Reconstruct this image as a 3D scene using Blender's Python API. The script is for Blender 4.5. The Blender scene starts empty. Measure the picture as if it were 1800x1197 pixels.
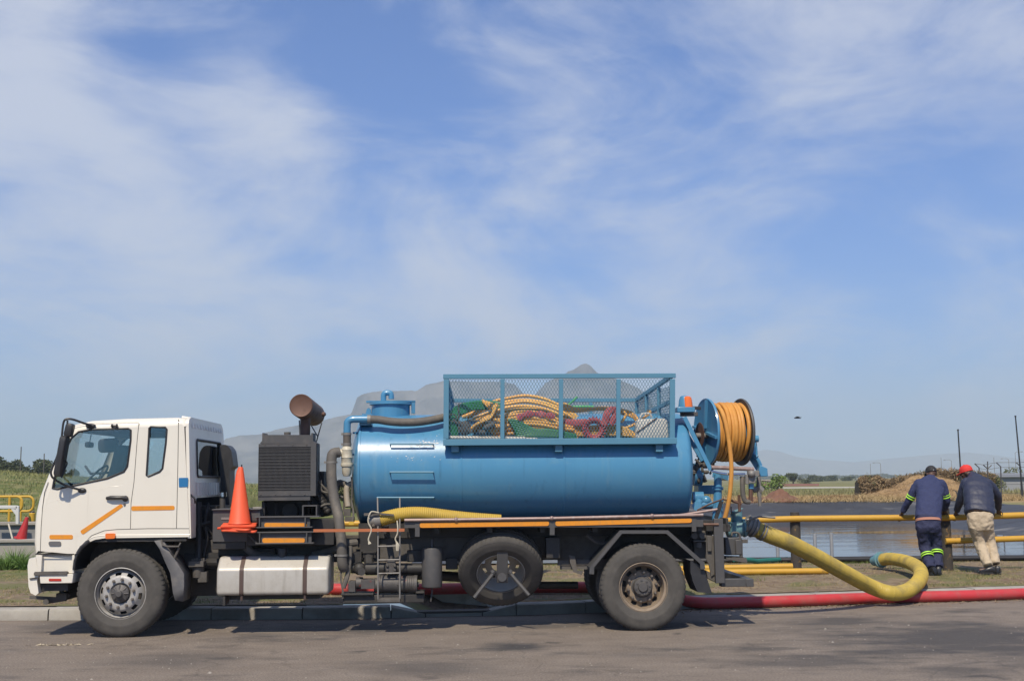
import bpy, bmesh, math, random
import numpy as np
from mathutils import Vector, Matrix, geometry, noise
R = math.radians
random.seed(7); rng = np.random.default_rng(7)
S = bpy.context.scene
C = S.collection

# ------------------------------------------------------------------ camera
FPX, CX, CY, CAMZ = 2170.0, 900.0, 598.5, 1.75
PITCH, ROLL = math.atan(245.5 / FPX), 0.0080
F_ = Vector((0, math.cos(PITCH), math.sin(PITCH)))
U0 = Vector((0, -math.sin(PITCH), math.cos(PITCH))); R0 = Vector((1, 0, 0))
RT = (R0 * math.cos(ROLL) - U0 * math.sin(ROLL)); UP = (U0 * math.cos(ROLL) + R0 * math.sin(ROLL))
CAM = Vector((0, 0, CAMZ))
cd = bpy.data.cameras.new('camera'); cam = bpy.data.objects.new('camera', cd); C.objects.link(cam)
cd.sensor_width = 36; cd.lens = 36 * FPX / 1800; cd.clip_start = .1; cd.clip_end = 20000
m3 = Matrix((RT, UP, -F_)).transposed()
cam.matrix_world = Matrix.Translation(CAM) @ m3.to_4x4()
S.camera = cam

# ------------------------------------------------------------------ sky, sun, exposure
SUN_DIR = Vector((0.16, 0.78, -1.0)).normalized()          # the way the light travels
SUN_EL = math.asin(-SUN_DIR.z); SUN_AZ = math.atan2(-SUN_DIR.x, -SUN_DIR.y)
S.view_settings.view_transform = 'Standard'; S.view_settings.look = 'None'
S.view_settings.exposure = 0.38; S.view_settings.gamma = 1
S.view_settings.use_curve_mapping = False
W = bpy.data.worlds.new('World'); S.world = W; W.use_nodes = True
def build_world():
    nt = W.node_tree; N = nt.nodes; L = nt.links; N.clear()
    out = N.new('ShaderNodeOutputWorld'); bg = N.new('ShaderNodeBackground')
    bg.inputs['Strength'].default_value = 0.070
    sky = N.new('ShaderNodeTexSky'); sky.sky_type = 'NISHITA'; sky.sun_disc = False
    sky.sun_elevation = SUN_EL; sky.sun_rotation = SUN_AZ
    sky.altitude = 0; sky.air_density = 1.0; sky.dust_density = 0.5; sky.ozone_density = 3.0
    tc = N.new('ShaderNodeTexCoord')
    def math_(op, a, b=None, clamp=False):
        n = N.new('ShaderNodeMath'); n.operation = op; n.use_clamp = clamp
        for i, q in enumerate((a, b)):
            if q is None: continue
            if isinstance(q, (int, float)): n.inputs[i].default_value = q
            else: L.new(q, n.inputs[i])
        return n.outputs[0]
    def nz(scale, loc, detail, rough, dist, sc, rot=(0, 0, 0)):
        mp = N.new('ShaderNodeMapping'); mp.inputs['Location'].default_value = loc
        mp.inputs['Scale'].default_value = sc; mp.inputs['Rotation'].default_value = rot
        L.new(tc.outputs['Generated'], mp.inputs['Vector'])
        t = N.new('ShaderNodeTexNoise'); t.inputs['Scale'].default_value = scale
        t.inputs['Detail'].default_value = detail; t.inputs['Roughness'].default_value = rough
        t.inputs['Distortion'].default_value = dist
        L.new(mp.outputs[0], t.inputs['Vector']); return t.outputs['Fac']
    n1 = nz(4.6, (0.35, 0.1, 0.12), 8, .60, .7, (1, 1, 2.2), (0, R(14), 0))
    n2 = nz(12.0, (1.7, 0.3, .5), 8, .62, .5, (.9, .9, 2.2), (0, R(16), 0))
    n3 = nz(1.6, (4.2, 0.2, .1), 3, .5, .0, (1, 1, 1.6))
    base = math_('ADD', math_('MULTIPLY', n1, .72), math_('ADD', math_('MULTIPLY', n2, .28), math_('MULTIPLY', n3, .22)))
    # broad bodies of cirrus that lie in this part of the sky: (px, py, angular radius, weight)
    acc = base
    sep = N.new('ShaderNodeVectorMath'); sep.operation = 'NORMALIZE'; L.new(tc.outputs['Generated'], sep.inputs[0])
    for px, py, rad, w in ((240, 400, .11, .12), (40, 60, .07, .17), (470, 165, .05, .12), (980, 150, .07, .10), (720, 520, .13, .06),
                           (1560, 90, .14, .08), (1230, 540, .10, .09), (640, 60, .09, -.13), (1110, 40, .07, -.05),
                           (1600, 390, .10, -.16), (1240, 300, .06, -.04), (760, 270, .08, -.10), (330, 290, .035, -.08), (90, 650, .06, -.08), (230, 100, .05, -.10), (1750, 470, .05, .06)):
        d = (F_ * FPX + RT * (px - CX) - UP * (py - CY)).normalized()
        dt = N.new('ShaderNodeVectorMath'); dt.operation = 'DISTANCE'
        L.new(sep.outputs[0], dt.inputs[0]); dt.inputs[1].default_value = d
        g = math_('POWER', 2.718, math_('MULTIPLY', math_('POWER', math_('DIVIDE', dt.outputs['Value'], rad), 2.0), -1.0))
        acc = math_('ADD', acc, math_('MULTIPLY', g, w))
    mr = N.new('ShaderNodeMapRange'); mr.interpolation_type = 'SMOOTHSTEP'
    L.new(acc, mr.inputs['Value']); mr.inputs['From Min'].default_value = .47; mr.inputs['From Max'].default_value = .84
    mr.inputs['To Min'].default_value = .03; mr.inputs['To Max'].default_value = .86
    tint = N.new('ShaderNodeMix'); tint.data_type = 'RGBA'; tint.blend_type = 'MULTIPLY'; tint.inputs[0].default_value = 1
    L.new(sky.outputs[0], tint.inputs[6]); tint.inputs[7].default_value = (.30, .76, 1.42, 1)
    mx = N.new('ShaderNodeMix'); mx.data_type = 'RGBA'
    L.new(mr.outputs[0], mx.inputs[0]); L.new(tint.outputs[2], mx.inputs[6])
    mx.inputs[7].default_value = (7.2, 7.6, 8.8, 1)
    L.new(mx.outputs[2], bg.inputs['Color']); L.new(bg.outputs[0], out.inputs['Surface'])
build_world()
sd = bpy.data.lights.new('sun', 'SUN'); sd.energy = 3.7; sd.angle = R(1.2); sd.color = (1, .89, .72)
sun = bpy.data.objects.new('sun', sd); C.objects.link(sun)
sun.rotation_euler = SUN_DIR.to_track_quat('-Z', 'Y').to_euler(); sun.location = (0, 0, 30)

# ------------------------------------------------------------------ helpers
def ray(px, py): return F_ * FPX + RT * (px - CX) - UP * (py - CY)
def P(px, py, Y):                      # world point seen at a pixel, at world depth Y
    d = ray(px, py); return CAM + d * (Y / d.y)
def G(px, py, z=0.0):                  # world point on the level z
    d = ray(px, py); return CAM + d * ((z - CAMZ) / d.z)
YAW = R(2.2)
TO = G(208, 1121, 0.0)                 # truck origin: ground under the near front wheel
EX = Vector((math.cos(YAW), math.sin(YAW), 0)); EY = Vector((-math.sin(YAW), math.cos(YAW), 0))
def T(px, py, yl=0.0):                 # pixel -> truck coordinates on the lengthwise plane yl
    d = ray(px, py); t = (yl - (CAM - TO).dot(EY)) / d.dot(EY); w = CAM + d * t - TO
    return Vector((w.dot(EX), yl, w.z))
def TX(px, xl, py):                    # pixel -> truck coordinates on the crosswise plane xl
    d = ray(px, py); t = (xl - (CAM - TO).dot(EX)) / d.dot(EX); w = CAM + d * t - TO
    return Vector((xl, w.dot(EY), w.z))

def spl(pts, n=8, closed=False):       # Catmull-Rom through points
    pts = [Vector(p) for p in pts]; out = []; m = len(pts)
    for i in range(m if closed else m - 1):
        if closed: a, b, c, d = pts[i - 1], pts[i], pts[(i + 1) % m], pts[(i + 2) % m]
        else:
            b, c = pts[i], pts[i + 1]; a = pts[i - 1] if i else b * 2 - c; d = pts[i + 2] if i + 2 < m else c * 2 - b
        for k in range(n):
            t = k / n
            out.append(.5 * ((2 * b) + (c - a) * t + (2 * a - 5 * b + 4 * c - d) * t * t + (3 * b - a - 3 * c + d) * t ** 3))
    if not closed: out.append(pts[-1])
    return out
def roundpoly(pts, r, n=5):            # 2D polygon with rounded corners
    out = []; m = len(pts)
    for i in range(m):
        a, b, c = Vector(pts[i - 1]), Vector(pts[i]), Vector(pts[(i + 1) % m])
        u, v = a - b, c - b; rr = r[i] if isinstance(r, (list, tuple)) else r
        k = min(rr, u.length * .48, v.length * .48)
        p0, p2 = b + u.normalized() * k, b + v.normalized() * k
        for j in range(n + 1):
            t = j / n; out.append(p0 * (1 - t) ** 2 + b * 2 * t * (1 - t) + p2 * t * t)
    return out

class MB:
    def __init__(s): s.v = []; s.f = []; s.m = []; s.cm = 0; s.pc = []
    def add(s, vs, fs):
        b = len(s.v); s.pc.append((b, b + len(vs), len(s.f), len(s.f) + len(fs))); s.v += [tuple(q) for q in vs]; s.f += [[b + i for i in f] for f in fs]; s.m += [s.cm] * len(fs); return s
    def box(s, x0, x1, y0, y1, z0, z1):
        return s.add([(x0, y0, z0), (x1, y0, z0), (x1, y1, z0), (x0, y1, z0), (x0, y0, z1), (x1, y0, z1), (x1, y1, z1), (x0, y1, z1)],
                     [(3, 2, 1, 0), (4, 5, 6, 7), (0, 1, 5, 4), (1, 2, 6, 5), (2, 3, 7, 6), (3, 0, 4, 7)])
    def bar(s, a, b, w, h, up=(0, 0, 1)):          # square bar from a to b: w across, h along up
        a, b = Vector(a), Vector(b); d = (b - a).normalized(); up = Vector(up)
        if abs(d.dot(up)) > .99: up = Vector((0, 1, 0))
        sx = d.cross(up).normalized() * w / 2; sz = sx.cross(d).normalized() * h / 2
        vs = []
        for p in (a, b): vs += [p - sx - sz, p + sx - sz, p + sx + sz, p - sx + sz]
        return s.add(vs, [(3, 2, 1, 0), (4, 5, 6, 7), (0, 1, 5, 4), (1, 2, 6, 5), (2, 3, 7, 6), (3, 0, 4, 7)])
    def tube(s, pts, r, seg=10, cap=True, closed=False, flat=1.0, up=None):
        pts = [Vector(p) for p in pts]; n = len(pts)
        rs = r if isinstance(r, (list, tuple)) else [r] * n
        tg = []
        for i in range(n):
            if closed: d = pts[(i + 1) % n] - pts[i - 1]
            else: d = pts[min(i + 1, n - 1)] - pts[max(i - 1, 0)]
            if d.length < 1e-9: d = Vector((0, 0, 1))
            tg.append(d.normalized())
        a = Vector((0, 0, 1)) if abs(tg[0].z) < .9 else Vector((1, 0, 0))
        nx = tg[0].cross(a).normalized(); vs = []; fs = []
        for i in range(n):
            if up is not None:
                nx = tg[i].cross(Vector(up)).normalized()
            else:
                nx = (nx - tg[i] * nx.dot(tg[i]))
                nx = nx.normalized() if nx.length > 1e-6 else tg[i].orthogonal().normalized()
            ny = tg[i].cross(nx)
            for k in range(seg):
                t = 2 * math.pi * k / seg
                vs.append(pts[i] + (nx * math.cos(t) + ny * math.sin(t) * flat) * rs[i])
        for i in range(n if closed else n - 1):
            for k in range(seg):
                a0 = i * seg + k; a1 = i * seg + (k + 1) % seg; b0 = ((i + 1) % n) * seg + k; b1 = ((i + 1) % n) * seg + (k + 1) % seg
                fs.append((a0, a1, b1, b0))
        if cap and not closed:
            fs.append(tuple(reversed(range(seg)))); fs.append(tuple(range((n - 1) * seg, n * seg)))
        return s.add(vs, fs)
    def cyl(s, a, b, r, r2=None, seg=24): return s.tube([a, b], [r, r if r2 is None else r2], seg)
    def lathe(s, prof, o=(0, 0, 0), axis=(0, 1, 0), seg=48, skip=None):   # prof: (radius, along axis)
        o = Vector(o); ax = Vector(axis).normalized(); nx = ax.orthogonal().normalized()
        if abs(ax.y) > .99: nx = Vector((1, 0, 0))
        ny = ax.cross(nx); vs = []; fs = []
        for r, t in prof:
            for k in range(seg):
                a = 2 * math.pi * k / seg; vs.append(o + ax * t + (nx * math.cos(a) + ny * math.sin(a)) * r)
        for i in range(len(prof) - 1):
            for k in range(seg):
                if skip and skip(i, k): continue
                k1 = (k + 1) % seg; fs.append((i * seg + k, (i + 1) * seg + k, (i + 1) * seg + k1, i * seg + k1))
        return s.add(vs, fs)
    def disc(s, o, axis, r, seg=24):
        o = Vector(o); ax = Vector(axis).normalized(); nx = ax.orthogonal().normalized(); ny = ax.cross(nx)
        return s.add([o + (nx * math.cos(2 * math.pi * k / seg) + ny * math.sin(2 * math.pi * k / seg)) * r for k in range(seg)], [tuple(range(seg))])
    def plate(s, outline, holes, f0, f1):          # flat plate with holes; f0/f1 map 2D to the two faces
        polys = [list(outline)] + [list(h) for h in holes]
        fl = [Vector(q) for p in polys for q in p]
        if holes:
            ed = []; k0 = 0
            for p in polys: ed += [(k0 + i, k0 + (i + 1) % len(p)) for i in range(len(p))]; k0 += len(p)
            ov, _, of, oi, _, _ = geometry.delaunay_2d_cdt([Vector((q[0], q[1])) for q in fl], ed, [], 0, 1e-6)
            mp = [min(range(len(fl)), key=lambda j: (fl[j][0] - q.x) ** 2 + (fl[j][1] - q.y) ** 2) for q in ov]
            def inside(x, y, p):
                c = False
                for i in range(len(p)):
                    (xa, ya), (xb, yb) = p[i - 1][:2], p[i][:2]
                    if (ya > y) != (yb > y) and x < (xb - xa) * (y - ya) / (yb - ya) + xa: c = not c
                return c
            tr = []
            for t in of:
                cx = sum(ov[i].x for i in t) / len(t); cy = sum(ov[i].y for i in t) / len(t)
                if inside(cx, cy, polys[0]) and not any(inside(cx, cy, h) for h in polys[1:]): tr.append([mp[i] for i in t])
        else: tr = geometry.tessellate_polygon([[Vector((q[0], q[1], 0)) for q in p] for p in polys])
        n = len(fl); vs = [f0(q[0], q[1]) for q in fl] + [f1(q[0], q[1]) for q in fl]
        fs = [tuple(t) for t in tr] + [tuple(n + i for i in reversed(t)) for t in tr]; b = 0
        for p in polys:
            k = len(p)
            for i in range(k): fs.append((b + i, b + (i + 1) % k, n + b + (i + 1) % k, n + b + i))
            b += k
        return s.add(vs, fs)
    def platey(s, outline, y0, y1, holes=()):      # plate standing in the xz plane
        return s.plate(outline, holes, lambda a, b: (a, y0, b), lambda a, b: (a, y1, b))
    def loft(s, rings, caps=True, closed=True):
        n = len(rings[0]); vs = [q for r in rings for q in r]; fs = []
        for i in range(len(rings) - 1):
            for k in range(n if closed else n - 1):
                k1 = (k + 1) % n; fs.append((i * n + k, i * n + k1, (i + 1) * n + k1, (i + 1) * n + k))
        if caps: fs.append(tuple(reversed(range(n)))); fs.append(tuple(range((len(rings) - 1) * n, len(rings) * n)))
        return s.add(vs, fs)
    def ball(s, c, r, seg=16, rings=10):
        c = Vector(c); r = Vector(r) if not isinstance(r, (int, float)) else Vector((r, r, r)); rr = []
        for i in range(rings + 1):
            a = math.pi * (i / rings - .5); a = max(min(a, 1.55), -1.55)
            rr.append([c + Vector((r.x * math.cos(a) * math.cos(2 * math.pi * k / seg), r.y * math.cos(a) * math.sin(2 * math.pi * k / seg), r.z * math.sin(a))) for k in range(seg)])
        return s.loft(rr)
    def clusters(s, tol=.006):
        bb = []
        for a, e, _, _ in s.pc:
            p = np.array(s.v[a:e]); bb.append((p.min(0) - tol, p.max(0) + tol))
        n = len(bb); par = list(range(n))
        def fd(i):
            while par[i] != i: i = par[i]
            return i
        for i in range(n):
            for j in range(i):
                if np.all(bb[i][0] <= bb[j][1]) and np.all(bb[j][0] <= bb[i][1]): par[fd(i)] = fd(j)
        g = {}
        for i in range(n): g.setdefault(fd(i), []).append(i)
        return sorted(g.values(), key=lambda q: -sum(s.pc[i][3] - s.pc[i][2] for i in q))
    def build(s, name, mat, parent=None, smooth=35, bevel=0, recalc=True, loc=None, one=False):
        if parent is not None and not one and len(s.pc) > 1:      # pieces that do not touch become parts of their own
            cl = s.clusters()
            if 1 < len(cl) <= 60:
                res = None
                for idx in cl:
                    q = MB()
                    for i in idx:
                        a, e, f0, f1 = s.pc[i]; q.cm = s.m[f0] if f1 > f0 else 0
                        q.add(s.v[a:e], [[j - a for j in f] for f in s.f[f0:f1]])
                    o = q.build(name, mat, parent, smooth, bevel, recalc, loc, one=True); res = res or o
                return res
        me = bpy.data.meshes.new(name); me.from_pydata(s.v, [], s.f)
        ms = mat if isinstance(mat, (list, tuple)) else [mat]
        for q in ms: me.materials.append(q)
        if len(ms) > 1: me.polygons.foreach_set('material_index', s.m)
        if recalc:
            bm = bmesh.new(); bm.from_mesh(me); bmesh.ops.recalc_face_normals(bm, faces=bm.faces); bm.to_mesh(me); bm.free()
        if smooth:
            me.polygons.foreach_set('use_smooth', [True] * len(me.polygons)); me.set_sharp_from_angle(angle=R(smooth))
        me.update()
        return link(name, me, parent, loc, bevel)
def link(name, me, parent=None, loc=None, bevel=0):
    o = bpy.data.objects.new(name, me); C.objects.link(o)
    if parent is not None: o.parent = parent
    if loc is not None: o.location = loc
    if bevel:
        b = o.modifiers.new('bevel', 'BEVEL'); b.width = bevel; b.segments = 2; b.limit_method = 'ANGLE'; b.angle_limit = R(40)
        b.harden_normals = False
    return o
def npmesh(name, vs, fs, mat, parent=None, smooth=False):   # numpy arrays, all faces of one size
    me = bpy.data.meshes.new(name); vs = np.asarray(vs, dtype=np.float32); fs = np.asarray(fs, dtype=np.int32); k = fs.shape[1]
    me.vertices.add(len(vs)); me.vertices.foreach_set('co', vs.ravel())
    me.loops.add(fs.size); me.loops.foreach_set('vertex_index', fs.ravel())
    me.polygons.add(len(fs)); me.polygons.foreach_set('loop_start', np.arange(0, fs.size, k, dtype=np.int32))
    me.update(calc_edges=True)
    if smooth: me.polygons.foreach_set('use_smooth', [True] * len(fs))
    me.materials.append(mat); return link(name, me, parent)
def tag(o, label=None, cat=None, group=None, kind=None):
    if label: o['label'] = label
    if cat: o['category'] = cat
    if group: o['group'] = group
    if kind: o['kind'] = kind
    return o
def empty(name, loc=(0, 0, 0), parent=None, rz=0):
    o = bpy.data.objects.new(name, None); C.objects.link(o); o.location = loc; o.rotation_euler = (0, 0, rz)
    o.empty_display_size = .1
    if parent is not None: o.parent = parent
    return o
def copy_tree(o, parent=None):
    c = o.copy(); C.objects.link(c); c.parent = parent
    for ch in [q for q in bpy.data.objects if q.parent == o]: copy_tree(ch, c)
    return c

# ------------------------------------------------------------------ materials
def mat(name, col, rough=.6, metal=0.0, var=None, var_scale=6, var_amt=.5, grime=None, grime_scale=2.5, grime_lo=.5, grime_hi=.75,
        grime_amt=.7, bump=0, bump_scale=60, coat=0, spec=.5, stretch=(1, 1, 1), world=False, trans=0, em=None):
    m = bpy.data.materials.new(name); m.use_nodes = True; nt = m.node_tree; N = nt.nodes; L = nt.links
    b = N['Principled BSDF']; b.inputs['Base Color'].default_value = (*col, 1); b.inputs['Roughness'].default_value = rough
    b.inputs['Metallic'].default_value = metal; b.inputs['Specular IOR Level'].default_value = spec
    if coat: b.inputs['Coat Weight'].default_value = coat; b.inputs['Coat Roughness'].default_value = .08
    tc = N.new('ShaderNodeTexCoord'); src = tc.outputs['Object']
    if world:
        gm = N.new('ShaderNodeNewGeometry'); src = gm.outputs['Position']
    mp = N.new('ShaderNodeMapping'); mp.inputs['Scale'].default_value = stretch; L.new(src, mp.inputs['Vector']); src = mp.outputs[0]
    def ns(scale, detail=5, rough_=.6, off=0):
        t = N.new('ShaderNodeTexNoise'); t.inputs['Scale'].default_value = scale; t.inputs['Detail'].default_value = detail
        t.inputs['Roughness'].default_value = rough_
        if off:
            v = N.new('ShaderNodeVectorMath'); v.operation = 'ADD'; v.inputs[1].default_value = (off, off * .7, off * 1.3)
            L.new(src, v.inputs[0]); L.new(v.outputs[0], t.inputs['Vector'])
        else: L.new(src, t.inputs['Vector'])
        return t.outputs['Fac']
    def rng_(f, a, b_, c=0, d=1):
        q = N.new('ShaderNodeMapRange'); L.new(f, q.inputs['Value'])
        for i, v in enumerate((a, b_, c, d)): q.inputs[1 + i].default_value = v
        return q.outputs[0]
    def mixc(f, a, b_):
        q = N.new('ShaderNodeMix'); q.data_type = 'RGBA'; L.new(f, q.inputs[0])
        for i, v in ((6, a), (7, b_)):
            if isinstance(v, tuple): q.inputs[i].default_value = (*v, 1)
            else: L.new(v, q.inputs[i])
        return q.outputs[2]
    cur = col
    if var is not None: cur = mixc(rng_(ns(var_scale), .3, .7, 0, var_amt), cur, var)
    if grime is not None:
        g = rng_(ns(grime_scale, 8, .65, 5.3), grime_lo, grime_hi, 0, grime_amt)
        cur = mixc(g, cur, grime)
        r2 = N.new('ShaderNodeMapRange'); L.new(g, r2.inputs[0]); r2.inputs[3].default_value = rough; r2.inputs[4].default_value = min(.95, rough + .35)
        L.new(r2.outputs[0], b.inputs['Roughness'])
    if not isinstance(cur, tuple): L.new(cur, b.inputs['Base Color'])
    if bump:
        bp = N.new('ShaderNodeBump'); bp.inputs['Strength'].default_value = bump; bp.inputs['Distance'].default_value = .01
        L.new(ns(bump_scale, 6, .65, 9.1), bp.inputs['Height']); L.new(bp.outputs[0], b.inputs['Normal'])
    if em is not None:
        b.inputs['Emission Color'].default_value = (*em, 1); b.inputs['Emission Strength'].default_value = 1
    return m
def glassmat(name, tint=(.75, .82, .82), refl=.12):
    m = bpy.data.materials.new(name); m.use_nodes = True; nt = m.node_tree; N = nt.nodes; L = nt.links
    N.remove(N['Principled BSDF']); o = N['Material Output']
    t = N.new('ShaderNodeBsdfTransparent'); t.inputs[0].default_value = (*tint, 1)
    g = N.new('ShaderNodeBsdfGlossy'); g.inputs['Roughness'].default_value = .02; g.inputs[0].default_value = (.95, .97, 1, 1)
    fr = N.new('ShaderNodeFresnel'); fr.inputs['IOR'].default_value = 1.5
    ad = N.new('ShaderNodeMath'); ad.operation = 'ADD'; ad.inputs[1].default_value = refl; L.new(fr.outputs[0], ad.inputs[0])
    mx = N.new('ShaderNodeMixShader'); L.new(ad.outputs[0], mx.inputs[0]); L.new(t.outputs[0], mx.inputs[1]); L.new(g.outputs[0], mx.inputs[2])
    L.new(mx.outputs[0], o.inputs['Surface']); return m
# ================================================================== SETTING
def kerb_y(x):
    ks = ((-60, 16.9), (-8, 16.3), (-2.2, 16.12), (0.3, 16.45), (2.7, 17.1), (7.4, 18.12), (12, 19.05), (60, 27))
    for (a, b), (c, d) in zip(ks, ks[1:]):
        if x <= c: return b + (d - b) * (x - a) / (c - a)
    return ks[-1][1]
IN0, IN1 = G(700, 1075).x, G(905, 1075).x           # lowered drain inlet
POND_L, POND_N, POND_F, WATER_Z = -1.5, 23.2, 63.0, -0.18
def pond_r(y): return 19.5 + .12 * (y - 35)
def rim(y): return .21 + .30 * min(1, max(0, (y - POND_N) / 40))
def zg(x, y):
    """height of the ground beyond the kerb"""
    z = rim(y)
    if y < 19: z = .155 + .055 * max(0, min(1, (y - kerb_y(x)) / 3))
    if IN0 + .25 < x < IN1 - .2 and y < 17.5: return -.06          # sunken drain inlet
    if POND_L < x < pond_r(y) and POND_N < y < POND_F:
        q = max(z - .55 * (x - POND_L), z - .135 * (pond_r(y) - x), z - .5 * (y - POND_N), z - .20 * (POND_F - y), -1.3)
        z = min(z, q)
    # grassed mound on the left
    if x < 0 and y > 30:
        w = min(1, (y - 30) / 18); w = w * w * (3 - 2 * w)
        e = math.exp(-((x + 36) / 15.0) ** 2 - ((y - 66) / 30.0) ** 2) if y < 66 else math.exp(-((x + 36) / 15.0) ** 2 - ((y - 66) / 60.0) ** 2)
        z += 2.25 * e * w + .9 * w * math.exp(-((x + 15) / 10.) ** 2 - ((y - 60) / 18.) ** 2)
    # low bank of straw behind the pond
    if y > POND_F and y < 90 and x > -5:
        z += .22 * math.exp(-((y - 66.5) / 2.2) ** 2) * (.6 + .5 * noise.noise(Vector((x * .25, 3.1, 0))))
    if y > 26: z += .05 * noise.noise(Vector((x * .5, y * .5, 1))) * min(1, (y - 26) / 10)
    return z

# --- road
asphalt = mat('asphalt', (.165, .134, .106), .88, var=(.225, .187, .151), var_scale=2.2, var_amt=.9, grime=(.050, .046, .044), grime_scale=.75,
              grime_lo=.56, grime_hi=.70, grime_amt=.85, bump=.55, bump_scale=110, stretch=(.7, 1.2, 1), world=True)
def asphalt_extra(m):                   # light aggregate and dust specks
    nt = m.node_tree; N = nt.nodes; L = nt.links; b = N['Principled BSDF']
    src = b.inputs['Base Color'].links[0].from_socket
    g = N.new('ShaderNodeNewGeometry')
    v = N.new('ShaderNodeTexVoronoi'); v.inputs['Scale'].default_value = 9; L.new(g.outputs['Position'], v.inputs['Vector'])
    n = N.new('ShaderNodeTexNoise'); n.inputs['Scale'].default_value = 48; n.inputs['Detail'].default_value = 4; n.inputs['Roughness'].default_value = .75; L.new(g.outputs['Position'], n.inputs['Vector'])
    r = N.new('ShaderNodeMapRange'); L.new(n.outputs['Fac'], r.inputs[0]); r.inputs[1].default_value = .35; r.inputs[2].default_value = .70; r.inputs[3].default_value = .55; r.inputs[4].default_value = 1.45
    mu = N.new('ShaderNodeMix'); mu.data_type = 'RGBA'; mu.blend_type = 'MULTIPLY'; mu.inputs[0].default_value = 1
    L.new(src, mu.inputs[6]); L.new(r.outputs[0], mu.inputs[7])
    # oil and damp stains, long across the view
    mp = N.new('ShaderNodeMapping'); mp.inputs['Scale'].default_value = (.6, 1.3, 1); L.new(g.outputs['Position'], mp.inputs['Vector'])
    o = N.new('ShaderNodeTexNoise'); o.inputs['Scale'].default_value = 1.3; o.inputs['Detail'].default_value = 9; o.inputs['Roughness'].default_value = .66; L.new(mp.outputs[0], o.inputs['Vector'])
    q = N.new('ShaderNodeMapRange'); L.new(o.outputs['Fac'], q.inputs[0]); q.inputs[1].default_value = .56; q.inputs[2].default_value = .70; q.inputs[4].default_value = .62
    acc = q.outputs[0]
    for px, py, rx, ry, w in ((1710, 1124, 1.9, 1.1, .85), (912, 1136, .45, .22, .92), (640, 1100, .8, .45, .7), (1485, 1092, .85, .35, .75), (300, 1160, .8, .35, .5), (1430, 1162, 1.0, .3, .6), (745, 1170, .9, .25, .55), (110, 1098, .5, .35, .5), (1690, 1180, .6, .2, .6), (390, 1157, .35, .1, .7), (1230, 1095, .5, .14, .7), (1130, 1150, .6, .12, .4), (980, 1100, .5, .15, .5)):
        c = G(px, py)
        s1 = N.new('ShaderNodeVectorMath'); s1.operation = 'SUBTRACT'; L.new(g.outputs['Position'], s1.inputs[0]); s1.inputs[1].default_value = c
        s2 = N.new('ShaderNodeVectorMath'); s2.operation = 'MULTIPLY'; L.new(s1.outputs[0], s2.inputs[0]); s2.inputs[1].default_value = (1 / (rx * 1.25), 1 / (ry * 2.3), 0)
        ln = N.new('ShaderNodeVectorMath'); ln.operation = 'LENGTH'; L.new(s2.outputs[0], ln.inputs[0])
        ad = N.new('ShaderNodeMath'); ad.operation = 'MULTIPLY_ADD'; L.new(o.outputs['Fac'], ad.inputs[0]); ad.inputs[1].default_value = 2.4; L.new(ln.outputs['Value'], ad.inputs[2])
        k = N.new('ShaderNodeMapRange'); L.new(ad.outputs[0], k.inputs[0]); k.inputs[1].default_value = 1.5; k.inputs[2].default_value = 2.1; k.inputs[3].default_value = w; k.inputs[4].default_value = 0
        mxm = N.new('ShaderNodeMath'); mxm.operation = 'MAXIMUM'; L.new(acc, mxm.inputs[0]); L.new(k.outputs[0], mxm.inputs[1]); acc = mxm.outputs[0]
    st = N.new('ShaderNodeMix'); st.data_type = 'RGBA'; L.new(acc, st.inputs[0]); L.new(mu.outputs[2], st.inputs[6]); st.inputs[7].default_value = (.040, .038, .038, 1)
    sp = N.new('ShaderNodeMapRange'); L.new(v.outputs['Distance'], sp.inputs[0]); sp.inputs[1].default_value = .045; sp.inputs[2].default_value = .075; sp.inputs[3].default_value = .55; sp.inputs[4].default_value = 0
    lt = N.new('ShaderNodeMix'); lt.data_type = 'RGBA'; L.new(sp.outputs[0], lt.inputs[0]); L.new(st.outputs[2], lt.inputs[6]); lt.inputs[7].default_value = (.32, .30, .27, 1)
    # hairline cracks and small oil drips
    dn = N.new('ShaderNodeTexNoise'); dn.inputs['Scale'].default_value = 1.7; dn.inputs['Detail'].default_value = 6; L.new(g.outputs['Position'], dn.inputs['Vector'])
    dv = N.new('ShaderNodeVectorMath'); dv.operation = 'MULTIPLY_ADD'; L.new(dn.outputs['Color'], dv.inputs[0]); dv.inputs[1].default_value = (.9, .9, 0); L.new(g.outputs['Position'], dv.inputs[2])
    cv = N.new('ShaderNodeTexVoronoi'); cv.feature = 'DISTANCE_TO_EDGE'; cv.inputs['Scale'].default_value = .42; L.new(dv.outputs[0], cv.inputs['Vector'])
    cr = N.new('ShaderNodeMapRange'); L.new(cv.outputs['Distance'], cr.inputs[0]); cr.inputs[1].default_value = .002; cr.inputs[2].default_value = .007; cr.inputs[3].default_value = .26; cr.inputs[4].default_value = 0
    ck = N.new('ShaderNodeMix'); ck.data_type = 'RGBA'; L.new(cr.outputs[0], ck.inputs[0]); L.new(lt.outputs[2], ck.inputs[6]); ck.inputs[7].default_value = (.03, .027, .025, 1)
    ov = N.new('ShaderNodeTexVoronoi'); ov.inputs['Scale'].default_value = 1.1; ov.inputs['Randomness'].default_value = 1; L.new(dv.outputs[0], ov.inputs['Vector'])
    orr = N.new('ShaderNodeMapRange'); L.new(ov.outputs['Distance'], orr.inputs[0]); orr.inputs[1].default_value = .05; orr.inputs[2].default_value = .13; orr.inputs[3].default_value = .7; orr.inputs[4].default_value = 0
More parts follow.
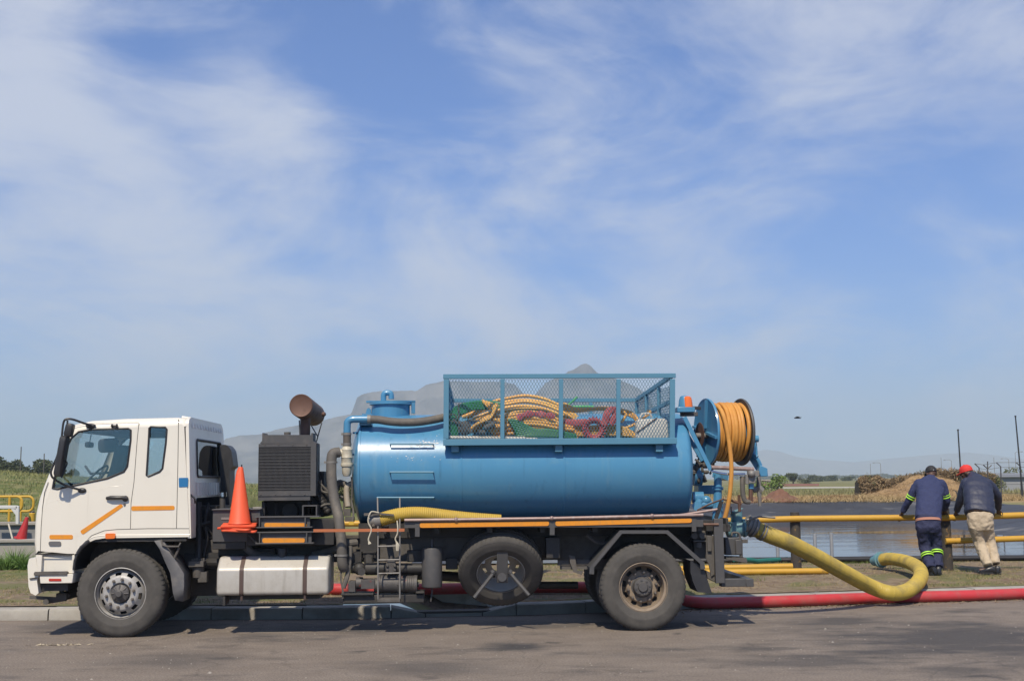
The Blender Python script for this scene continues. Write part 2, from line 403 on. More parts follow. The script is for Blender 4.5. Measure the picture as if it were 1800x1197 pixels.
    ok_ = N.new('ShaderNodeMix'); ok_.data_type = 'RGBA'; L.new(orr.outputs[0], ok_.inputs[0]); L.new(ck.outputs[2], ok_.inputs[6]); ok_.inputs[7].default_value = (.035, .032, .030, 1)
    L.new(ok_.outputs[2], b.inputs['Base Color'])
asphalt_extra(asphalt)
b = MB(); xs = [-60, -30, -14, -8, -5, -2.2, -1, .3, 1.5, 2.7, 5, 7.4, 9.5, 12, 30, 60]
b.loft([[(x, -30, 0) for x in xs], [(x, 8, 0) for x in xs], [(x, kerb_y(x) + .05, 0) for x in xs]], caps=False, closed=False)
road = b.build('road', asphalt, smooth=0); tag(road, 'weathered grey asphalt road with dark oil stains', kind='structure')

# --- kerb of single stones, with a lowered drain inlet
concrete = mat('kerb_concrete', (.36, .34, .30), .85, var=(.27, .25, .22), var_scale=3, var_amt=.8, grime=(.13, .115, .095), grime_scale=2.2, grime_lo=.48, grime_hi=.8, grime_amt=.75, bump=.4, bump_scale=45, world=True)
joint = mat('kerb_joint', (.10, .09, .08), .95)
kerb_root = MB()
kx = [-26 + 1.25 * i for i in range(48)]
for x in (-26,): pass
def kp(x, off, z):
    d = Vector((1, (kerb_y(x + .05) - kerb_y(x - .05)) / .1, 0)).normalized(); n = Vector((-d.y, d.x, 0))
    return Vector((x, kerb_y(x), 0)) + n * off + Vector((0, 0, z))
for a, c in zip(kx, kx[1:]): kerb_root.loft([[kp(x, .03, -.05), kp(x, .27, -.05), kp(x, .27, .07), kp(x, .03, .07)] for x in (a, c)])
kerb = kerb_root.build('kerb', joint, smooth=0); tag(kerb, 'pale concrete kerb along the road with a lowered drain inlet', kind='structure')
def kh(x):
    if x <= IN0 or x >= IN1: return .15
    f = min((x - IN0) / .42, (IN1 - x) / .42, 1); return .15 - .10 * f
edges = sorted(set([round(e, 3) for e in [-12, -10.4, -8.9, -7.55, -6.02, -5.1, -3.9, -2.72, IN0 - .02, IN0 + .42, IN1 - .42, IN1 + .02, .95, 2.0, 3.0, 4.2, 5.4, 6.6, 7.8, 9.0, 10.2, 11.4]]))
for a, c in zip(edges, edges[1:]):
    b = MB(); a2, c2 = a + .008, c - .008; n = 3; rings = []
    sj = random.uniform(-.006, .006)
    for i in range(n + 1):
        x = a2 + (c2 - a2) * i / n; h = kh(x) + sj
        rings.append([kp(x, 0.0 + sj, .002), kp(x, 0.005 + sj, h - .035), kp(x, .018 + sj, h - .01), kp(x, .045 + sj, h), kp(x, .285, h), kp(x, .30, h - .012), kp(x, .30, .002)])
    b.loft(rings); b.build('kerb_stone', concrete, kerb, smooth=30)
# paved strip just behind the kerb on the left
slab = mat('slab_concrete', (.33, .31, .28), .9, var=(.24, .22, .19), var_scale=2, grime=(.16, .14, .11), grime_scale=1.5, bump=.4, bump_scale=40, world=True)
b = MB(); rr = [[kp(x, .315, .05), kp(x, .315, .148), kp(x, .62, .152), kp(x, .62, .05)] for x in (-12, -9, -6.6, -5, -3.4, -2.3)]
b.loft(rr); o = b.build('slab_strip', slab, smooth=0); tag(o, 'strip of concrete paving behind the kerb left of the truck', kind='structure')

# --- ground sheet reaching the horizon
def ground_mat():
    m = bpy.data.materials.new('ground'); m.use_nodes = True; nt = m.node_tree; N = nt.nodes; L = nt.links; bs = N['Principled BSDF']
    bs.inputs['Roughness'].default_value = .95; bs.inputs['Specular IOR Level'].default_value = .2
    g = N.new('ShaderNodeNewGeometry'); sp = N.new('ShaderNodeSeparateXYZ'); L.new(g.outputs['Position'], sp.inputs[0])
    def ns(sc, d=6, r=.6):
        t = N.new('ShaderNodeTexNoise'); t.inputs['Scale'].default_value = sc; t.inputs['Detail'].default_value = d; t.inputs['Roughness'].default_value = r
        L.new(g.outputs['Position'], t.inputs['Vector']); return t.outputs['Fac']
    def mr(f, a, b_, c=0., d=1.):
        q = N.new('ShaderNodeMapRange'); q.interpolation_type = 'SMOOTHSTEP'; L.new(f, q.inputs[0])
        for i, v in enumerate((a, b_, c, d)): q.inputs[i + 1].default_value = v
        return q.outputs[0]
    def mx(f, a, b_):
        q = N.new('ShaderNodeMix'); q.data_type = 'RGBA'; L.new(f, q.inputs[0])
        for i, v in ((6, a), (7, b_)):
            if isinstance(v, tuple): q.inputs[i].default_value = (*v, 1)
            else: L.new(v, q.inputs[i])
        return q.outputs[2]
    def mul(a, b_):
        q = N.new('ShaderNodeMath'); q.operation = 'MULTIPLY'; L.new(a, q.inputs[0])
        if isinstance(b_, float): q.inputs[1].default_value = b_
        else: L.new(b_, q.inputs[1])
        return q.outputs[0]
    soil = mx(mr(ns(7), .35, .65), (.155, .112, .078), (.235, .185, .125))
    soil = mx(mr(ns(1.1), .47, .60, 0, .75), soil, (.125, .135, .050))
    straw = mx(mr(ns(2.2), .35, .65), (.36, .26, .135), (.22, .17, .085))
    green = mx(mr(ns(.16, 7), .35, .65), (.115, .135, .040), (.20, .185, .075))
    field = mx(mr(ns(.05, 5), .40, .62), green, (.23, .205, .10))
    y = sp.outputs['Y']; x = sp.outputs['X']
    c = mx(mr(y, 28, 36), soil, field)
    right = mr(x, -4, 2)
    band = mul(mr(y, 60, 62.5), mr(y, 71, 77, 1., 0.)); c = mx(mul(band, right), c, straw)
    left = mr(x, -4, -6.5)
    lg = mul(left, mul(mr(y, 20.3, 21.6), mr(ns(.9), .35, .55))); c = mx(lg, c, (.10, .125, .035))
    L.new(c, bs.inputs['Base Color'])
    bp = N.new('ShaderNodeBump'); bp.inputs['Strength'].default_value = .7; bp.inputs['Distance'].default_value = .05; L.new(ns(14), bp.inputs['Height']); L.new(bp.outputs[0], bs.inputs['Normal'])
    return m
xs = np.concatenate([[-9000, -4000, -1500, -600, -250, -120], np.arange(-90, -30, 3.), np.arange(-30, -9, 1.), np.arange(-9, 24, .5), np.arange(24, 50, 2.), [60, 90, 150, 300, 700, 2000, 5000, 9000]])
ts = np.concatenate([[0, .25, .5, .8, 1.1, 1.5, 1.9, 2.4, 3, 3.6, 4.2, 4.8, 5.4, 6, 6.6, 7.2, 8, 9, 10], np.arange(11, 60, 1.), np.arange(60, 130, 4.), [140, 180, 250, 400, 700, 1200, 2200, 4000, 9000]])
vs = []; nx_ = len(xs)
for t in ts:
    for x in xs:
        k0 = kerb_y(max(-60, min(60, x))) + .28; w = min(1, t / 12); y = k0 * (1 - w) + 16.2 * w + t
        z = zg(x, y)
        if POND_L < x < pond_r(y) and POND_N < y < POND_F: z -= .15
        vs.append((x, y, z))
ii = np.arange((len(ts) - 1) * nx_).reshape(-1, nx_)[:, :-1].ravel()
fs = np.stack([ii, ii + 1, ii + 1 + nx_, ii + nx_], 1)
ground = npmesh('ground', vs, fs, ground_mat(), smooth=True); tag(ground, 'bare brown verge running into grassy and straw-covered fields', kind='structure')

# --- pond lining and water
def liner_mat():
    m = mat('pond_liner', (.026, .026, .027), .55, var=(.050, .050, .052), var_scale=.6, var_amt=.9, grime=(.30, .30, .30), grime_scale=.34, grime_lo=.56, grime_hi=.70, grime_amt=.6, bump=.25, bump_scale=3, stretch=(1, 2.2, 1), world=True)
    return m
lxs = np.arange(POND_L - .4, 32, .6); lys = np.concatenate([np.arange(POND_N - .25, 30, .4), np.arange(30, POND_F + .8, .7)]); vs = []
for y in lys:
    for x in lxs:
        xx = min(x, pond_r(y) + .5); vs.append((xx, y, zg(xx, y) + .03))
n_ = len(lxs); ii = np.arange((len(lys) - 1) * n_).reshape(-1, n_)[:, :-1].ravel()
LM = liner_mat(); liner = npmesh('pond_liner', vs, np.stack([ii, ii + 1, ii + 1 + n_, ii + n_], 1), LM, smooth=True)
tag(liner, 'black plastic lining on the sloping banks of the pond', kind='structure')
for k, x0 in enumerate(np.arange(3, 30, 2.3)):      # overlapped weld seams running down the far bank
    pts = [(x0 - 1.2 * t, POND_F - 4.6 * t, 0) for t in np.linspace(0, 1, 12)]
    pts = [(x, y, zg(x, y) + .030) for x, y, _ in pts if x < pond_r(y)]
    if len(pts) > 2:
        b = MB(); b.tube(pts, .05, seg=6, flat=.16, up=(0, 0, 1)); b.build('seam', LM, liner)
for k, y0 in enumerate(np.arange(27, 60, 3.2)):     # and down the right bank
    pts = [(pond_r(y0) - 9.5 * t, y0 - 1.5 * t, 0) for t in np.linspace(0, 1, 12)]
    pts = [(x, y, zg(x, y) + .030) for x, y, _ in pts]
    b = MB(); b.tube(pts, .04, seg=6, flat=.16, up=(0, 0, 1)); b.build('seam', LM, liner)
def water_mat():
    m = bpy.data.materials.new('pond_water'); m.use_nodes = True; nt = m.node_tree; N = nt.nodes; L = nt.links; bs = N['Principled BSDF']
    bs.inputs['Base Color'].default_value = (.035, .028, .018, 1); bs.inputs['Roughness'].default_value = .04; bs.inputs['IOR'].default_value = 1.333
    g = N.new('ShaderNodeNewGeometry'); mp = N.new('ShaderNodeMapping'); mp.inputs['Scale'].default_value = (1, 2.2, 1); L.new(g.outputs['Position'], mp.inputs[0])
    t = N.new('ShaderNodeTexNoise'); t.inputs['Scale'].default_value = 2.0; t.inputs['Detail'].default_value = 3; L.new(mp.outputs[0], t.inputs['Vector'])
    t2 = N.new('ShaderNodeTexNoise'); t2.inputs['Scale'].default_value = .22; t2.inputs['Detail'].default_value = 3; L.new(mp.outputs[0], t2.inputs['Vector'])
    q = N.new('ShaderNodeMapRange'); L.new(t2.outputs['Fac'], q.inputs[0]); q.inputs[1].default_value = .42; q.inputs[2].default_value = .62; q.inputs[3].default_value = .015; q.inputs[4].default_value = .30
    bp = N.new('ShaderNodeBump'); bp.inputs['Distance'].default_value = .04; L.new(q.outputs[0], bp.inputs['Strength']); L.new(t.outputs['Fac'], bp.inputs['Height']); L.new(bp.outputs[0], bs.inputs['Normal'])
    return m
b = MB(); b.add([(POND_L - .5, POND_N, WATER_Z), (26, POND_N, WATER_Z), (26, POND_F, WATER_Z), (POND_L - .5, POND_F, WATER_Z)], [(0, 1, 2, 3)])
w_ = b.build('pond_water', water_mat(), smooth=0); tag(w_, 'still brown water in the lined pond', kind='structure')

# --- mountains
rock = mat('mountain_rock', (.030, .034, .042), .95, var=(.21, .195, .18), var_scale=.018, var_amt=.9, world=True)
def ridge(name, D, prof, label, depth=260, rows=22, amp=.16, base=0):
    xs = np.linspace(prof[0][0], prof[-1][0], 260); px = [p[0] for p in prof]; py = [p[1] for p in prof]
    vs = []
    for r in range(rows * 2 + 1):
        s = r / rows - 1.0                                  # -1 front foot, 0 crest, 1 back foot
        for x in xs:
            top = P(x, float(np.interp(x, px, py)), D); h = max(top.z, base + 1)
            f = (1 - abs(s)) ** .8; k = noise.fractal(Vector((top.x * .012, s * 3, D * .01)), 1.0, 2.0, 4)
            f2 = min(1, max(0, f * (1 + amp * k * (1 if abs(s) > .02 else 0))))
            vs.append((top.x * (1 + s * depth / D), D + s * depth + 42 * k * (1 - f * .8), base + (h - base) * f2 if abs(s) > 1e-6 else h + 1.2 * noise.fractal(Vector((top.x * .05, 1, 1)), 1, 2, 3)))
    n = len(xs); ii = np.arange(rows * 2 * n).reshape(-1, n)[:, :-1].ravel()
    o = npmesh(name, vs, np.stack([ii, ii + 1, ii + 1 + n, ii + n], 1), rock, smooth=True); tag(o, label, kind='structure'); return o
ridge('mountain', 2500, [(360, 860), (372, 800), (396, 771), (423, 765), (455, 764), (485, 755), (520, 748), (560, 741), (590, 733), (617, 728), (623, 712), (628, 698), (640, 692), (668, 688), (700, 687), (732, 687), (748, 677), (780, 669), (830, 671), (880, 671), (905, 675), (918, 690), (933, 701), (944, 690), (958, 674), (985, 660), (1000, 653), (1012, 649), (1022, 642), (1030, 640), (1040, 645), (1050, 656), (1075, 664), (1105, 674), (1125, 684), (1142, 700), (1158, 735), (1172, 780), (1186, 850)],
      'hazy flat-topped mountain with a pointed peak behind the tank')
ridge('hills', 6600, [(1150, 850), (1230, 815), (1300, 800), (1345, 790), (1370, 793), (1400, 803), (1440, 808), (1500, 812), (1560, 806), (1640, 799), (1700, 795), (1750, 800), (1830, 812), (1900, 845)],
      'faint far hills fading into the haze on the right', depth=500)
# ================================================================== TRUCK
def zoomer(ox, oy, k):
    return lambda zx, zy, yl=0.0: T(ox + zx / k, oy + zy / k, yl)
q1 = zoomer(40, 700, 2.72); q2 = zoomer(360, 680, 4.273); q3 = zoomer(360, 880, 4.5); q4 = zoomer(600, 640, 3.99)
q5 = zoomer(760, 640, 3.913); q6 = zoomer(720, 880, 5.203); q7 = zoomer(1000, 880, 4.788); q8 = zoomer(1160, 660, 4.604)
q9 = zoomer(600, 890, 5.0); q10 = zoomer(1180, 780, 4.275); q11 = zoomer(300, 860, 4.989)
xz = lambda v: (v.x, v.z)
WC = 2.1                                               # cab width
white = mat('white_paint', (.73, .69, .60), .32, var=(.66, .62, .53), var_scale=1.6, var_amt=.6, grime=(.42, .38, .32), grime_scale=3.0, grime_lo=.60, grime_hi=.86, grime_amt=.45, coat=.25)
blue = mat('tank_blue', (.060, .215, .375), .30, var=(.075, .245, .40), var_scale=2, var_amt=.8, grime=(.10, .24, .34), grime_scale=4, grime_lo=.55, grime_hi=.8, grime_amt=.6, coat=.2, bump=.12, bump_scale=2.2)
def weather(m, col, sx=(7, 7, .5), lo=.55, hi=.8, amt=.45, scale=1.6):
    """drip marks and dust running down a painted side"""
    nt = m.node_tree; N = nt.nodes; L = nt.links; bs = N['Principled BSDF']; src_ = bs.inputs['Base Color'].links[0].from_socket
    tc = N.new('ShaderNodeTexCoord'); mp = N.new('ShaderNodeMapping'); mp.inputs['Scale'].default_value = sx; L.new(tc.outputs['Object'], mp.inputs[0])
    n = N.new('ShaderNodeTexNoise'); n.inputs['Scale'].default_value = scale; n.inputs['Detail'].default_value = 7; n.inputs['Roughness'].default_value = .65; L.new(mp.outputs[0], n.inputs['Vector'])
    r = N.new('ShaderNodeMapRange'); L.new(n.outputs['Fac'], r.inputs[0]); r.inputs[1].default_value = lo; r.inputs[2].default_value = hi; r.inputs[4].default_value = amt
    x = N.new('ShaderNodeMix'); x.data_type = 'RGBA'; L.new(r.outputs[0], x.inputs[0]); L.new(src_, x.inputs[6]); x.inputs[7].default_value = (*col, 1); L.new(x.outputs[2], bs.inputs['Base Color'])
weather(blue, (.15, .28, .36), amt=.55); weather(blue, (.03, .10, .17), (11, 11, .35), .56, .78, .5, 1.3); weather(blue, (.16, .27, .33), (.25, 2, 9), .58, .75, .35, 1.1)
weather(white, (.40, .35, .28), (9, 9, .7), .60, .85, .40)
bblue = mat('frame_blue', (.075, .205, .30), .5, var=(.09, .24, .34), var_scale=7, grime=(.20, .22, .22), grime_scale=16, grime_lo=.63, grime_hi=.76, grime_amt=.6, bump=.1)
chip = mat('bare_steel', (.21, .20, .185), .6, .3, grime=(.17, .115, .08), grime_scale=12, grime_amt=.6)
black = mat('chassis_black', (.022, .021, .020), .6, var=(.045, .040, .036), var_scale=5, grime=(.11, .095, .080), grime_scale=4, grime_lo=.52, grime_hi=.8, grime_amt=.6, bump=.2, bump_scale=40)
dgrey = mat('dark_grey_steel', (.060, .059, .060), .55, var=(.085, .082, .08), var_scale=5, grime=(.16, .14, .12), grime_scale=5, grime_lo=.55, grime_hi=.85, grime_amt=.5, bump=.1)
dusty = mat('dusty_steel', (.085, .078, .070), .75, var=(.135, .12, .105), var_scale=8, grime=(.05, .045, .04), grime_scale=9, bump=.3)
plastic = mat('black_plastic', (.025, .025, .027), .45, grime=(.09, .085, .08), grime_scale=5, grime_lo=.5, grime_hi=.9, grime_amt=.4)
gplastic = mat('grey_plastic', (.10, .10, .105), .55, var=(.16, .155, .15), var_scale=7, grime=(.22, .20, .18), grime_scale=6)
rubber = mat('tyre_rubber', (.050, .047, .043), .85, var=(.092, .085, .076), var_scale=5, var_amt=.8, grime=(.14, .125, .105), grime_scale=7, grime_lo=.5, grime_hi=.85, grime_amt=.5, bump=.2, bump_scale=70)
rimw = mat('rim_white', (.42, .41, .39), .5, .2, var=(.30, .28, .26), var_scale=9, grime=(.13, .10, .08), grime_scale=9, grime_lo=.5, grime_hi=.75, grime_amt=.7)
rimb = mat('rim_brown', (.23, .175, .125), .65, .1, var=(.31, .25, .18), var_scale=9, grime=(.09, .065, .045), grime_scale=9, grime_lo=.5, grime_hi=.75, grime_amt=.6)
hubm = mat('hub_grey', (.085, .08, .078), .6, .3, var=(.14, .13, .12), var_scale=14)
nutm = mat('wheel_nut', (.20, .17, .14), .5, .6, var=(.30, .26, .22), var_scale=30)
alu = mat('aluminium', (.52, .49, .43), .5, .35, var=(.52, .50, .46), var_scale=2.5, grime=(.27, .235, .18), grime_scale=4, grime_lo=.46, grime_hi=.8, grime_amt=.6, bump=.08, bump_scale=6)
weather(alu, (.20, .17, .13), (8, 8, .8), .55, .8, .5)
orange_ref = mat('orange_reflector', (.72, .27, .015), .45, var=(.62, .22, .02), var_scale=12, grime=(.40, .20, .05), grime_scale=20)
lamp_o = mat('amber_lens', (.75, .16, .02), .2, coat=.5)
lamp_r = mat('red_lens', (.45, .03, .015), .25, coat=.5)
glass = glassmat('cab_glass', (.90, .93, .92), .05)
rust = mat('rust_brown', (.115, .060, .042), .6, .25, var=(.17, .095, .065), var_scale=5, grime=(.06, .038, .03), grime_scale=8)
chrome = mat('chrome', (.7, .7, .7), .15, 1.0)
seatm = mat('seat_cloth', (.10, .10, .105), .9, var=(.14, .14, .145), var_scale=30)
beige = mat('filter_beige', (.50, .46, .36), .5, var=(.40, .36, .27), var_scale=10, grime=(.25, .2, .14), grime_scale=15)
hosegrey = mat('hose_grey', (.085, .078, .070), .7, var=(.15, .135, .115), var_scale=8, grime=(.28, .24, .19), grime_scale=6, grime_lo=.5, grime_hi=.8, grime_amt=.6, bump=.2)

truck = empty('vacuum_truck', TO, rz=YAW)
tag(truck, 'blue tank truck with white cab, hose basket and hose reel, parked along the kerb', 'truck')

# ------------------------------------------------ cab
cab_pts = [(247, 745), (60, 745), (52, 690), (55, 600), (60, 545), (76, 475), (100, 410), (140, 310), (176, 220), (206, 154), (245, 122), (320, 106), (480, 96), (735, 90), (776, 96), (792, 130), (799, 400), (803, 668),
           (392, 668), (345, 675), (303, 694), (268, 733)]
cab_r = [0, .05, .06, .07, .08, .09, .09, .09, .09, .10, .11, .11, .11, .10, .08, .05, .035, .02, 0, 0, 0, 0]
cp = [Vector(xz(q1(*p))) for p in cab_pts]; n = len(cp)
area = sum(cp[i].x * cp[(i + 1) % n].y - cp[(i + 1) % n].x * cp[i].y for i in range(n)); sg = 1 if area > 0 else -1
nrm = []
for i in range(n):
    e1 = (cp[i] - cp[i - 1]).normalized(); e2 = (cp[(i + 1) % n] - cp[i]).normalized(); t = (e1 + e2).normalized(); nrm.append(Vector((-t.y, t.x)) * sg)
ins = [cp[i] + nrm[i] * cab_r[i] for i in range(n)]
def bulge(i, y):                                       # the front is bowed across its width
    k = {1: 1, 2: 1, 3: 1, 4: 1, 5: 1, 6: 1, 7: .9, 8: .8, 9: .55, 10: .25}.get(i, 0)
    return -.075 * k * (1 - (2 * y / WC - 1) ** 2)
def ringpts(i):
    r = cab_r[i]; out = []
    for t in (0, .06, .2, .42, .7, 1): out.append((r * t, r - math.sqrt(max(0, r * r - (r - r * t) ** 2))))
    ys = out + [(WC * .25, 0), (WC * .5, 0), (WC * .75, 0)] + [(WC - a, c) for a, c in reversed(out)]
    return [(cp[i].x + nrm[i].x * c + bulge(i, y), y, cp[i].y + nrm[i].y * c) for y, c in ys]
win_door = [(143, 430), (152, 380), (198, 262), (232, 192), (268, 160), (330, 148), (505, 144), (517, 152), (516, 200), (500, 325), (484, 350), (405, 382), (165, 433)]
win_q = [(612, 136), (682, 138), (689, 148), (684, 215), (668, 335), (655, 350), (600, 373), (592, 368), (603, 190), (605, 142)]
wd = [xz(q1(*p)) for p in win_door]; wq = [xz(q1(*p)) for p in win_q]
b = MB()
rings = [ringpts(i) for i in range(1, 18)]             # front, roof and back of the cab
m_ = len(rings[0]); base = len(b.v); vv = [p for r_ in rings for p in r_]; ff = []
for i in range(len(rings) - 1):
    for k in range(m_ - 1):
        if i + 1 in (6, 7, 8) and 4 <= k <= m_ - 6: continue          # windscreen opening
        if i + 1 in (15, 16) : continue                               # rear wall is its own panel
        ff.append((i * m_ + k, i * m_ + k + 1, (i + 1) * m_ + k + 1, (i + 1) * m_ + k))
b.add(vv, ff)
for y0, y1 in ((0, .03), (WC - .03, WC)):
    b.platey([tuple(p) for p in ins], y0, y1, [wd, wq])
cab = b.build('cab', white, truck, smooth=40)
# rear wall with its window
XR0, ZR0 = cp[15]; XR1 = cp[17].x
zb_ = q1(800, 490).z; ztop = cp[14].y
def rw(y, z): return XR0 + (XR1 - XR0) * (ZR0 - z) / (ZR0 - cp[17].y)
ow = roundpoly([(.01, cp[17].y), (.01, ztop - .02), (.14, ztop + .02), (WC - .14, ztop + .02), (WC - .01, ztop - .06), (WC - .01, zb_ + .03), (.32, zb_ + .03), (.26, cp[17].y)], [.0, .06, .06, .06, .08, .05, .05, .0])
zt, zbw = TX(368, XR0, 776).z, TX(368, XR0, 838).z
hw = roundpoly([(.40, zbw), (.40, zt), (1.86, zt), (1.86, zbw)], .06)
b = MB(); b.plate([tuple(p) for p in ow], [[tuple(p) for p in hw]], lambda y, z: (rw(y, z) - .035, y, z), lambda y, z: (rw(y, z) + .002, y, z))
back = b.build('rear_wall', white, cab, smooth=30)
b = MB()
for k in range(11):
    y = .42 + k * .142; b.tube([(rw(y, zb_ + .06) + .001, y, zb_ + .05), (rw(y, zbw) + .001, y, zbw - .07)], .035, seg=8)
b.build('panel_rib', white, cab)
b = MB(); b.plate([tuple(p) for p in hw], [], lambda y, z: (rw(y, z) - .018, y, z), lambda y, z: (rw(y, z) - .012, y, z)); b.build('rear_window', glass, cab, smooth=0)
b = MB(); b.tube([(rw(p[0], p[1]) + .003, p[0], p[1]) for p in hw], .016, seg=6, closed=True); b.build('window_seal', plastic, cab)
b = MB()
for k in range(12):                                    # ribs on the rear roof edge
    y = .2 + k * .155; b.tube([(cp[13].x + .02, y, cp[13].y + .004), (cp[14].x + .01, y, cp[14].y + .01), (cp[15].x + .003, y, cp[15].y - .02)], .022, seg=6)
b.build('roof_rib', white, cab)
for poly, nm in ((wd, 'door_window'), (wq, 'quarter_window')):
    for y in (.016, WC - .020):
        b = MB(); b.platey(poly, y, y + .004); b.build(nm, glass, cab, smooth=0)
        b = MB(); yy = -.001 if y < 1 else WC + .001; b.tube([(p[0], yy, p[1]) for p in poly], .012, seg=6, closed=True); b.build('window_seal', plastic, cab)
b = MB(); rg = [[v for v in ringpts(i)[4:m_ - 4]] for i in (6, 7, 8, 9)]; b.loft(rg, caps=False, closed=False); b.build('windscreen', glass, cab, recalc=False)
# panel gaps
seam = mat('panel_gap', (.05, .045, .04), .9)
def seamline(pts, nm='panel_gap', r=.0038, m=seam, y=.001):
    b = MB(); b.tube([q1(x, z, y) for x, z in pts], r, seg=6); return b.build(nm, m, cab)
seamline([(84, 742), (88, 620), (95, 520), (104, 450), (122, 400)])
seamline([(556, 118), (548, 190), (532, 400), (518, 500), (515, 622)])
seamline([(745, 100), (742, 300), (738, 500), (735, 620)], r=.004)
seamline([(795, 622), (600, 622), (450, 626), (390, 632), (330, 655), (285, 700), (262, 742)], r=.004)
seamline([(245, 744), (60, 744)], r=.006)
crease = lambda pts, r=.008: seamline(pts, 'body_crease', r * .6, white, .0035)
crease([(118, 500), (160, 488), (300, 450), (420, 422), (478, 418), (488, 430), (492, 455)])
crease([(800, 652), (392, 654), (345, 660), (300, 680), (262, 722)], .012)
crease([(272, 668), (400, 590), (510, 540)], .006)
crease([(552, 113), (320, 118), (250, 132), (205, 165)], .006)
# orange stripes, lamps, badges on the door
def stripe(nm, poly, m, y0=-.004, y1=-.0005, rr=.02):
    b = MB(); b.platey([tuple(p) for p in roundpoly([xz(q1(*p)) for p in poly], rr, 4)], y0, y1); return b.build(nm, m, cab, smooth=0)
stripe('reflective_strip', [(520, 515), (726, 513), (726, 533), (520, 537)], orange_ref)
stripe('reflective_strip', [(128, 652), (240, 652), (240, 673), (128, 673)], orange_ref)
stripe('reflective_strip', [(274, 634), (470, 503), (482, 516), (286, 652)], orange_ref)
stripe('side_vent', [(125, 683), (184, 683), (184, 704), (125, 704)], gplastic, -.012, .001, .03)
stripe('marker_lamp', [(397, 645), (445, 644), (444, 669), (398, 671)], lamp_o, -.025, .001, .02)
stripe('blue_sticker', [(746, 380), (791, 379), (789, 423), (747, 425)], mat('sticker_blue', (.02, .15, .34), .4), -.004, -.0005, .01)
b = MB(); b.tube([q1(402, 478, -.012), q1(420, 474, -.035), q1(478, 474, -.035), q1(500, 480, -.012)], [.02, .022, .022, .024], seg=8); b.ball(q1(490, 479, -.008), (.035, .02, .035)); b.build('door_handle', plastic, cab)
b = MB(); b.tube([q1(486, 507, -.002), q1(486, 507, -.012)], .014, seg=10); b.build('door_lock', dusty, cab)
b = MB(); b.tube([q1(422, 130, -.02), q1(455, 132, -.02)], .014, 6); b.tube([q1(428, 126, -.03), q1(428, 140, 0)], .012, 6); b.tube([q1(450, 126, -.03), q1(450, 140, 0)], .012, 6); b.build('roof_bracket', plastic, cab)
# lower step panel and bumper
b = MB()
b.platey([xz(q1(*p)) for p in ((88, 748), (246, 748), (243, 800), (240, 836), (82, 846), (78, 800))], .05, .09)
b.platey([xz(q1(*p)) for p in ((80, 846), (241, 838), (238, 882), (82, 884))], .0, .30)
b.platey([xz(q1(*p)) for p in ((62, 748), (92, 748), (86, 846), (74, 850))], .0, .06)
b.platey([xz(q1(*p)) for p in ((236, 748), (248, 748), (243, 838), (233, 838))], .0, .06)
b.build('step_panel', white, cab, bevel=.008)
b = MB(); b.box(q1(84, 0).x, q1(240, 0).x, -.015, .18, q1(0, 846).z, q1(0, 832).z)
for k in range(5): y = -.01 + k * .035; b.box(q1(86, 0).x, q1(238, 0).x, y, y + .012, q1(0, 832).z, q1(0, 832).z + .008)
b.build('step_tread', dusty, cab, bevel=.004)
stripe('reflector', [(125, 861), (185, 861), (185, 873), (125, 873)], lamp_r, -.006, -.0005, .01)
b = MB(); bp_ = [(62, 764), (34, 768), (27, 800), (30, 862), (32, 900), (42, 930), (66, 942), (74, 930), (66, 870), (74, 850)]
pr = [Vector(xz(q1(*p))) for p in bp_]; rings = []
for k in range(17):
    y = .01 + (WC - .02) * k / 16; e = 1 - (2 * y / WC - 1) ** 2; rings.append([(p.x - .10 * e ** .5 if j in (1, 2, 3, 4, 5, 6) else p.x, y, p.y) for j, p in enumerate(pr)])
b.loft(rings); b.build('bumper', white, cab, smooth=50)
b = MB(); b.tube([q1(33, 862, .0), q1(62, 858, -.002), q1(72, 856, .0)], .008, 6); b.build('bumper_gap', seam, cab)
b = MB(); b.box(q1(84, 0).x, q1(232, 0).x, .1, WC - .1, q1(0, 925).z, q1(0, 885).z); b.build('underbody', black, cab)
b = MB(); b.bar(q1(36, 950, .35), q1(205, 960, .35), .05, .035); b.bar(q1(110, 970, .35), q1(205, 955, .35), .06, .06); b.tube([q1(110, 972, .10), q1(112, 972, .42)], .032, 10); b.tube([q1(185, 905, .4), q1(190, 965, .4)], .03, 8); b.tube([q1(205, 960, .36), q1(222, 940, .36), q1(212, 925, .4)], .012, 6); b.box(q1(150, 0).x, q1(200, 0).x, .3, 1.7, q1(0, 978).z, q1(0, 945).z)
b.build('front_crossbar', dusty, cab)
# wheel arch
ar = [(244, 818), (246, 775), (258, 745), (290, 704), (318, 684), (350, 680)]
b = MB(); b.tube([q1(x, z, -.002) for x, z in [(244, 818), (249, 775), (262, 742), (292, 702), (320, 682)]], .016, 8); b.tube([q1(x, z, -.012) for x, z in [(262, 742), (280, 712), (318, 682)]], .022, 8); b.build('arch_trim', plastic, cab)
b = MB(); pr = [q1(*p) for p in [(246, 822), (250, 775), (264, 742), (294, 702), (330, 684), (400, 676), (560, 674), (640, 676), (665, 720), (690, 790)]]
b.loft([[(p.x, y, p.z) for p in pr] for y in (.012, .35, .62)], caps=False, closed=False)
b.add([(p.x, .62, p.z) for p in pr] + [(q1(690, 0).x, .62, q1(0, 900).z), (q1(246, 0).x, .62, q1(0, 900).z)], [tuple(range(len(pr) + 2))])
b.build('wheel_arch', plastic, cab)
b = MB(); b.box(q1(250, 0).x, q1(795, 0).x, .02, WC - .02, q1(0, 690).z, q1(0, 670).z); b.box(q1(95, 0).x, q1(250, 0).x, .05, WC - .05, q1(0, 760).z, q1(0, 748).z); b.build('cab_floor', black, cab)
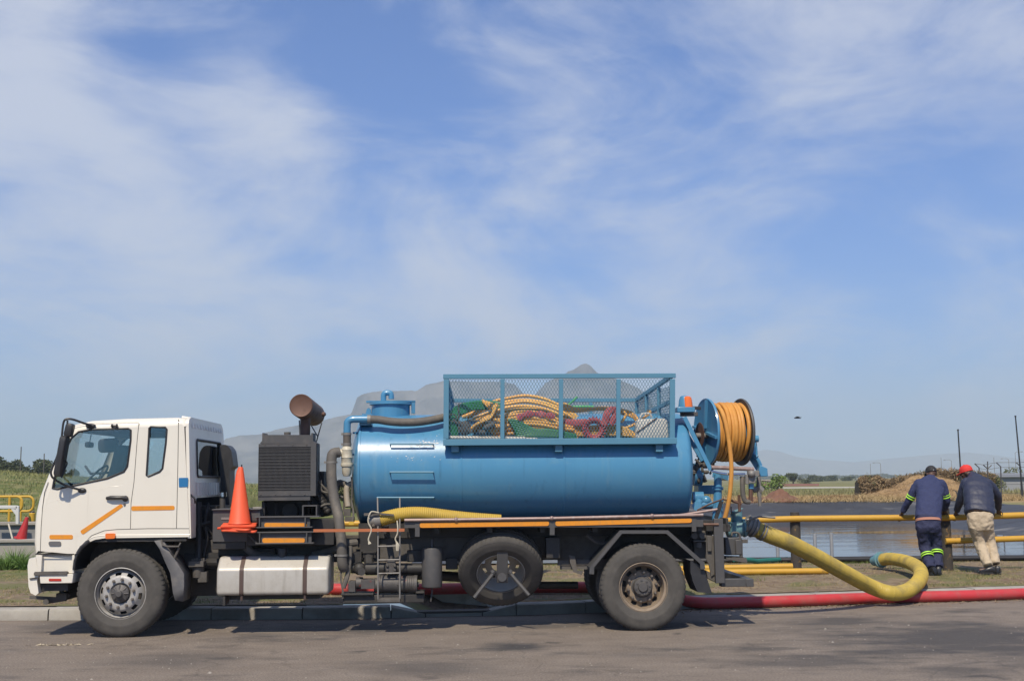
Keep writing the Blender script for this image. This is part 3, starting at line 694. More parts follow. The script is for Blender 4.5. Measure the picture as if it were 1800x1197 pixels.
# mudguard behind the front wheel
prf = [(628, 680), (655, 720), (680, 780), (705, 835), (712, 880), (718, 930), (728, 965)]; prr = [(668, 676), (705, 745), (738, 790), (755, 818), (768, 840), (768, 900), (762, 972)]
b = MB(); A = [q1(*p) for p in prf]; B = [q1(*p) for p in prr]
b.loft([[(a.x, y, a.z) for a in A] for y in (.05, .42)] , caps=False, closed=False)
b.loft([[v for v in A], [(v.x, .03, v.z) for v in B], [(v.x, .40, v.z) for v in B]], caps=False, closed=False)
o = b.build('mudguard', gplastic, cab); o.modifiers.new('solid', 'SOLIDIFY').thickness = .012
b = MB(); b.tube([q1(662, 676, .02), q1(668, 700, .0), (q1(690, 708)), q1(745, 708), q1(755, 690, .02)], .012, 6); b.tube([q1(748, 715, .03), q1(712, 790, .06)], .014, 6); b.build('guard_bracket', dusty, cab)
# mirrors
def arm(pts, r=.014): return spl([q1(x, z, y) for x, z, y in pts], 6)
mir = MB(); mir.tube(arm([(335, 132, -.01), (290, 118, -.10), (240, 101, -.18), (208, 100, -.2), (194, 120, -.2), (184, 200, -.2), (165, 275, -.2), (140, 335, -.2), (135, 360, -.2), (150, 385, -.18), (210, 418, -.1), (285, 440, -.01)]), .013, 8)
mir.tube(arm([(214, 105, -.2), (212, 140, -.2), (205, 170, -.2)]), .011, 6); mir.tube(arm([(185, 380, -.15), (200, 340, -.12), (212, 310, -.1), (200, 295, -.16)]), .009, 6)
mir.ball(q1(325, 132, -.01), (.06, .02, .028)); mir.ball(q1(283, 440, -.008), (.05, .02, .03))
mo = mir.build('mirror', plastic, truck)
def pebble(b, c, sx, sy, sz, rot=0):
    rr = []
    for t in (-1, -.9, -.6, .6, .9, 1):
        k = {1: .75, .9: .93, .6: 1}[abs(t)]
        ring = roundpoly([(-sx * k, -sz * k), (sx * k, -sz * k), (sx * k, sz * k), (-sx * k, sz * k)], min(sx, sz) * .7, 4)
        rr.append([Vector((c.x + p[0] * math.cos(rot) - p[1] * math.sin(rot), c.y + t * sy, c.z + p[0] * math.sin(rot) + p[1] * math.cos(rot))) for p in ring])
    b.loft(rr)
b = MB(); pebble(b, q1(187, 276, -.16), .038, .09, .235, R(-8)); b.build('mirror_head', plastic, mo)
b = MB(); pebble(b, q1(223, 152, -.15), .042, .06, .078, R(-12)); b.build('mirror_head', plastic, mo)
# cab interior
for y0, y1 in ((.034, .040), (WC - .040, WC - .034)):
    b = MB(); b.platey([tuple(p) for p in ins], y0, y1, [wd, wq]); b.build('door_trim', mat('trim_grey', (.07, .07, .072), .8), cab, smooth=0)
b = MB()
for yc in (.50, 1.5):
    for cx_, cz_, sx_, sz_, ro in ((468, 360, .09, .34, R(-12)), (474, 285, .06, .10, R(-12))):
        c = q1(cx_, cz_, yc); pebble(b, c, sx_, .22 if sz_ > .2 else .12, sz_, ro)
    c = q1(395, 470, yc); pebble(b, c, .26, .24, .08)
b.build('seat', seatm, cab)
b = MB(); c0 = q1(175, 440); c1 = q1(275, 395); b.box(c0.x, c1.x - .1, .06, WC - .06, c0.z - .35, q1(0, 405).z); b.box(c0.x + .12, c1.x + .03, 1.1, 1.9, c0.z - .3, q1(0, 385).z)
b.build('dashboard', plastic, cab, bevel=.03)
b = MB(); c = q1(345, 385, 1.45); ax = Vector((-.75, 0, .66)).normalized(); u = Vector((0, 1, 0)); v = ax.cross(u)
b.tube([c + (u * math.cos(t) + v * math.sin(t)) * .22 for t in np.linspace(0, 2 * math.pi, 28)[:-1]], .014, 6, closed=True); b.tube([c, c - ax * .35], .03, 8); b.tube([c - u * .21, c + u * .21], .012, 6); b.build('steering_wheel', plastic, cab)
b = MB(); c = q1(410, 225, 1.6); pebble(b, c, .13, .02, .09, R(3)); c = q1(318, 222, 1.05); pebble(b, c, .03, .10, .035); b.tube([c, c + Vector((.02, 0, .13))], .006, 6); b.build('sun_visor', plastic, cab)
b = MB(); b.box(cp[9].x + .18, cp[14].x - .05, .1, WC - .1, cp[12].y - .16, cp[12].y - .14); b.build('headlining', seatm, cab)
b = MB(); b.box(q1(545, 0).x, q1(575, 0).x, WC - .10, WC - .04, q1(0, 600).z, q1(0, 150).z); b.box(q1(545, 0).x, q1(575, 0).x, .04, .10, q1(0, 600).z, q1(0, 150).z); b.build('door_pillar', seatm, cab)
b = MB(); b.tube([q1(300, 325, WC - .12), q1(325, 360, WC - .4), q1(460, 352, WC - .5)], .018, 6); b.build('grab_rail', plastic, cab)

# ------------------------------------------------ wheels
tyre_prof = [(.275, -.118), (.298, -.132), (.32, -.140), (.36, -.150), (.372, -.154), (.385, -.151), (.42, -.150), (.45, -.144), (.475, -.133), (.488, -.120), (.496, -.104), (.500, -.08), (.500, -.062), (.488, -.060), (.488, -.052), (.500, -.050), (.502, -.012), (.490, -.010), (.490, .0),
             (.490, .010), (.502, .012), (.500, .050), (.488, .052), (.488, .060), (.500, .062), (.500, .08), (.496, .104), (.488, .12), (.475, .133), (.45, .144), (.385, .151), (.36, .15), (.32, .14), (.298, .132), (.275, .118)]
def tyre_mesh():
    b = MB(); b.lathe(tyre_prof, seg=72)
    for k in range(54):
        a = 2 * math.pi * k / 54; ca, sa = math.cos(a), math.sin(a); t = Vector((-sa, 0, ca)); r = Vector((ca, 0, sa))
        for s in (-1, 1):
            p = [(.474, s * .137), (.490, s * .126), (.5035, s * .104), (.5065, s * .066), (.48, s * .07)]
            rr = [[r * q[0] + Vector((0, q[1], 0)) + t * w for q in p] for w in (-.0185, .0185)]
            b.loft(rr)
    me = b.build('tyre_src', rubber); m = me.data; bpy.data.objects.remove(me); return m
TY = tyre_mesh()
def src(b, m, smooth=35):
    o = b.build('src', m, smooth=smooth); d = o.data; bpy.data.objects.remove(o); return d
def disc_holes(b, prof, seg, ring, per, width):
    b.lathe(prof, seg=seg, skip=lambda i, k: i == ring and (k % per) < width)
b = MB(); b.lathe([(.285, -.132), (.298, -.128), (.297, -.115), (.283, -.108), (.272, -.09), (.262, -.05), (.258, .06), (.29, .13)], seg=60)
disc_holes(b, [(.262, -.045), (.252, -.06), (.236, -.085), (.205, -.118), (.19, -.132), (.178, -.137), (.125, -.137), (.11, -.12)], 60, 2, 6, 3)
RIMF = src(b, rimw)
b = MB(); b.lathe([(.0, -.215), (.03, -.215), (.036, -.21), (.04, -.185), (.055, -.18), (.075, -.165), (.092, -.16), (.102, -.15), (.104, -.10), (0, -.1)], seg=30)
for k in range(8): a = k * math.pi / 4; b.tube([(.05 * math.cos(a), -.175, .05 * math.sin(a)), (.095 * math.cos(a), -.155, .095 * math.sin(a))], .012, 6)
HUBF = src(b, hubm)
def nuts(rad, y, n=10):
    b = MB()
    for k in range(n):
        a = 2 * math.pi * (k + .3) / n; c = Vector((rad * math.cos(a), y, rad * math.sin(a))); b.cyl(c, c + Vector((0, -.028, 0)), .019, .017, seg=6); b.cyl(c + Vector((0, -.028, 0)), c + Vector((0, -.042, 0)), .011, .009, seg=8)
    return src(b, nutm)
NUTF = nuts(.157, -.135); NUTB = nuts(.168, .0)
b = MB(); b.lathe([(.280, -.128), (.294, -.124), (.292, -.112), (.276, -.105), (.270, -.092), (.250, -.085), (.242, -.03), (.235, .03), (.232, .05)], seg=60)
disc_holes(b, [(.236, .045), (.228, .045), (.192, .022), (.186, .012), (.176, .002), (.13, .0), (.12, .02)], 60, 1, 6, 3)
RIMB = src(b, rimb)
b = MB(); b.lathe([(0, -.105), (.05, -.105), (.055, -.098), (.06, -.085), (.098, -.08), (.106, -.07), (.112, .0), (.13, .005)], seg=30)
for k in range(8): a = k * math.pi / 4 + .2; c = Vector((.08 * math.cos(a), -.08, .08 * math.sin(a))); b.cyl(c, c + Vector((0, -.012, 0)), .012, seg=6)
HUBB = src(b, hubm)
backing = MB(); backing.lathe([(0, .09), (.26, .09)], seg=40); BACK = src(backing, black)
def wheel(loc, kind, flip=False, inner=False):
    e = empty('wheel', loc, truck)
    if flip: e.rotation_euler = (0, 0, math.pi)
    link('tyre', TY, e)
    link('rim', RIMF if kind == 'f' else RIMB, e)
    if not inner:
        link('hub', HUBF if kind == 'f' else HUBB, e); link('wheel_nuts', NUTF if kind == 'f' else NUTB, e)['kind'] = 'stuff'
    link('brake_drum', BACK, e); return e
RWX = T(1131, 1031, .05).x
wheel((0, .165, .497), 'f'); wheel((0, WC - .165, .497), 'f', True)
wheel((RWX, .17, .497), 'b'); wheel((RWX, .52, .497), 'b', inner=True); wheel((RWX, WC - .10, .497), 'b', True); wheel((RWX, WC - .45, .497), 'b', True, inner=True)
b = MB(); b.cyl((0, .3, .5), (0, WC - .3, .5), .07); b.build('front_axle', black, truck)
b = MB(); b.cyl((RWX, .3, .5), (RWX, WC - .3, .5), .09); b.ball((RWX, WC / 2, .5), (.22, .2, .22)); b.build('rear_axle', black, truck)

# ------------------------------------------------ chassis
b = MB(); XB = q10(380, 600).x
for y in (.58, 1.44):
    z0, z1 = .80, 1.06
    b.box(-.9, XB, y, y + .01, z0, z1); b.box(-.9, XB, y, y + .08, z1, z1 + .01); b.box(-.9, XB, y, y + .08, z0 - .01, z0)
for x in np.arange(-.5, XB, .9): b.box(x, x + .08, .6, 1.5, .85, 1.0)
b.build('chassis_rail', dusty, truck)
b = MB(); x0, x1 = q9(150, 0, .5).x, XB; b.box(x0, x1, .52, 1.62, 1.075, 1.25); 
for x in np.arange(x0 + .3, x1, .62): b.box(x, x + .06, .10, .52, 1.14, 1.22)
b.build('subframe', black, truck)
# side guard board with reflective strips
b = MB(); L0, L1 = q9(555, 115), q10(240, 530); L0b, L1b = q9(555, 188), q10(240, 622)
b.platey([xz(L0), xz(L1), xz(L1b), xz(q9(690, 188)), xz(L0b)], .0, .02)
for zx in (668,): b.platey([xz(q9(648, 150)), xz(q9(688, 150)), xz(q9(688, 264)), xz(q9(648, 264))], -.008, .05)
for p in ((1278, 190, 1325, 312),): b.platey([xz(q6(1282, 160)), xz(q6(1328, 160)), xz(q6(1325, 312)), xz(q6(1283, 312))], -.008, .05)
b.platey([xz(q7(1034, 140)), xz(q7(1072, 140)), xz(q7(1072, 258)), xz(q7(1036, 258))], -.008, .05)
b.box(L0.x, L1.x, .02, .5, q9(0, 120).z - .012, q9(0, 120).z + .002)
side = b.build('side_board', dgrey, truck)
rp = mat('rail_worn', (.30, .22, .20), .5, .3, var=(.17, .10, .085), var_scale=10, grime=(.5, .46, .44), grime_scale=18)
b = MB(); b.tube([q9(555, 120, -.02), q6(420, 172, -.02), q6(1300, 160, -.02), q7(700, 128, -.02), q7(1130, 118, -.02)], .018, 8)
for c in (q6(425, 172, -.02), q6(1300, 160, -.02), q7(700, 128, -.02)): b.ball(c, .028, 8, 6)
b.build('top_rail', rp, truck)
b = MB(); b.tube([q7(940, 120, .2), q7(1080, 98, .2), q7(1260, 70, .2)], .016, 8); b.build('rear_rail', rp, truck)
def tstrip(q, poly, y0=-.012, y1=-.001, rr=.03, m=orange_ref, nm='reflective_strip', par=None):
    b = MB(); b.platey([tuple(p) for p in roundpoly([xz(q(*p)) for p in poly], rr, 5)], y0, y1); return b.build(nm, m, par or truck, smooth=0)
tstrip(q6, [(93, 200), (1276, 185), (1274, 228), (93, 246)], par=side); 
b = MB(); b.platey([tuple(p) for p in roundpoly([xz(q6(1332, 184)), xz(q7(1034, 146)), xz(q7(1032, 184)), xz(q6(1334, 230))], .03, 5)], -.012, -.001); b.build('reflective_strip', orange_ref, side, smooth=0)
# square mudguard over the rear wheels, mud flap
op = [(175, 560), (430, 248), (835, 248), (1140, 515), (1146, 575)]; ip = [(212, 568), (452, 280), (822, 280), (1105, 520), (1110, 580)]
b = MB(); A = [q7(*p) for p in op]; B = [q7(*p) for p in ip]
b.platey([xz(q7(*p)) for p in [(172, 615), (175, 560), (430, 248), (835, 248), (1140, 515), (1148, 575), (1108, 575), (1104, 528), (820, 276), (447, 276), (212, 560), (212, 618)]], .0, .012)
b.loft([[(a.x, y, a.z) for a in A] for y in (.002, .7)] , caps=False, closed=False)
o = b.build('rear_mudguard', dgrey, truck, smooth=20)
b = MB(); A2 = [Vector((a.x, 0, a.z + .004)) for a in A]
b.loft([[(a.x, y, a.z) for a in A2] for y in (1.45, 2.1)], caps=False, closed=False); b.build('rear_mudguard', dgrey, truck, smooth=20)
b = MB(); b.platey([xz(q7(*p)) for p in [(1030, 505), (1140, 560), (1165, 640), (1212, 782), (1090, 770), (1050, 680), (1030, 600)]], .05, .062); b.platey([xz(q7(*p)) for p in [(1030, 505), (1140, 560), (1165, 640), (1212, 782), (1090, 770), (1050, 680), (1030, 600)]], .06, .55)
b.build('mud_flap', plastic, truck)
b = MB(); b.platey([xz(q7(*p)) for p in [(20, 470), (70, 480), (90, 600), (140, 610), (130, 640), (60, 615), (30, 540)]], .3, .34); b.tube([q7(150, 290, .3), q7(230, 350, .3), q7(320, 360, .35)], .02, 6); b.box(q7(-80, 0).x, q7(480, 0).x, .35, .42, .74, .80); b.box(q7(-60, 0).x, q7(700, 0).x, .36, .41, .69, .735); b.build('leaf_spring', dusty, truck)
# under-tank block and boxes
b = MB(); b.box(q6(1240, 0, .3).x, q6(1370, 0, .3).x, .25, .5, q6(0, 540, .3).z, q6(0, 345, .3).z); b.box(q6(330, 0, .5).x, q6(440, 0, .5).x, .4, .5, q6(0, 655).z, q6(0, 545).z); b.box(q6(-20, 0, .5).x, q6(130, 0).x, .4, .5, q6(0, 580).z, q6(0, 470).z); b.build('under_box', black, truck, bevel=.01)
b = MB(); b.cyl(q6(1180, 770, 1.1), q6(1540, 770, 1.1), .045); b.cyl(q6(-200, 660, .9), q6(1180, 735, 1.0), .06); b.build('prop_shaft', black, truck)

# ------------------------------------------------ spare wheel slung under the bed
sp = empty('spare_wheel', q6(832, 605, .42), truck); sp.rotation_euler = (R(35), 0, 0)
link('tyre', TY, sp); 
b = MB(); b.lathe([(.280, -.128), (.296, -.122), (.292, -.108), (.272, -.10), (.262, -.06), (.245, .05), (.235, .065)], seg=48); disc_holes(b, [(.236, .06), (.226, .065), (.19, .055), (.18, .05), (.12, .05), (.11, .052)], 60, 1, 6, 3)
link('rim', src(b, mat('rim_grey', (.36, .35, .33), .55, .1, var=(.26, .25, .23), var_scale=8)), sp)
b = MB(); b.bar(q6(848, 418, .12), q6(848, 745, .22), .13, .05, (0, 1, 0)); b.build('spare_bracket', dgrey, truck, bevel=.006)
b = MB(); b.tube([q6(775, 650, .2), q6(590, 885, .12)], .022, 8); b.tube([q6(910, 650, .2), q6(1092, 862, .12)], .022, 8)
c = q6(845, 695, .16); b.cyl(c, c + Vector((0, -.05, 0)), .05); b.tube([q6(775, 640, .2), q6(760, 660, .2)], .035, 8); b.tube([q6(905, 640, .2), q6(925, 660, .2)], .035, 8); b.build('spare_clamp', dgrey, truck)

# ------------------------------------------------ black air cylinder, pump, ladder
b = MB(); c0, c1 = q9(797, 712, .28), q9(797, 358, .28); b.lathe([(0, 0), (.10, 0), (.118, .012), (.12, .03), (.12, c1.z - c0.z - .03), (.112, c1.z - c0.z - .005), (0, c1.z - c0.z)], c0, (0, 0, 1), 32); b.cyl(c1, c1 + Vector((0, 0, .09)), .02); b.tube([c0, c0 + Vector((0, 0, -.05)), c0 + Vector((-.015, 0, -.16))], .01, 6)
b.build('air_cylinder', dgrey, truck)
pumpm = mat('pump_iron', (.075, .07, .068), .6, .3, var=(.13, .12, .11), var_scale=16, grime=(.32, .05, .04), grime_scale=11, grime_lo=.60, grime_hi=.70, grime_amt=.8, bump=.3)
def hcyl(b, q, x0, x1, zc, r, y): b.cyl(q(x0, zc, y), q(x1, zc, y), r)
b = MB(); hcyl(b, q9, 335, 510, 680, .105, .28); hcyl(b, q9, 320, 345, 680, .115, .28); hcyl(b, q9, 505, 525, 680, .115, .28); hcyl(b, q9, 525, 640, 683, .10, .28); hcyl(b, q9, 636, 668, 683, .107, .28); hcyl(b, q9, 668, 682, 683, .03, .28); hcyl(b, q9, 290, 322, 690, .085, .28)
for k in range(5): hcyl(b, q9, 545 + k * 18, 550 + k * 18, 683, .106, .28)
b.box(q9(180, 0, .25).x, q9(300, 0, .25).x, .18, .38, q9(0, 722, .25).z, q9(0, 640, .25).z); hcyl(b, q9, 130, 190, 672, .07, .28); b.box(q9(70, 0, .25).x, q9(130, 0, .25).x, .2, .36, q9(0, 748, .25).z, q9(0, 655, .25).z)
for a in np.linspace(0, 2 * math.pi, 9)[:-1]: c = q9(512, 680, .28) + Vector((0, .1 * math.cos(a), .1 * math.sin(a))); b.cyl(c - Vector((.02, 0, 0)), c + Vector((.02, 0, 0)), .012, seg=6)
b.box(q9(395, 0, .2).x, q9(480, 0, .2).x, .15, .3, q9(0, 580, .2).z, q9(0, 500, .2).z); b.box(q9(405, 0, .2).x, q9(475, 0, .2).x, .17, .28, q9(0, 500, .2).z, q9(0, 475, .2).z); b.cyl(q9(440, 475, .22), q9(440, 425, .22), .02)
for dx in (405, 470):
    for dz in (520, 560): b.cyl(q9(dx, dz, .15), q9(dx, dz, .13), .018, seg=6)
b.build('pump', pumpm, truck, bevel=.006)
b = MB(); b.box(q9(0, 0, .15).x, q9(285, 0, .15).x, .15, .45, q9(0, 782, .15).z, q9(0, 765, .15).z); b.box(q9(20, 0, .2).x, q9(725, 0, .2).x, .2, .5, q9(0, 850, .2).z, q9(0, 782, .2).z); b.box(q9(655, 0, .15).x, q9(728, 0, .15).x, .15, .45, q9(0, 772, .15).z, q9(0, 755, .15).z); b.build('pump_mount', black, truck, bevel=.005)
b = MB(); hcyl(b, q9, 215, 400, 545, .075, .34); hcyl(b, q9, 470, 718, 545, .065, .34); b.cyl(q9(90, 540, .34), q9(215, 548, .34), .06); b.ball(q9(160, 545, .30), .075); b.cyl(q9(178, 572, .3), q9(178, 572, .2), .045); b.tube([q9(240, 420, .4), q9(245, 540, .36)], .06, 10); b.box(q9(190, 0, .35).x, q9(305, 0, .35).x, .33, .5, q9(0, 410, .35).z, q9(0, 402, .35).z)
for k in range(5): b.cyl(q9(200 + k * 24, 410, .36), q9(200 + k * 24, 450, .36), .014, seg=6)
b.box(q9(90, 0, .4).x, q9(180, 0, .4).x, .38, .5, q9(0, 540, .4).z, q9(0, 400, .4).z); b.box(q9(165, 0, .4).x, q9(310, 0, .4).x, .45, .55, q9(0, 400, .4).z, q9(0, 220, .4).z)
b.build('pump_pipe', black, truck)
lad = MB()
for x in (322, 514): lad.tube([q9(x - 4 if x < 400 else x, -75, .20), q9(x, 80, .08), q9(x, 250, .02), q9(x, 815, .0)], .0095, 8)
ladder = lad.build('ladder', chip, truck)
for z in (350, 470, 588): b = MB(); b.tube([q9(322, z, .01), q9(514, z - 4, .01)], .0095, 8); b.build('rung', chip, ladder)
b = MB(); b.box(q9(322, 0, 0).x, q9(520, 0, 0).x, -.03, .14, q9(0, 845).z, q9(0, 812).z); b.build('foot_step', dusty, ladder, bevel=.006)
# rungs welded on the tank
YT, ZT, RY, RZ = 1.06, 1.885, .79, .69
def tank_y(z, k=1.0): return YT - RY * math.sqrt(max(0, 1 - ((z - ZT) / RZ) ** 2)) * k
for (x0, x1, zz, drop) in ((342, 645, 560, 38), (340, 645, 757, 38), (250, 650, 935, 50)):
    b = MB(); zt_ = q4(0, zz, .3).z; y = tank_y(zt_) - .07; a, c = q4(x0, zz, y), q4(x1, zz, y)
    b.tube([Vector((a.x, y + .1, a.z - .015)), a, c, Vector((c.x, y + .1, c.z - .015))], .011, 8)
    if drop == 50:
        m_ = q4(345, zz, y); b.tube([m_, m_ + Vector((0, .12, 0))], .011, 6)
    b.build('tank_rung', bblue, truck)

# ------------------------------------------------ fuel tank
b = MB(); f0, f1 = q3(118, 0, .04).x, q3(972, 0, .04).x; zt, zb = q3(0, 447, .1).z, q3(0, 752, .04).z
sec = roundpoly([(.03, zb), (.03, zt - .135), (.19, zt), (.62, zt), (.62, zb)], [.05, .028, .028, .06, .07], 6)
def shr(k): 
    cy = .32; cz = (zt + zb) / 2; return [(cy + (p[0] - cy) * k, cz + (p[1] - cz) * k) for p in sec]
b.loft([[(x, y, z) for y, z in shr(k)] for x, k in ((f0 - .02, .90), (f0 - .012, .96), (f0, .99), (f0 + .015, 1), (f1 - .015, 1), (f1, .99), (f1 + .012, .96), (f1 + .02, .9))])
ft = b.build('fuel_tank', alu, truck, smooth=50)
strapm = mat('strap', (.085, .055, .045), .6)
for zx in (300, 797):
    b = MB(); x = q3(zx, 0, .03).x; cy = .32; cz = (zt + zb) / 2
    b.loft([[(xx, cy + (p[0] - cy) * kk, cz + (p[1] - cz) * kk) for p in sec] for xx, kk in ((x - .024, 1.0), (x - .024, 1.022), (x + .024, 1.022), (x + .024, 1.0))], caps=False)
    b.cyl((x, .06, zb - .005), (x, .06, zb - .06), .014, seg=6); b.build('tank_strap', strapm, ft)
b = MB(); c = q3(612, 480, .22); c.z = zt - .02; b.cyl(c, c + Vector((0, 0, .06)), .05); b.cyl(c + Vector((0, 0, .06)), c + Vector((0, 0, .11)), .062, .058); b.build('fuel_cap', plastic, ft)
b = MB(); b.tube(spl([q3(470, 512, .16), q3(485, 480, .18), q3(520, 478, .2), q3(560, 470, .22)]), .012, 6); b.ball(q3(500, 492, .14), (.04, .02, .02)); b.build('fuel_cap_chain', dusty, ft)
b = MB(); b.box(f0 + .1, f1 - .1, .2, .6, zb - .06, zb - .012); b.box(q3(150, 0).x, q3(168, 0).x, .05, .3, zb - .11, zb - .01); b.build('fuel_tank_bracket', black, truck)

# ------------------------------------------------ tool box, filter behind cab
b = MB(); b.box(q2(78, 0, .2).x, q2(430, 0, .2).x, .2, .75, q2(0, 1165, .2).z, q2(0, 922, .2).z); tb = b.build('battery_box', dgrey, truck, bevel=.008)
b = MB(); b.box(q2(72, 0, .2).x, q2(435, 0, .2).x, .17, .78, q2(0, 926, .2).z, q2(0, 918, .2).z); b.build('lid', dgrey, tb, bevel=.004)
b = MB(); p0, p1 = q2(124, 996, .198), q2(184, 978, .198); b.box(p0.x, p1.x, .193, .199, p0.z, p1.z); b.build('name_plate', chip, tb)
b = MB(); b.box(q11(370, 0, .2).x, q11(660, 0, .2).x, .22, .8, q11(0, 530, .2).z, q11(0, 465, .2).z); b.box(q11(405, 0, .3).x, q11(900, 0, .3).x, .45, .8, q11(0, 590, .3).z, q11(0, 530, .3).z); b.build('box_shelf', black, truck, bevel=.006)
b = MB(); b.tube(spl([q11(610, 400, .3), q11(650, 480, .3), q11(700, 545, .32), q11(790, 575, .4), q11(900, 560, .5)]), .05, 12); b.build('intake_hose', hosegrey, truck)
b = MB(); b.box(q11(170, 0, .25).x, q11(300, 0, .25).x, .25, .6, q11(0, 680, .25).z, q11(0, 632, .25).z); b.cyl(q11(240, 770, .35), q11(240, 680, .35), .06, .075); b.cyl(q11(238, 785, .35), q11(238, 770, .35), .03); b.box(q11(255, 0, .3).x, q11(330, 0, .3).x, .3, .4, q11(0, 815, .3).z, q11(0, 725, .3).z)
for k in range(6): b.cyl(q11(190 + k * 20, 630, .3), q11(190 + k * 20, 610 - 5 * (k % 3), .3), .012, seg=6)
b.build('air_dryer', dusty, truck)
b = MB(); b.tube([q11(240, 110, .5), q11(245, 300, .48), q11(250, 480, .45), q11(245, 610, .4)], .04, 10); b.tube(spl([q11(330, 120, .6), q11(300, 300, .55), q11(320, 430, .5), q11(290, 590, .45)]), .018, 8); b.tube(spl([q11(200, 140, .4), q11(215, 260, .4), q11(235, 320, .45), q11(340, 290, .6)]), .022, 8); b.box(q11(190, 0, .7).x, q11(400, 0, .7).x, .75, 1.6, q11(0, 590, .7).z, q11(0, 150, .7).z); b.box(q11(130, 0, .5).x, q11(440, 0, .5).x, .5, 1.6, q11(0, 700, .5).z, q11(0, 560, .5).z); b.tube([q11(430, 640, .4), q11(320, 640, .45), q11(250, 660, .5)], .05, 10); b.box(q11(120, 0, .7).x, q11(430, 0, .7).x, .62, 1.5, q11(0, 930, .7).z, q11(0, 700, .7).z)
for k in range(10):
    c = q11(random.uniform(200, 400), random.uniform(130, 600), .62); b.tube(spl([c, c + Vector((random.uniform(-.1, .1), -.05, random.uniform(-.15, .15))), c + Vector((random.uniform(-.15, .15), 0, random.uniform(-.25, .1)))]), random.uniform(.008, .018), 6)
b.build('gearbox', black, truck)
b = MB(); prk = roundpoly([xz(q1(948, 225, 1.75)), xz(q1(985, 222, 1.75)), xz(q1(1008, 250, 1.75)), xz(q1(1018, 330, 1.75)), xz(q1(1000, 338, 1.75)), xz(q1(1000, 520, 1.75)), xz(q1(960, 520, 1.75))], .04, 4); b.platey([tuple(p) for p in prk], 1.6, 1.95); b.build('air_intake', plastic, truck, bevel=.015)
b = MB(); b.cyl(q1(955, 530, .9), q1(955, 470, .9), .035); b.build('breather_pipe', dgrey, truck); b = MB(); b.cyl(q1(955, 470, .9), q1(955, 450, .9), .05); b.build('breather_cap', chrome, truck)
b = MB(); b.tube([q1(790, 405, .06), q1(792, 450, .05), q1(822, 478, .05), q1(824, 500, .1)], .012, 6); b.build('cab_latch', plastic, truck)

# ------------------------------------------------ pump engine with radiator and exhaust
YR = .28
b = MB(); p0, p1 = q2(400, 820, YR), q2(845, 425, YR)
b.box(p0.x, q2(800, 0, YR).x, YR + .02, YR + .30, p0.z, p1.z)
gx0, gx1, gz0, gz1 = q2(412, 0, YR).x, q2(802, 0, YR).x, q2(0, 785, YR).z, q2(0, 455, YR).z
fo = [(p0.x, p0.z), (q2(842, 0, YR).x, p0.z), (q2(842, 0, YR).x, p1.z), (p0.x, p1.z)]
b.platey(fo, YR - .01, YR + .04, [[(gx0, gz0), (gx1, gz0), (gx1, gz1), (gx0, gz1)]])
b.platey([xz(q2(*p, YR)) for p in ((412, 425), (430, 405), (432, 345), (442, 345), (450, 360), (800, 360), (800, 345), (812, 345), (812, 405), (845, 425))], YR + .0, YR + .28)
b.box(q2(412, 0, YR).x, q2(800, 0, YR).x, YR, YR + .3, q2(0, 857, YR).z, q2(0, 822, YR).z)
b.box(q2(802, 0, YR).x, q2(845, 0, YR).x, YR + .04, YR + .32, p0.z, p1.z)
rad = b.build('radiator', dgrey, truck)
fin = mat('radiator_fins', (.028, .028, .030), .6, .3)
b = MB(); b.box(gx0, gx1, YR + .012, YR + .019, gz0, gz1)
for i in range(34): z = gz0 + (gz1 - gz0) * (i + .5) / 34; b.box(gx0, gx1, YR + .004, YR + .013, z - .0035, z + .0035)
b.build('radiator_core', fin, rad, one=True)
b = MB()
for i in range(44): x = gx0 + (gx1 - gx0) * (i + .5) / 44; b.box(x - .0022, x + .0022, YR - .002, YR + .006, gz0, gz1)
for i in range(14): z = gz0 + (gz1 - gz0) * (i + .5) / 14; b.box(gx0, gx1, YR - .006, YR - .002, z - .003, z + .003)
b.build('radiator_grille', dgrey, rad, one=True)
b = MB()
for i in range(4): c = q2(450 + i * 105, 433, YR - .01); b.cyl(c, c + Vector((0, -.008, 0)), .008, seg=6); c = q2(420 + i * 110, 806, YR - .01); b.cyl(c, c + Vector((0, -.008, 0)), .008, seg=6)
c = q2(620, 352, .4); b.cyl(c - Vector((0, 0, .01)), c + Vector((0, 0, .02)), .04); b.build('bolt', dusty, rad)
b = MB(); e0, e1 = q2(455, 0, .6), q2(900, 0, .6); b.box(e0.x, e1.x, .62, 1.5, q2(0, 985, .6).z, q2(0, 640, .6).z); b.box(q2(800, 0, .5).x, q2(930, 0, .5).x, .55, 1.4, q2(0, 980, .5).z, q2(0, 760, .5).z)
for k in range(7): c = q2(850 + 12 * k, 800 + 22 * k, .5); b.ball(c, (.05, .06, .05), 10, 6)
b.box(q2(445, 0, .4).x, q2(470, 0, .4).x, .35, .5, q2(0, 985, .4).z, q2(0, 860, .4).z); b.box(q2(785, 0, .4).x, q2(800, 0, .4).x, .35, .5, q2(0, 985, .4).z, q2(0, 860, .4).z); b.box(q2(540, 0, .5).x, q2(556, 0, .5).x, .45, .5, q2(0, 985, .4).z, q2(0, 870, .4).z)
b.cyl(q2(640, 930, .55), q2(640, 930, .62), .10); b.build('pump_engine', black, truck, bevel=.01)
b = MB()
for pts in ([(845, 660), (850, 700), (900, 760), (940, 800)], [(870, 700), (880, 780), (960, 800), (1040, 830)], [(860, 900), (930, 880), (1000, 900)], [(880, 1050), (940, 1055), (975, 1030)]): b.tube(spl([q2(x, z, .45) for x, z in pts]), .014, 6)
b.tube(spl([q2(990, 760, .6), q2(1010, 720, .6), q2(1060, 735, .6)]), .04, 10); b.build('engine_hose', hosegrey, truck)
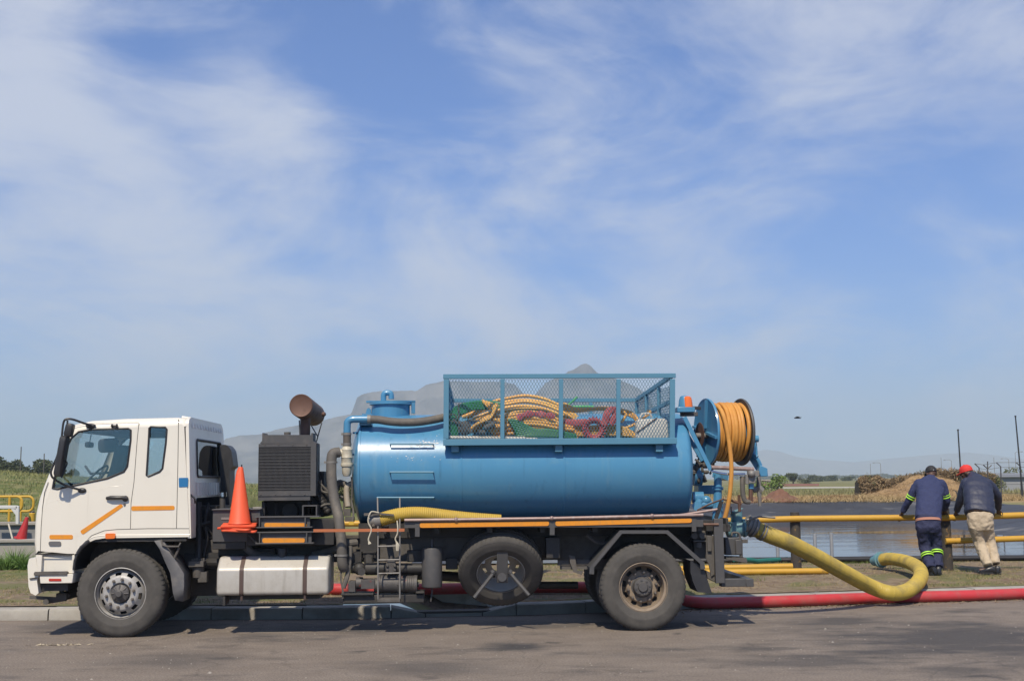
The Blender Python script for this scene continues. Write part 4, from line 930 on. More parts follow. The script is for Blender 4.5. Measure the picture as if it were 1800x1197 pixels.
b = MB(); c0 = q2(405, 900, .3); b.box(q2(365, 0, .3).x, q2(442, 0, .3).x, .3, .55, q2(0, 975, .3).z, q2(0, 905, .3).z); b.build('fuse_box', chip, truck, bevel=.01)
b = MB(); x0_, x1_, z0_, z1_ = q2(742, 0, .2).x, q2(852, 0, .2).x, q2(0, 986, .2).z, q2(0, 894, .2).z; t_ = .014
b.platey([(x0_, z0_), (x1_, z0_), (x1_, z1_), (x0_, z1_)], .2, .8, [[(x0_ + t_, z0_ + t_), (x1_ - t_, z0_ + t_), (x1_ - t_, z1_ - t_), (x0_ + t_, z1_ - t_)]]); b.build('box_tube', dgrey, truck)
for (xa, xb, za, zb_, rs) in ((415, 868, 980, 1060, ((445, 1020), (765, 1022), (764, 1056), (446, 1056))), (418, 880, 1095, 1180, ((430, 1135), (750, 1136), (748, 1170), (430, 1171)))):
    b = MB(); b.platey([xz(q2(xa, zb_, .0)), xz(q2(xb - 80, zb_, .0)), xz(q2(xb - 80, za, .0)), xz(q2(xa, za, .0))], .03, .045)
    b.box(q2(xa - 35, 0).x, q2(xb, 0).x, -.01, .2, q2(0, za + 6).z, q2(0, za - 4).z); b.box(q2(xa - 20, 0).x, q2(xb - 50, 0).x, -.01, .2, q2(0, zb_ + 4).z, q2(0, zb_ - 5).z)
    for x in (xa + 6, xb - 108): b.box(q2(x, 0).x, q2(x + 10, 0).x, -.008, .1, q2(0, zb_ - 5).z, q2(0, za + 5).z)
    so = b.build('reflector_frame', dgrey, truck, bevel=.003)
    tstrip(q2, rs, .018, .029, .03, par=so)
b = MB(); b.bar(q2(330, 1110, .03), q2(400, 1180, .03), .03, .02); b.box(q2(330, 0, .2).x, q2(980, 0, .2).x, .2, .6, q2(0, 1195, .2).z, q2(0, 1000, .2).z); b.build('platform', black, truck, bevel=.006)
b = MB(); a, c = q2(816, 1078, -.02), q9(555, 206, -.02); b.bar(a, c, .012, .034); b.build('orange_bar', mat('orange_bar', (.42, .13, .045), .6, var=(.34, .12, .06), var_scale=15), truck)
# exhaust silencer and its stays
ea, eb = q2(722, 140, .35), None; ea = Vector(ea); eb = ea + Vector((.03, 1.05, -.06))
b = MB(); d = (eb - ea); Ln = d.length; b.lathe([(0, .012), (.11, .010), (.132, 0), (.140, .008), (.141, .03), (.141, Ln - .03), (.136, Ln), (0, Ln)], ea, d, 40); sil = b.build('exhaust_silencer', rust, truck)
b = MB(); c = q2(755, 250, .62); b.cyl(Vector((c.x, .62, q2(0, 365, .62).z)), Vector((c.x, .62, ea.z - .1)), .062, seg=20); b.build('exhaust_pipe', rust, truck)
b = MB(); 
for pa, pb in (((710, 250, .45), (714, 360, .45)), ((800, 290, .6), (850, 375, .6)), ((878, 270, .6), (833, 430, .6))): b.tube([q2(*pa), q2(*pb)], .008, 6)
b.build('silencer_stay', dgrey, truck)
b = MB(); b.ball(q2(893, 205, 1.0), .03, 8, 6); b.build('silencer_bolt', rust, truck)
# inlet filter, pipes and hoses in front of the tank
b = MB(); pts = spl([q4(187, 385, .42), q4(120, 385, .42), q4(70, 388, .42), q4(45, 405, .42), q4(41, 440, .42), q4(40, 480, .42)], 5); b.tube(pts, .044, 14); b.build('suction_pipe', blue, truck)
b = MB(); c = q4(40, 480, .42); b.cyl(c, q4(40, 575, .42), .047); b.build('pipe_sleeve', mat('sleeve_brown', (.10, .085, .07), .7), truck)
b = MB()
for z in (488, 560, ): b.cyl(q4(40, z - 6, .42), q4(40, z + 10, .42), .053); b.box(q4(4, 0, .42).x, q4(16, 0, .42).x, .4, .44, q4(0, z + 10, .42).z, q4(0, z - 6, .42).z)
b.build('hose_clamp', chip, truck)
b = MB(); zt = q4(0, 575, .42).z; sc_ = lambda zz: q4(0, zz, .42).z; c = q4(38, 800, .42); h0 = c.z
b.lathe([(0, sc_(788) - h0), (.04, sc_(785) - h0), (.055, sc_(765) - h0), (.06, sc_(720) - h0), (.072, sc_(716) - h0), (.074, sc_(700) - h0), (.066, sc_(696) - h0), (.066, sc_(660) - h0), (.072, sc_(655) - h0), (.066, sc_(648) - h0), (.066, sc_(610) - h0), (.070, sc_(600) - h0), (.06, sc_(588) - h0), (.045, sc_(575) - h0)], c, (0, 0, 1), 28)
b.cyl(q4(38, 615, .42), q4(-12, 622, .42), .044); b.build('inlet_filter', beige, truck)
b = MB()
for z, ex in ((482, 118), (632, 105), (705, 105), (845, 105)): b.cyl(q4(70 if z > 600 else 82, z, .5), q4(ex + 25, z, .55), .012 if z < 800 else .032); b.box(q4(98, 0, .5).x, q4(106, 0, .5).x, .48, .56, q4(0, z + 8, .5).z, q4(0, z - 8, .5).z)
b.build('filter_bracket', blue, truck)
b = MB(); pts = spl([q2(1010, 492, .40), q2(975, 495, .38), q2(955, 520, .36), q2(950, 600, .34), q2(955, 720, .32), q2(975, 850, .28), q2(1005, 980, .22), q2(1018, 1100, .18), q3(1080, 300, .17), q3(1085, 400, .17), q3(1090, 500, .18), q3(1105, 535, .22)], 6); b.tube(pts, .062, 14); b.build('suction_hose', hosegrey, truck)
b = MB()
for c in (q2(953, 565, .35), q3(1087, 430, .17)): b.lathe([(.068, -.012), (.068, .012)], c, (0, 0, 1), 20); b.box(c.x - .09, c.x - .06, c.y - .02, c.y + .02, c.z - .012, c.z + .012)
b.build('hose_clamp', chip, truck)
b = MB(); b.tube(spl([q4(105, 840, .55), q4(60, 842, .52), q4(38, 870, .5), q4(38, 930, .48), q4(46, 1000, .45)], 5), .036, 12); b.build('drain_hose', mat('drain_beige', (.33, .29, .23), .7, var=(.22, .18, .14), var_scale=14), truck)
b = MB(); b.tube(spl([q4(72, 790, .45), q4(76, 880, .46), q4(72, 960, .46), q4(85, 1040, .4), q4(78, 1110, .35)], 5), .012, 6); b.tube(spl([q3(1080, 540, .2), q3(1076, 620, .2), q3(1090, 700, .18), q3(1092, 770, .18)], 5), .012, 6); b.tube(spl([q3(1150, 360, .3), q3(1145, 480, .25), q3(1125, 600, .22), q3(1095, 690, .2)], 5), .028, 8); b.tube(spl([q3(860, 420, .5), q3(960, 400, .45), q3(1060, 370, .4), q3(1130, 340, .4), q3(1200, 330, .45)], 5), .045, 10); b.build('thin_hose', hosegrey, truck)
yel = mat('yellow_tag', (.62, .40, .05), .6)
b = MB(); b.box(q3(1140, 0, .3).x, q3(1180, 0, .3).x, .3, .32, q3(0, 200, .3).z, q3(0, 175, .3).z); b.build('yellow_valve', yel, truck)
b = MB(); b.box(q2(1050, 0, .4).x, q2(1100, 0, .4).x, .4, .44, q2(0, 980, .4).z, q2(0, 925, .4).z); b.box(q2(1060, 0, .4).x, q2(1130, 0, .4).x, .4, .44, q2(0, 1020, .4).z, q2(0, 985, .4).z); b.build('valve_plate', dusty, truck)
b = MB(); pts = spl([q4(187, 387, .42), q4(260, 390, .42), q4(340, 402, .4), q4(430, 408, .4), q4(540, 405, .42), q4(640, 390, .45), q4(715, 375, .5)], 6); b.tube(pts, .050, 14); b.build('top_hose', hosegrey, truck)
b = MB(); c = q4(195, 387, .42); b.lathe([(.056, -.02), (.056, .02)], c, (1, 0, 0), 20); b.build('hose_clamp', chip, truck)

# ------------------------------------------------ the blue tank
X0, X1 = q4(122, 0, .3).x, T(1190, 0, .3).x; XE = T(1220, 820, .35).x
def ell(x, k, n=64): return [(x, YT + RY * k * math.cos(2 * math.pi * i / n), ZT + RZ * k * math.sin(2 * math.pi * i / n)) for i in range(n)]
b = MB(); rr = [ell(X0 - .12, .05), ell(X0 - .115, .35), ell(X0 - .095, .65), ell(X0 - .05, .88), ell(X0 - .02, .965), ell(X0, 1.0)]
for x in np.linspace(X0 + .02, X1, 20)[0:]: rr.append(ell(x, 1.0))
dl = XE - X1
for t in (.2, .4, .6, .8, .95, 1.0, 1.12, 1.2): rr.append(ell(X1 + dl * t, {.2: .995, .4: .98, .6: .955, .8: .91, .95: .84, 1.0: .8, 1.12: .5, 1.2: .1}[t]))
b.loft(rr); tank = b.build('tank', blue, truck, smooth=60)
b = MB(); b.loft([ell(X0 - .008, 1.004), ell(X0 - .006, 1.012), ell(X0 + .018, 1.012), ell(X0 + .02, 1.004)], caps=False); b.build('rim_band', blue, tank)
for px in (811, 992): 
    b = MB(); x = T(px, 820, .3).x; b.loft([ell(x - .012, 1.0), ell(x - .005, 1.006), ell(x + .005, 1.006), ell(x + .012, 1.0)], caps=False); b.build('weld_seam', blue, tank)
# paint chipped off beside the rungs
rs = random.Random(3)
b = MB()
for k in range(84):
    if k < 44: zx, zy = rs.gauss(590, 45), rs.gauss(565, 14)
    elif k < 60: zx, zy = rs.gauss(665, 12), rs.gauss(545, 40)
    else: zx, zy = rs.uniform(330, 700), rs.gauss(660, 14)
    p = q4(zx, zy, .35); z = p.z; 
    p = q4(zx, zy, tank_y(z)); r = rs.uniform(.004, .013) * (1.0 if k < 44 else .6); e = 1.9 if k < 44 else 1
    nrm_ = Vector((0, (tank_y(p.z) - YT) / RY ** 2, (p.z - ZT) / RZ ** 2)).normalized(); v = nrm_.cross(Vector((1, 0, 0))).normalized(); c = Vector((p.x, tank_y(p.z), p.z)) + nrm_ * .0025
    b.add([c + Vector((1, 0, 0)) * r * e * math.cos(t) * rs.uniform(.6, 1.1) + v * r * .7 * math.sin(t) * rs.uniform(.6, 1.1) for t in np.linspace(0, 2 * math.pi, 8)[:-1]], [tuple(range(7))])
b.build('paint_chips', mat('primer', (.60, .62, .62), .6), tank, smooth=0, recalc=False, one=True)['kind'] = 'stuff'
# manhole
ZTOP = ZT + RZ
b = MB(); c = q4(347, 340, YT); rm = (q4(482, 0, YT).x - q4(215, 0, YT).x) / 2; zl = q4(0, 292, YT).z
b.cyl((c.x, YT, ZTOP - .08), (c.x, YT, zl), rm, seg=40); b.cyl((c.x, YT, zl), (c.x, YT, zl + .012), rm + .012, seg=40); mh = b.build('manhole', blue, truck)
b = MB(); za, zb_ = q4(0, 290, YT).z, q4(0, 266, YT).z; b.cyl((c.x, YT, za + .003), (c.x, YT, zb_), rm + .03, seg=40); b.box(q4(178, 0, YT).x, q4(520, 0, YT).x, YT - .05, YT + .05, zb_ - .012, zb_ + .012); b.build('lid', blue, mh)
b = MB(); b.tube(spl([q4(296, 265, YT), q4(296, 225, YT), q4(303, 206, YT), q4(325, 201, YT), q4(345, 206, YT), q4(350, 225, YT), q4(350, 245, YT)], 4), .036, 12); b.build('vent_pipe', blue, mh)
b = MB(); b.box(q4(492, 0, YT).x, q4(518, 0, YT).x, YT - .05, YT + .05, q4(0, 350, YT).z, q4(0, 262, YT).z); b.platey([xz(q4(*p, YT)) for p in ((172, 355), (180, 315), (195, 308), (208, 318), (212, 355))], YT - .04, YT + .04); b.box(q4(150, 0, YT).x, q4(235, 0, YT).x, YT - .06, YT + .06, q4(0, 362, YT).z, q4(0, 350, YT).z); b.build('lid_hinge', blue, mh)
b = MB(); b.box(q4(130, 0, .5).x, q4(215, 0, .5).x, .48, .62, q4(0, 430, .5).z, q4(0, 408, .5).z); b.build('pipe_seat', blue, truck)
# ------------------------------------------------ hose basket on top
YB0, YB1 = .17, 1.95
bk = MB()
def BP(px, py): return T(px, py, YB0)
def vbar(b, x0, x1, ya, yb, y=YB0, d=.05):           # bar seen between pixel limits
    p, q = T(x0, ya, y), T(x1, yb, y); b.box(p.x, q.x, y, y + d, min(p.z, q.z), max(p.z, q.z))
b = MB(); b.bar(BP(780, 662) + Vector((0, .025, 0)), BP(1187, 660.5) + Vector((0, .025, 0)), .05, .052); b.build('top_rail', bblue, None)
bpy.data.objects.remove(bpy.data.objects['top_rail.001'] if 'top_rail.001' in bpy.data.objects else bpy.data.objects['top_rail'])
b = MB(); b.bar(BP(779, 777.5) + Vector((0, .03, 0)), BP(1190, 774.5) + Vector((0, .03, 0)), .07, .075)
basket = b.build('basket', bblue, truck, bevel=.004)
def bpart(nm, a, c, w, h, up=(0, 0, 1)):
    b = MB(); b.bar(a, c, w, h, up); return b.build(nm, bblue, basket, bevel=.003)
o25 = Vector((0, .025, 0))
bpart('top_rail', BP(779, 661.5) + o25, BP(1188, 660) + o25, .05, .054)
for x, w in ((784.5, .062), (883.5, .05), (986.5, .05), (1087.5, .05), (1182.5, .062)):
    bpart('post', BP(x, 666) + o25, BP(x - .5, 771) + o25, w, .045, (0, 1, 0))
TLf, TRf = T(795, 704, YB1), T(1119, 703, YB1); zfl = BP(900, 776).z + .0
bpart('top_rail', TLf, TRf, .045, .05)
BLf, BRf = Vector((TLf.x, YB1, zfl)), Vector((TRf.x, YB1, zfl)); bpart('bottom_rail', BLf, BRf, .05, .05)
for k in range(5):
    f = k / 4; p = TLf.lerp(TRf, f); bpart('post', p - Vector((0, 0, .03)), Vector((p.x, YB1, zfl + .03)), .045, .045, (0, 1, 0))
NL, NR = BP(784, 661), BP(1182, 660)
for a, c, lo in ((NL, TLf, None), (NR, TRf, None)):
    a2 = Vector((a.x, YB0 + .05, a.z)); bpart('side_rail', a2, c - Vector((0, .02, 0)), .045, .05)
    m0 = a2.lerp(c, .0); zz = lambda f: a2.lerp(c, f)
    lo0 = Vector((a.x, YB0 + .05, a.z - .30)); lo1 = Vector((c.x, YB1 - .02, zfl + .36)); bpart('side_rail', lo0, lo1, .035, .045)
    for f in (.35, .70):
        p = zz(f); bpart('post', p - Vector((0, 0, .03)), Vector((p.x, p.y, zfl + .02)), .045, .045, (0, 1, 0))
    bpart('side_rail', Vector((a.x, YB0 + .05, zfl)), Vector((c.x, YB1 - .02, zfl)), .045, .05)
meshm = mat('mesh_steel', (.045, .125, .185), .6, var=(.07, .17, .23), var_scale=12)
def mesh_panel(nm, O, U, V, pu=.0375, pv=.066, r=.0019):
    """expanded metal: crossing strands cut to the panel O + s U + t V"""
    O, U, V = Vector(O), Vector(U), Vector(V); w, h = U.length, V.length; u, v = U / w, V / h; b = MB(); k = pu / pv
    nn = u.cross(v).normalized()
    s0 = -h * k
    i = math.floor(s0 / pu) * pu
    while i < w + h * k:
        for sg in (1, -1):
            t0, t1 = 0.0, h
            x0 = i if sg > 0 else i
            f = lambda t: x0 + sg * k * t
            ts_ = []
            # clip to 0..w
            if sg > 0: lo, hi = max(0, -x0 / k), min(h, (w - x0) / k)
            else: lo, hi = max(0, (x0 - w) / k), min(h, x0 / k)
            if hi - lo > .01:
                a, c = O + u * f(lo) + v * lo, O + u * f(hi) + v * hi
                b.bar(a + nn * .002 * sg, c + nn * .002 * sg, r * 2.1, r * 1.2, nn)
        i += pu
    o = b.build(nm, meshm, basket, smooth=0, recalc=False, one=True); o['kind'] = 'stuff'; return o
cols = (784.5, 883.5, 986.5, 1087.5, 1182.5)
for xa, xb in zip(cols, cols[1:]):
    A, B_, Ct = BP(xa + 3, 772), BP(xb - 3, 771.5), BP(xa + 3, 666)
    off = Vector((0, .022, 0)); mesh_panel('mesh_panel', A + off, B_ - A, Ct - A)
mesh_panel('mesh_panel', BLf, BRf - BLf, TLf - BLf)
for a, c in ((NL, TLf), (NR, TRf)):
    A = Vector((a.x, YB0 + .05, zfl)); mesh_panel('mesh_panel', A, Vector((c.x, YB1, zfl)) - A, Vector((0, 0, a.z - zfl - .12)))
# floor strips between basket and tank, brackets
b = MB(); p, q = BP(784, 780), BP(1184, 780); b.box(p.x, q.x, YB0 + .06, YB0 + .24, zfl - .03, zfl - .015); b.box(p.x, q.x, YB0 + .30, YB0 + .36, zfl - .03, zfl - .015); b.build('floor_plate', bblue, basket)
for px in (800, 982, 1159):
    b = MB(); a = T(px, 778, .22); b.box(a.x - .045, a.x + .045, .22, .5, a.z - .11, a.z - .02); b.build('bracket', bblue, basket, bevel=.006)

# ------------------------------------------------ beacon, reel, rear gear
b = MB(); p, q = q8(130, 258, .5), q8(275, 298, .5); b.box(p.x, q.x, .42, .60, q.z, p.z); b.build('beacon_shelf', blue, truck, bevel=.006)
b = MB(); c = q8(222, 240, .5); b.lathe([(.0, .135), (.035, .133), (.052, .12), (.060, .09), (.068, 0), (0, 0)], (c.x, .51, q8(0, 257, .5).z), (0, 0, 1), 24); bc = b.build('beacon', lamp_o, truck)
b = MB(); b.lathe([(.0, .145), (.03, .143), (.052, .13), (.066, .09), (.078, 0), (.074, 0), (.06, .09), (.048, .122), (0, .137)], (c.x - .03, .53, q8(0, 257, .5).z), (0, 0, 1), 24, skip=lambda i, k: 0 <= k < 0); b.build('beacon_guard', blue, bc)
YRL = .78
ca, cb = q8(378, 457, YRL), q8(668, 466, YRL); phi = R(10); axr = Vector((math.cos(phi), math.sin(phi), 0)); cb = ca + axr * ((cb.x - ca.x) / axr.x); wid = (cb - ca).length
RF = .415
rl = MB()
for c, s in ((ca, -1), (cb, 1)):
    rl2 = MB(); rl2.lathe([(0, -.006), (RF - .02, -.006), (RF, -.016), (RF + .006, 0), (RF, .016), (RF - .02, .006), (0, .006)], c, axr, 56)
    if s < 0: reel = rl2.build('hose_reel', blue, truck)
    else: rl2.build('reel_flange', dgrey, reel)
b = MB(); b.cyl(ca, cb, .20, seg=32); b.build('reel_drum', blue, reel)
u_ = Vector((0, 0, 1)); v_ = axr.cross(u_)
for k in range(4):
    a = R(78 + 90 * k); d = u_ * math.sin(a) + v_ * math.cos(a); b = MB(); o_ = ca - axr * .02; b.bar(o_ + d * .05, o_ + d * (RF - .015), .03, .045, axr); b.build('reel_rib', blue, reel)
b = MB(); o_ = ca - axr * .10 + Vector((0, 0, .0)); b.lathe([(0, -.004), (.15, -.004), (.155, 0), (.15, .004), (0, .004)], q8(335, 480, YRL - .02) - axr * .02, axr, 40); b.build('chain_wheel', rust, reel)
b = MB(); c = q8(308, 487, YRL - .05); b.cyl(c - axr * .06, c + axr * .2, .035); b.build('reel_axle', chip, reel)
# wound hose on the reel
hose_o = mat('orange_hose', (.60, .285, .055), .55, var=(.50, .215, .040), var_scale=9, var_amt=.8, grime=(.30, .16, .06), grime_scale=7, grime_lo=.55, grime_hi=.85, grime_amt=.55)
hr_ = empty('reel_hose', TO, rz=YAW); tag(hr_, 'orange hose wound on the blue reel with its end hanging down', 'hose')
turns = 8; pts = []; rs = random.Random(5)
jr = [rs.uniform(-.020, .016) for _ in range(turns + 2)]; jx = [rs.uniform(-.026, .026) for _ in range(turns + 2)]
for layer, RR in ((0, .292), (1, .342)):
    for k in range(turns * 40 + 1):
        t = k / 40; f = t / turns; f = f if layer == 0 else 1 - f
        i = int(t); w = t - i; j = jr[i] * (1 - w) + jr[min(i + 1, turns)] * w; x_ = jx[i] * (1 - w) + jx[min(i + 1, turns)] * w
        a = 2 * math.pi * t
        pts.append(ca + axr * (.035 + (wid - .07) * f + x_ * math.sin(a)) + (u_ * math.cos(a) + v_ * math.sin(a)) * (RR + j * (.5 if layer else .2)))
b = MB(); b.tube(pts, .0265, 8); b.build('wound_hose', hose_o, hr_)
b = MB(); b.tube(spl([q8(460, 245, .62), q8(500, 290, .45), q8(535, 400, .385), q8(562, 560, .37), q8(578, 720, .36), q8(575, 860, .36), q8(560, 1000, .37), q8(535, 1120, .40), q8(512, 1190, .42)], 6), .0265, 10); b.build('hanging_end', hose_o, hr_)
# reel frame
def bar8(nm, pts, w, h, m=blue, q=q8, par=None):
    b = MB()
    for (x0, y0, a), (x1, y1, c) in zip(pts, pts[1:]): b.bar(q(x0, y0, a), q(x1, y1, c), w, h)
    return b.build(nm, m, par or truck, bevel=.004)
bar8('reel_arm', [(198, 335, .50), (412, 765, .45)], .07, .05); bar8('reel_arm', [(215, 470, .8), (345, 690, .78)], .06, .05)
bar8('reel_brace', [(165, 315, .6), (305, 312, .6)], .05, .05, dgrey); bar8('reel_brace', [(265, 262, .6), (320, 265, .7)], .05, .04, dgrey)
b = MB(); b.tube([q8(415, 742, .42), q8(758, 758, .46)], .026, 10); b.build('guide_bar', rp, truck)
b = MB(); b.tube(spl([q8(415, 772, .40), q8(480, 788, .40), q8(560, 798, .40), q8(690, 797, .42)], 4), .014, 8); b.build('guide_rod', chrome, truck)
bar8('reel_arm', [(735, 650, .9), (830, 800, .85)], .08, .07); 
b = MB(); b.platey([xz(q8(*p, .8)) for p in ((795, 725), (855, 752), (860, 815), (800, 818), (785, 770))], .7, .86); b.build('reel_mount', blue, truck, bevel=.008)
b = MB(); b.tube(spl([q8(775, 500, .85), q8(762, 560, .82), q8(755, 640, .8), q8(790, 680, .78), q8(815, 730, .78)], 5), .026, 8); b.tube([q8(770, 512, .85), q8(782, 640, .84)], .018, 8); b.cyl(q8(752, 512, .82), q8(796, 512, .82), .042, seg=16); b.tube([q8(745, 625, .8), q8(790, 660, .76)], .02, 8); b.build('hydraulic_line', blue, truck)
b = MB(); b.cyl(q8(735, 770, .42), q8(735, 870, .42), .045, seg=14); b.box(q8(695, 0, .42).x, q8(775, 0, .42).x, .38, .50, q8(0, 820, .42).z, q8(0, 775, .42).z); b.ball(q8(742, 795, .36), .045, 12, 8); b.cyl(q8(705, 800, .4), q8(705, 880, .4), .022); b.cyl(q8(760, 800, .4), q8(760, 870, .4), .022); b.build('guide_valve', chip, truck, bevel=.004)
b = MB(); b.tube(spl([q8(668, 812, .45), q8(668, 880, .45), q8(672, 960, .45), q8(690, 1015, .45), q8(730, 1022, .45)], 5), .03, 10); b.build('return_hose', hosegrey, truck)
b = MB(); b.tube([q8(735, 880, .45), q8(735, 1015, .45)], .026, 10); b.build('riser_pipe', rust, truck); b = MB(); b.tube([q8(738, 875, .45), q8(738, 915, .45)], .034, 10); b.build('riser_collar', blue, truck)
b = MB(); b.tube([q8(800, 820, .55), q8(800, 905, .55), q8(803, 940, .55), q8(810, 1055, .55)], [.028, .03, .03, .018], 10); b.tube([q8(755, 930, .55), q8(820, 905, .55)], .034, 8); b.tube([q8(825, 848, .5), q8(895, 853, .48)], .012, 8); b.cyl(q8(790, 900, .55), q8(826, 935, .55), .045, seg=8); b.build('spray_lance', chip, truck)
b = MB(); b.tube([q8(470, 800, .6), q8(468, 1170, .6)], .05, 12); b.cyl(q8(468, 900, .6), q8(468, 925, .6), .07); b.bar(q8(450, 800, .6), q8(530, 830, .7), .1, .06); b.tube([q8(440, 1195, .6), q8(455, 950, .6)], .03, 8); b.tube([q8(500, 1000, .6), q8(485, 1200, .6)], .025, 8); b.build('reel_post', blue, truck)
b = MB()
rs = random.Random(9)
for k in range(13):
    c = q8(rs.uniform(275, 415), rs.uniform(700, 880), .8); b.ball(c, (rs.uniform(.02, .05), .05, rs.uniform(.02, .05)), 8, 6)
for k in range(9):
    c = q8(rs.uniform(280, 400), rs.uniform(560, 880), .85); b.tube(spl([c, c + Vector((.06, -.02, -.06)), c + Vector((rs.uniform(-.05, .12), 0, -.16))]), .014, 6)
b.build('reel_motor', dusty, truck, one=True)
b = MB(); b.box(q8(265, 0, 1.2).x, q8(420, 0, 1.2).x, 1.0, 1.3, q8(0, 960, 1.2).z, q8(0, 890, 1.2).z); b.tube([q8(270, 800, .9), q8(335, 800, .9)], .14, 16); b.build('motor_case', blue, truck)
b = MB(); b.cyl(q8(262, 985, .75), q8(350, 985, .75), .07, seg=16); b.cyl(q8(300, 1060, .7), q8(330, 1005, .7), .055, seg=16); b.cyl(q8(330, 1045, .7), q8(420, 1045, .7), .05, seg=16); b.cyl(q8(300, 1055, .66), q8(300, 1055, .58), .06, seg=8); b.ball(q8(375, 1010, .7), .06, 12, 8); b.tube([q8(415, 1050, .7), q8(470, 1030, .7)], .035, 10); b.build('tank_valve', blue, truck)
b = MB(); b.tube([q8(300, 1090, .55), q8(400, 1040, .5), q8(520, 995, .45)], .011, 6); b.tube([q8(500, 1000, .5), q8(655, 1025, .55)], .010, 6); b.tube([q8(640, 965, .5), q8(645, 1100, .5)], .018, 8); b.tube([q8(575, 1010, .5), q8(660, 1040, .5)], .016, 6); b.tube([q8(575, 1060, .5), q8(578, 1120, .5)], .008, 6); b.build('valve_lever', rust, truck)
# rear posts, lamps and bumper
b = MB(); b.bar(q10(350, 560, .15), q10(365, 1045, .15), .11, .06, (0, 1, 0)); b.build('rear_post', dgrey, truck, bevel=.005)
b = MB(); b.bar(q10(378, 430, .2), q10(335, 560, .18), .03, .04); b.build('rear_post', black, truck)
b = MB(); b.platey([xz(q10(*p, .2)) for p in ((262, 685), (325, 690), (325, 980), (300, 1000), (280, 900), (262, 870))], .2, .22); b.platey([xz(q10(*p, .15)) for p in ((272, 690), (310, 690), (305, 808), (276, 808))], .17, .198); b.platey([xz(q10(*p, .2)) for p in ((265, 950), (330, 985), (345, 1045), (275, 1010))], .22, .5); b.build('rear_bracket', dusty, truck, bevel=.004)
b = MB(); b.box(q10(155, 0, .3).x, q10(255, 0, .3).x, .28, .5, q10(0, 740, .3).z, q10(0, 655, .3).z); b.box(q10(150, 0, .2).x, q10(258, 0, .2).x, .2, .5, q10(0, 738, .2).z, q10(0, 728, .2).z); b.cyl(q10(175, 690, .25), q10(175, 690, .2), .04); b.cyl(q10(235, 690, .25), q10(235, 690, .2), .04); b.cyl(q10(205, 780, .25), q10(205, 740, .25), .04); b.box(q10(150, 0, .35).x, q10(258, 0, .35).x, .32, .5, q10(0, 860, .3).z, q10(0, 740, .3).z); b.build('spring_hanger', dusty, truck, bevel=.004)
b = MB(); b.box(q10(235, 0, .3).x, q10(415, 0, .3).x, .2, 1.9, q10(0, 660, .3).z, q10(0, 605, .3).z); b.box(q10(380, 0, .3).x, q10(400, 0, .3).x, .2, 1.9, q10(0, 660, .3).z, q10(0, 560, .3).z); b.build('rear_crossmember', black, truck, bevel=.005)
b = MB(); b.tube([q10(240, 605, .12), q10(355, 605, .12)], .018, 6); b.build('rear_tie', rust, truck)
b = MB(); b.box(q10(385, 0, .5).x, q10(512, 0, .5).x, .5, .75, q10(0, 840, .5).z, q10(0, 710, .5).z); b.box(q10(460, 0, .48).x, q10(508, 0, .48).x, .47, .5, q10(0, 838, .48).z, q10(0, 725, .48).z); b.build('tail_lamp_box', dgrey, truck, bevel=.01)
b = MB(); b.platey([xz(q10(*p, .6)) for p in ((390, 845), (545, 850), (553, 888), (515, 885), (395, 862))], .45, .8); b.tube([q10(523, 730, .5), q10(525, 850, .5)], .022, 8); b.box(q10(512, 0, .5).x, q10(552, 0, .5).x, .48, .52, q10(0, 750, .5).z, q10(0, 722, .5).z); b.tube(spl([q10(455, 690, .5), q10(460, 668, .5), q10(500, 668, .5), q10(515, 690, .5), q10(515, 720, .5)], 4), .014, 6); b.build('tow_step', dusty, truck, bevel=.004)
b = MB(); e = q10(392, 1015, .3); f = q10(560, 1050, .3); b.box(T(1240, 0, .3).x, q10(530, 0, .3).x, .28, .42, q10(0, 1078, .28).z, q10(0, 1020, .28).z); b.box(q10(528, 0, .3).x, q10(585, 0, .3).x - .0, .27, 1.9, q10(0, 1079, .28).z, q10(0, 1020, .28).z); b.build('rear_bumper', dgrey, truck, bevel=.006)
# outlet pipe
YO = 1.0
teal = mat('outlet_teal', (.09, .22, .26), .55, var=(.14, .28, .30), var_scale=14, grime=(.30, .29, .24), grime_scale=10, grime_lo=.5, grime_hi=.75, grime_amt=.7)
b = MB(); b.cyl(q10(415, 650, YO), q10(560, 628, YO), .10, seg=20); b.cyl(q10(495, 660, YO), q10(488, 505, YO), .075, seg=16); b.cyl(q10(535, 632, YO), q10(555, 630, YO), .115, seg=20); b.tube([q10(487, 505, YO), q10(485, 500, YO)], .095, 16); b.box(q10(420, 0, YO).x, q10(460, 0, YO).x, YO - .12, YO + .1, q10(0, 700, YO).z, q10(0, 590, YO).z); b.build('outlet_pipe', teal, truck, bevel=.006)

# ================================================================== things carried by the truck
def carried(nm, label, cat, group=None):
    e = empty(nm, TO, rz=YAW); tag(e, label, cat, group); return e
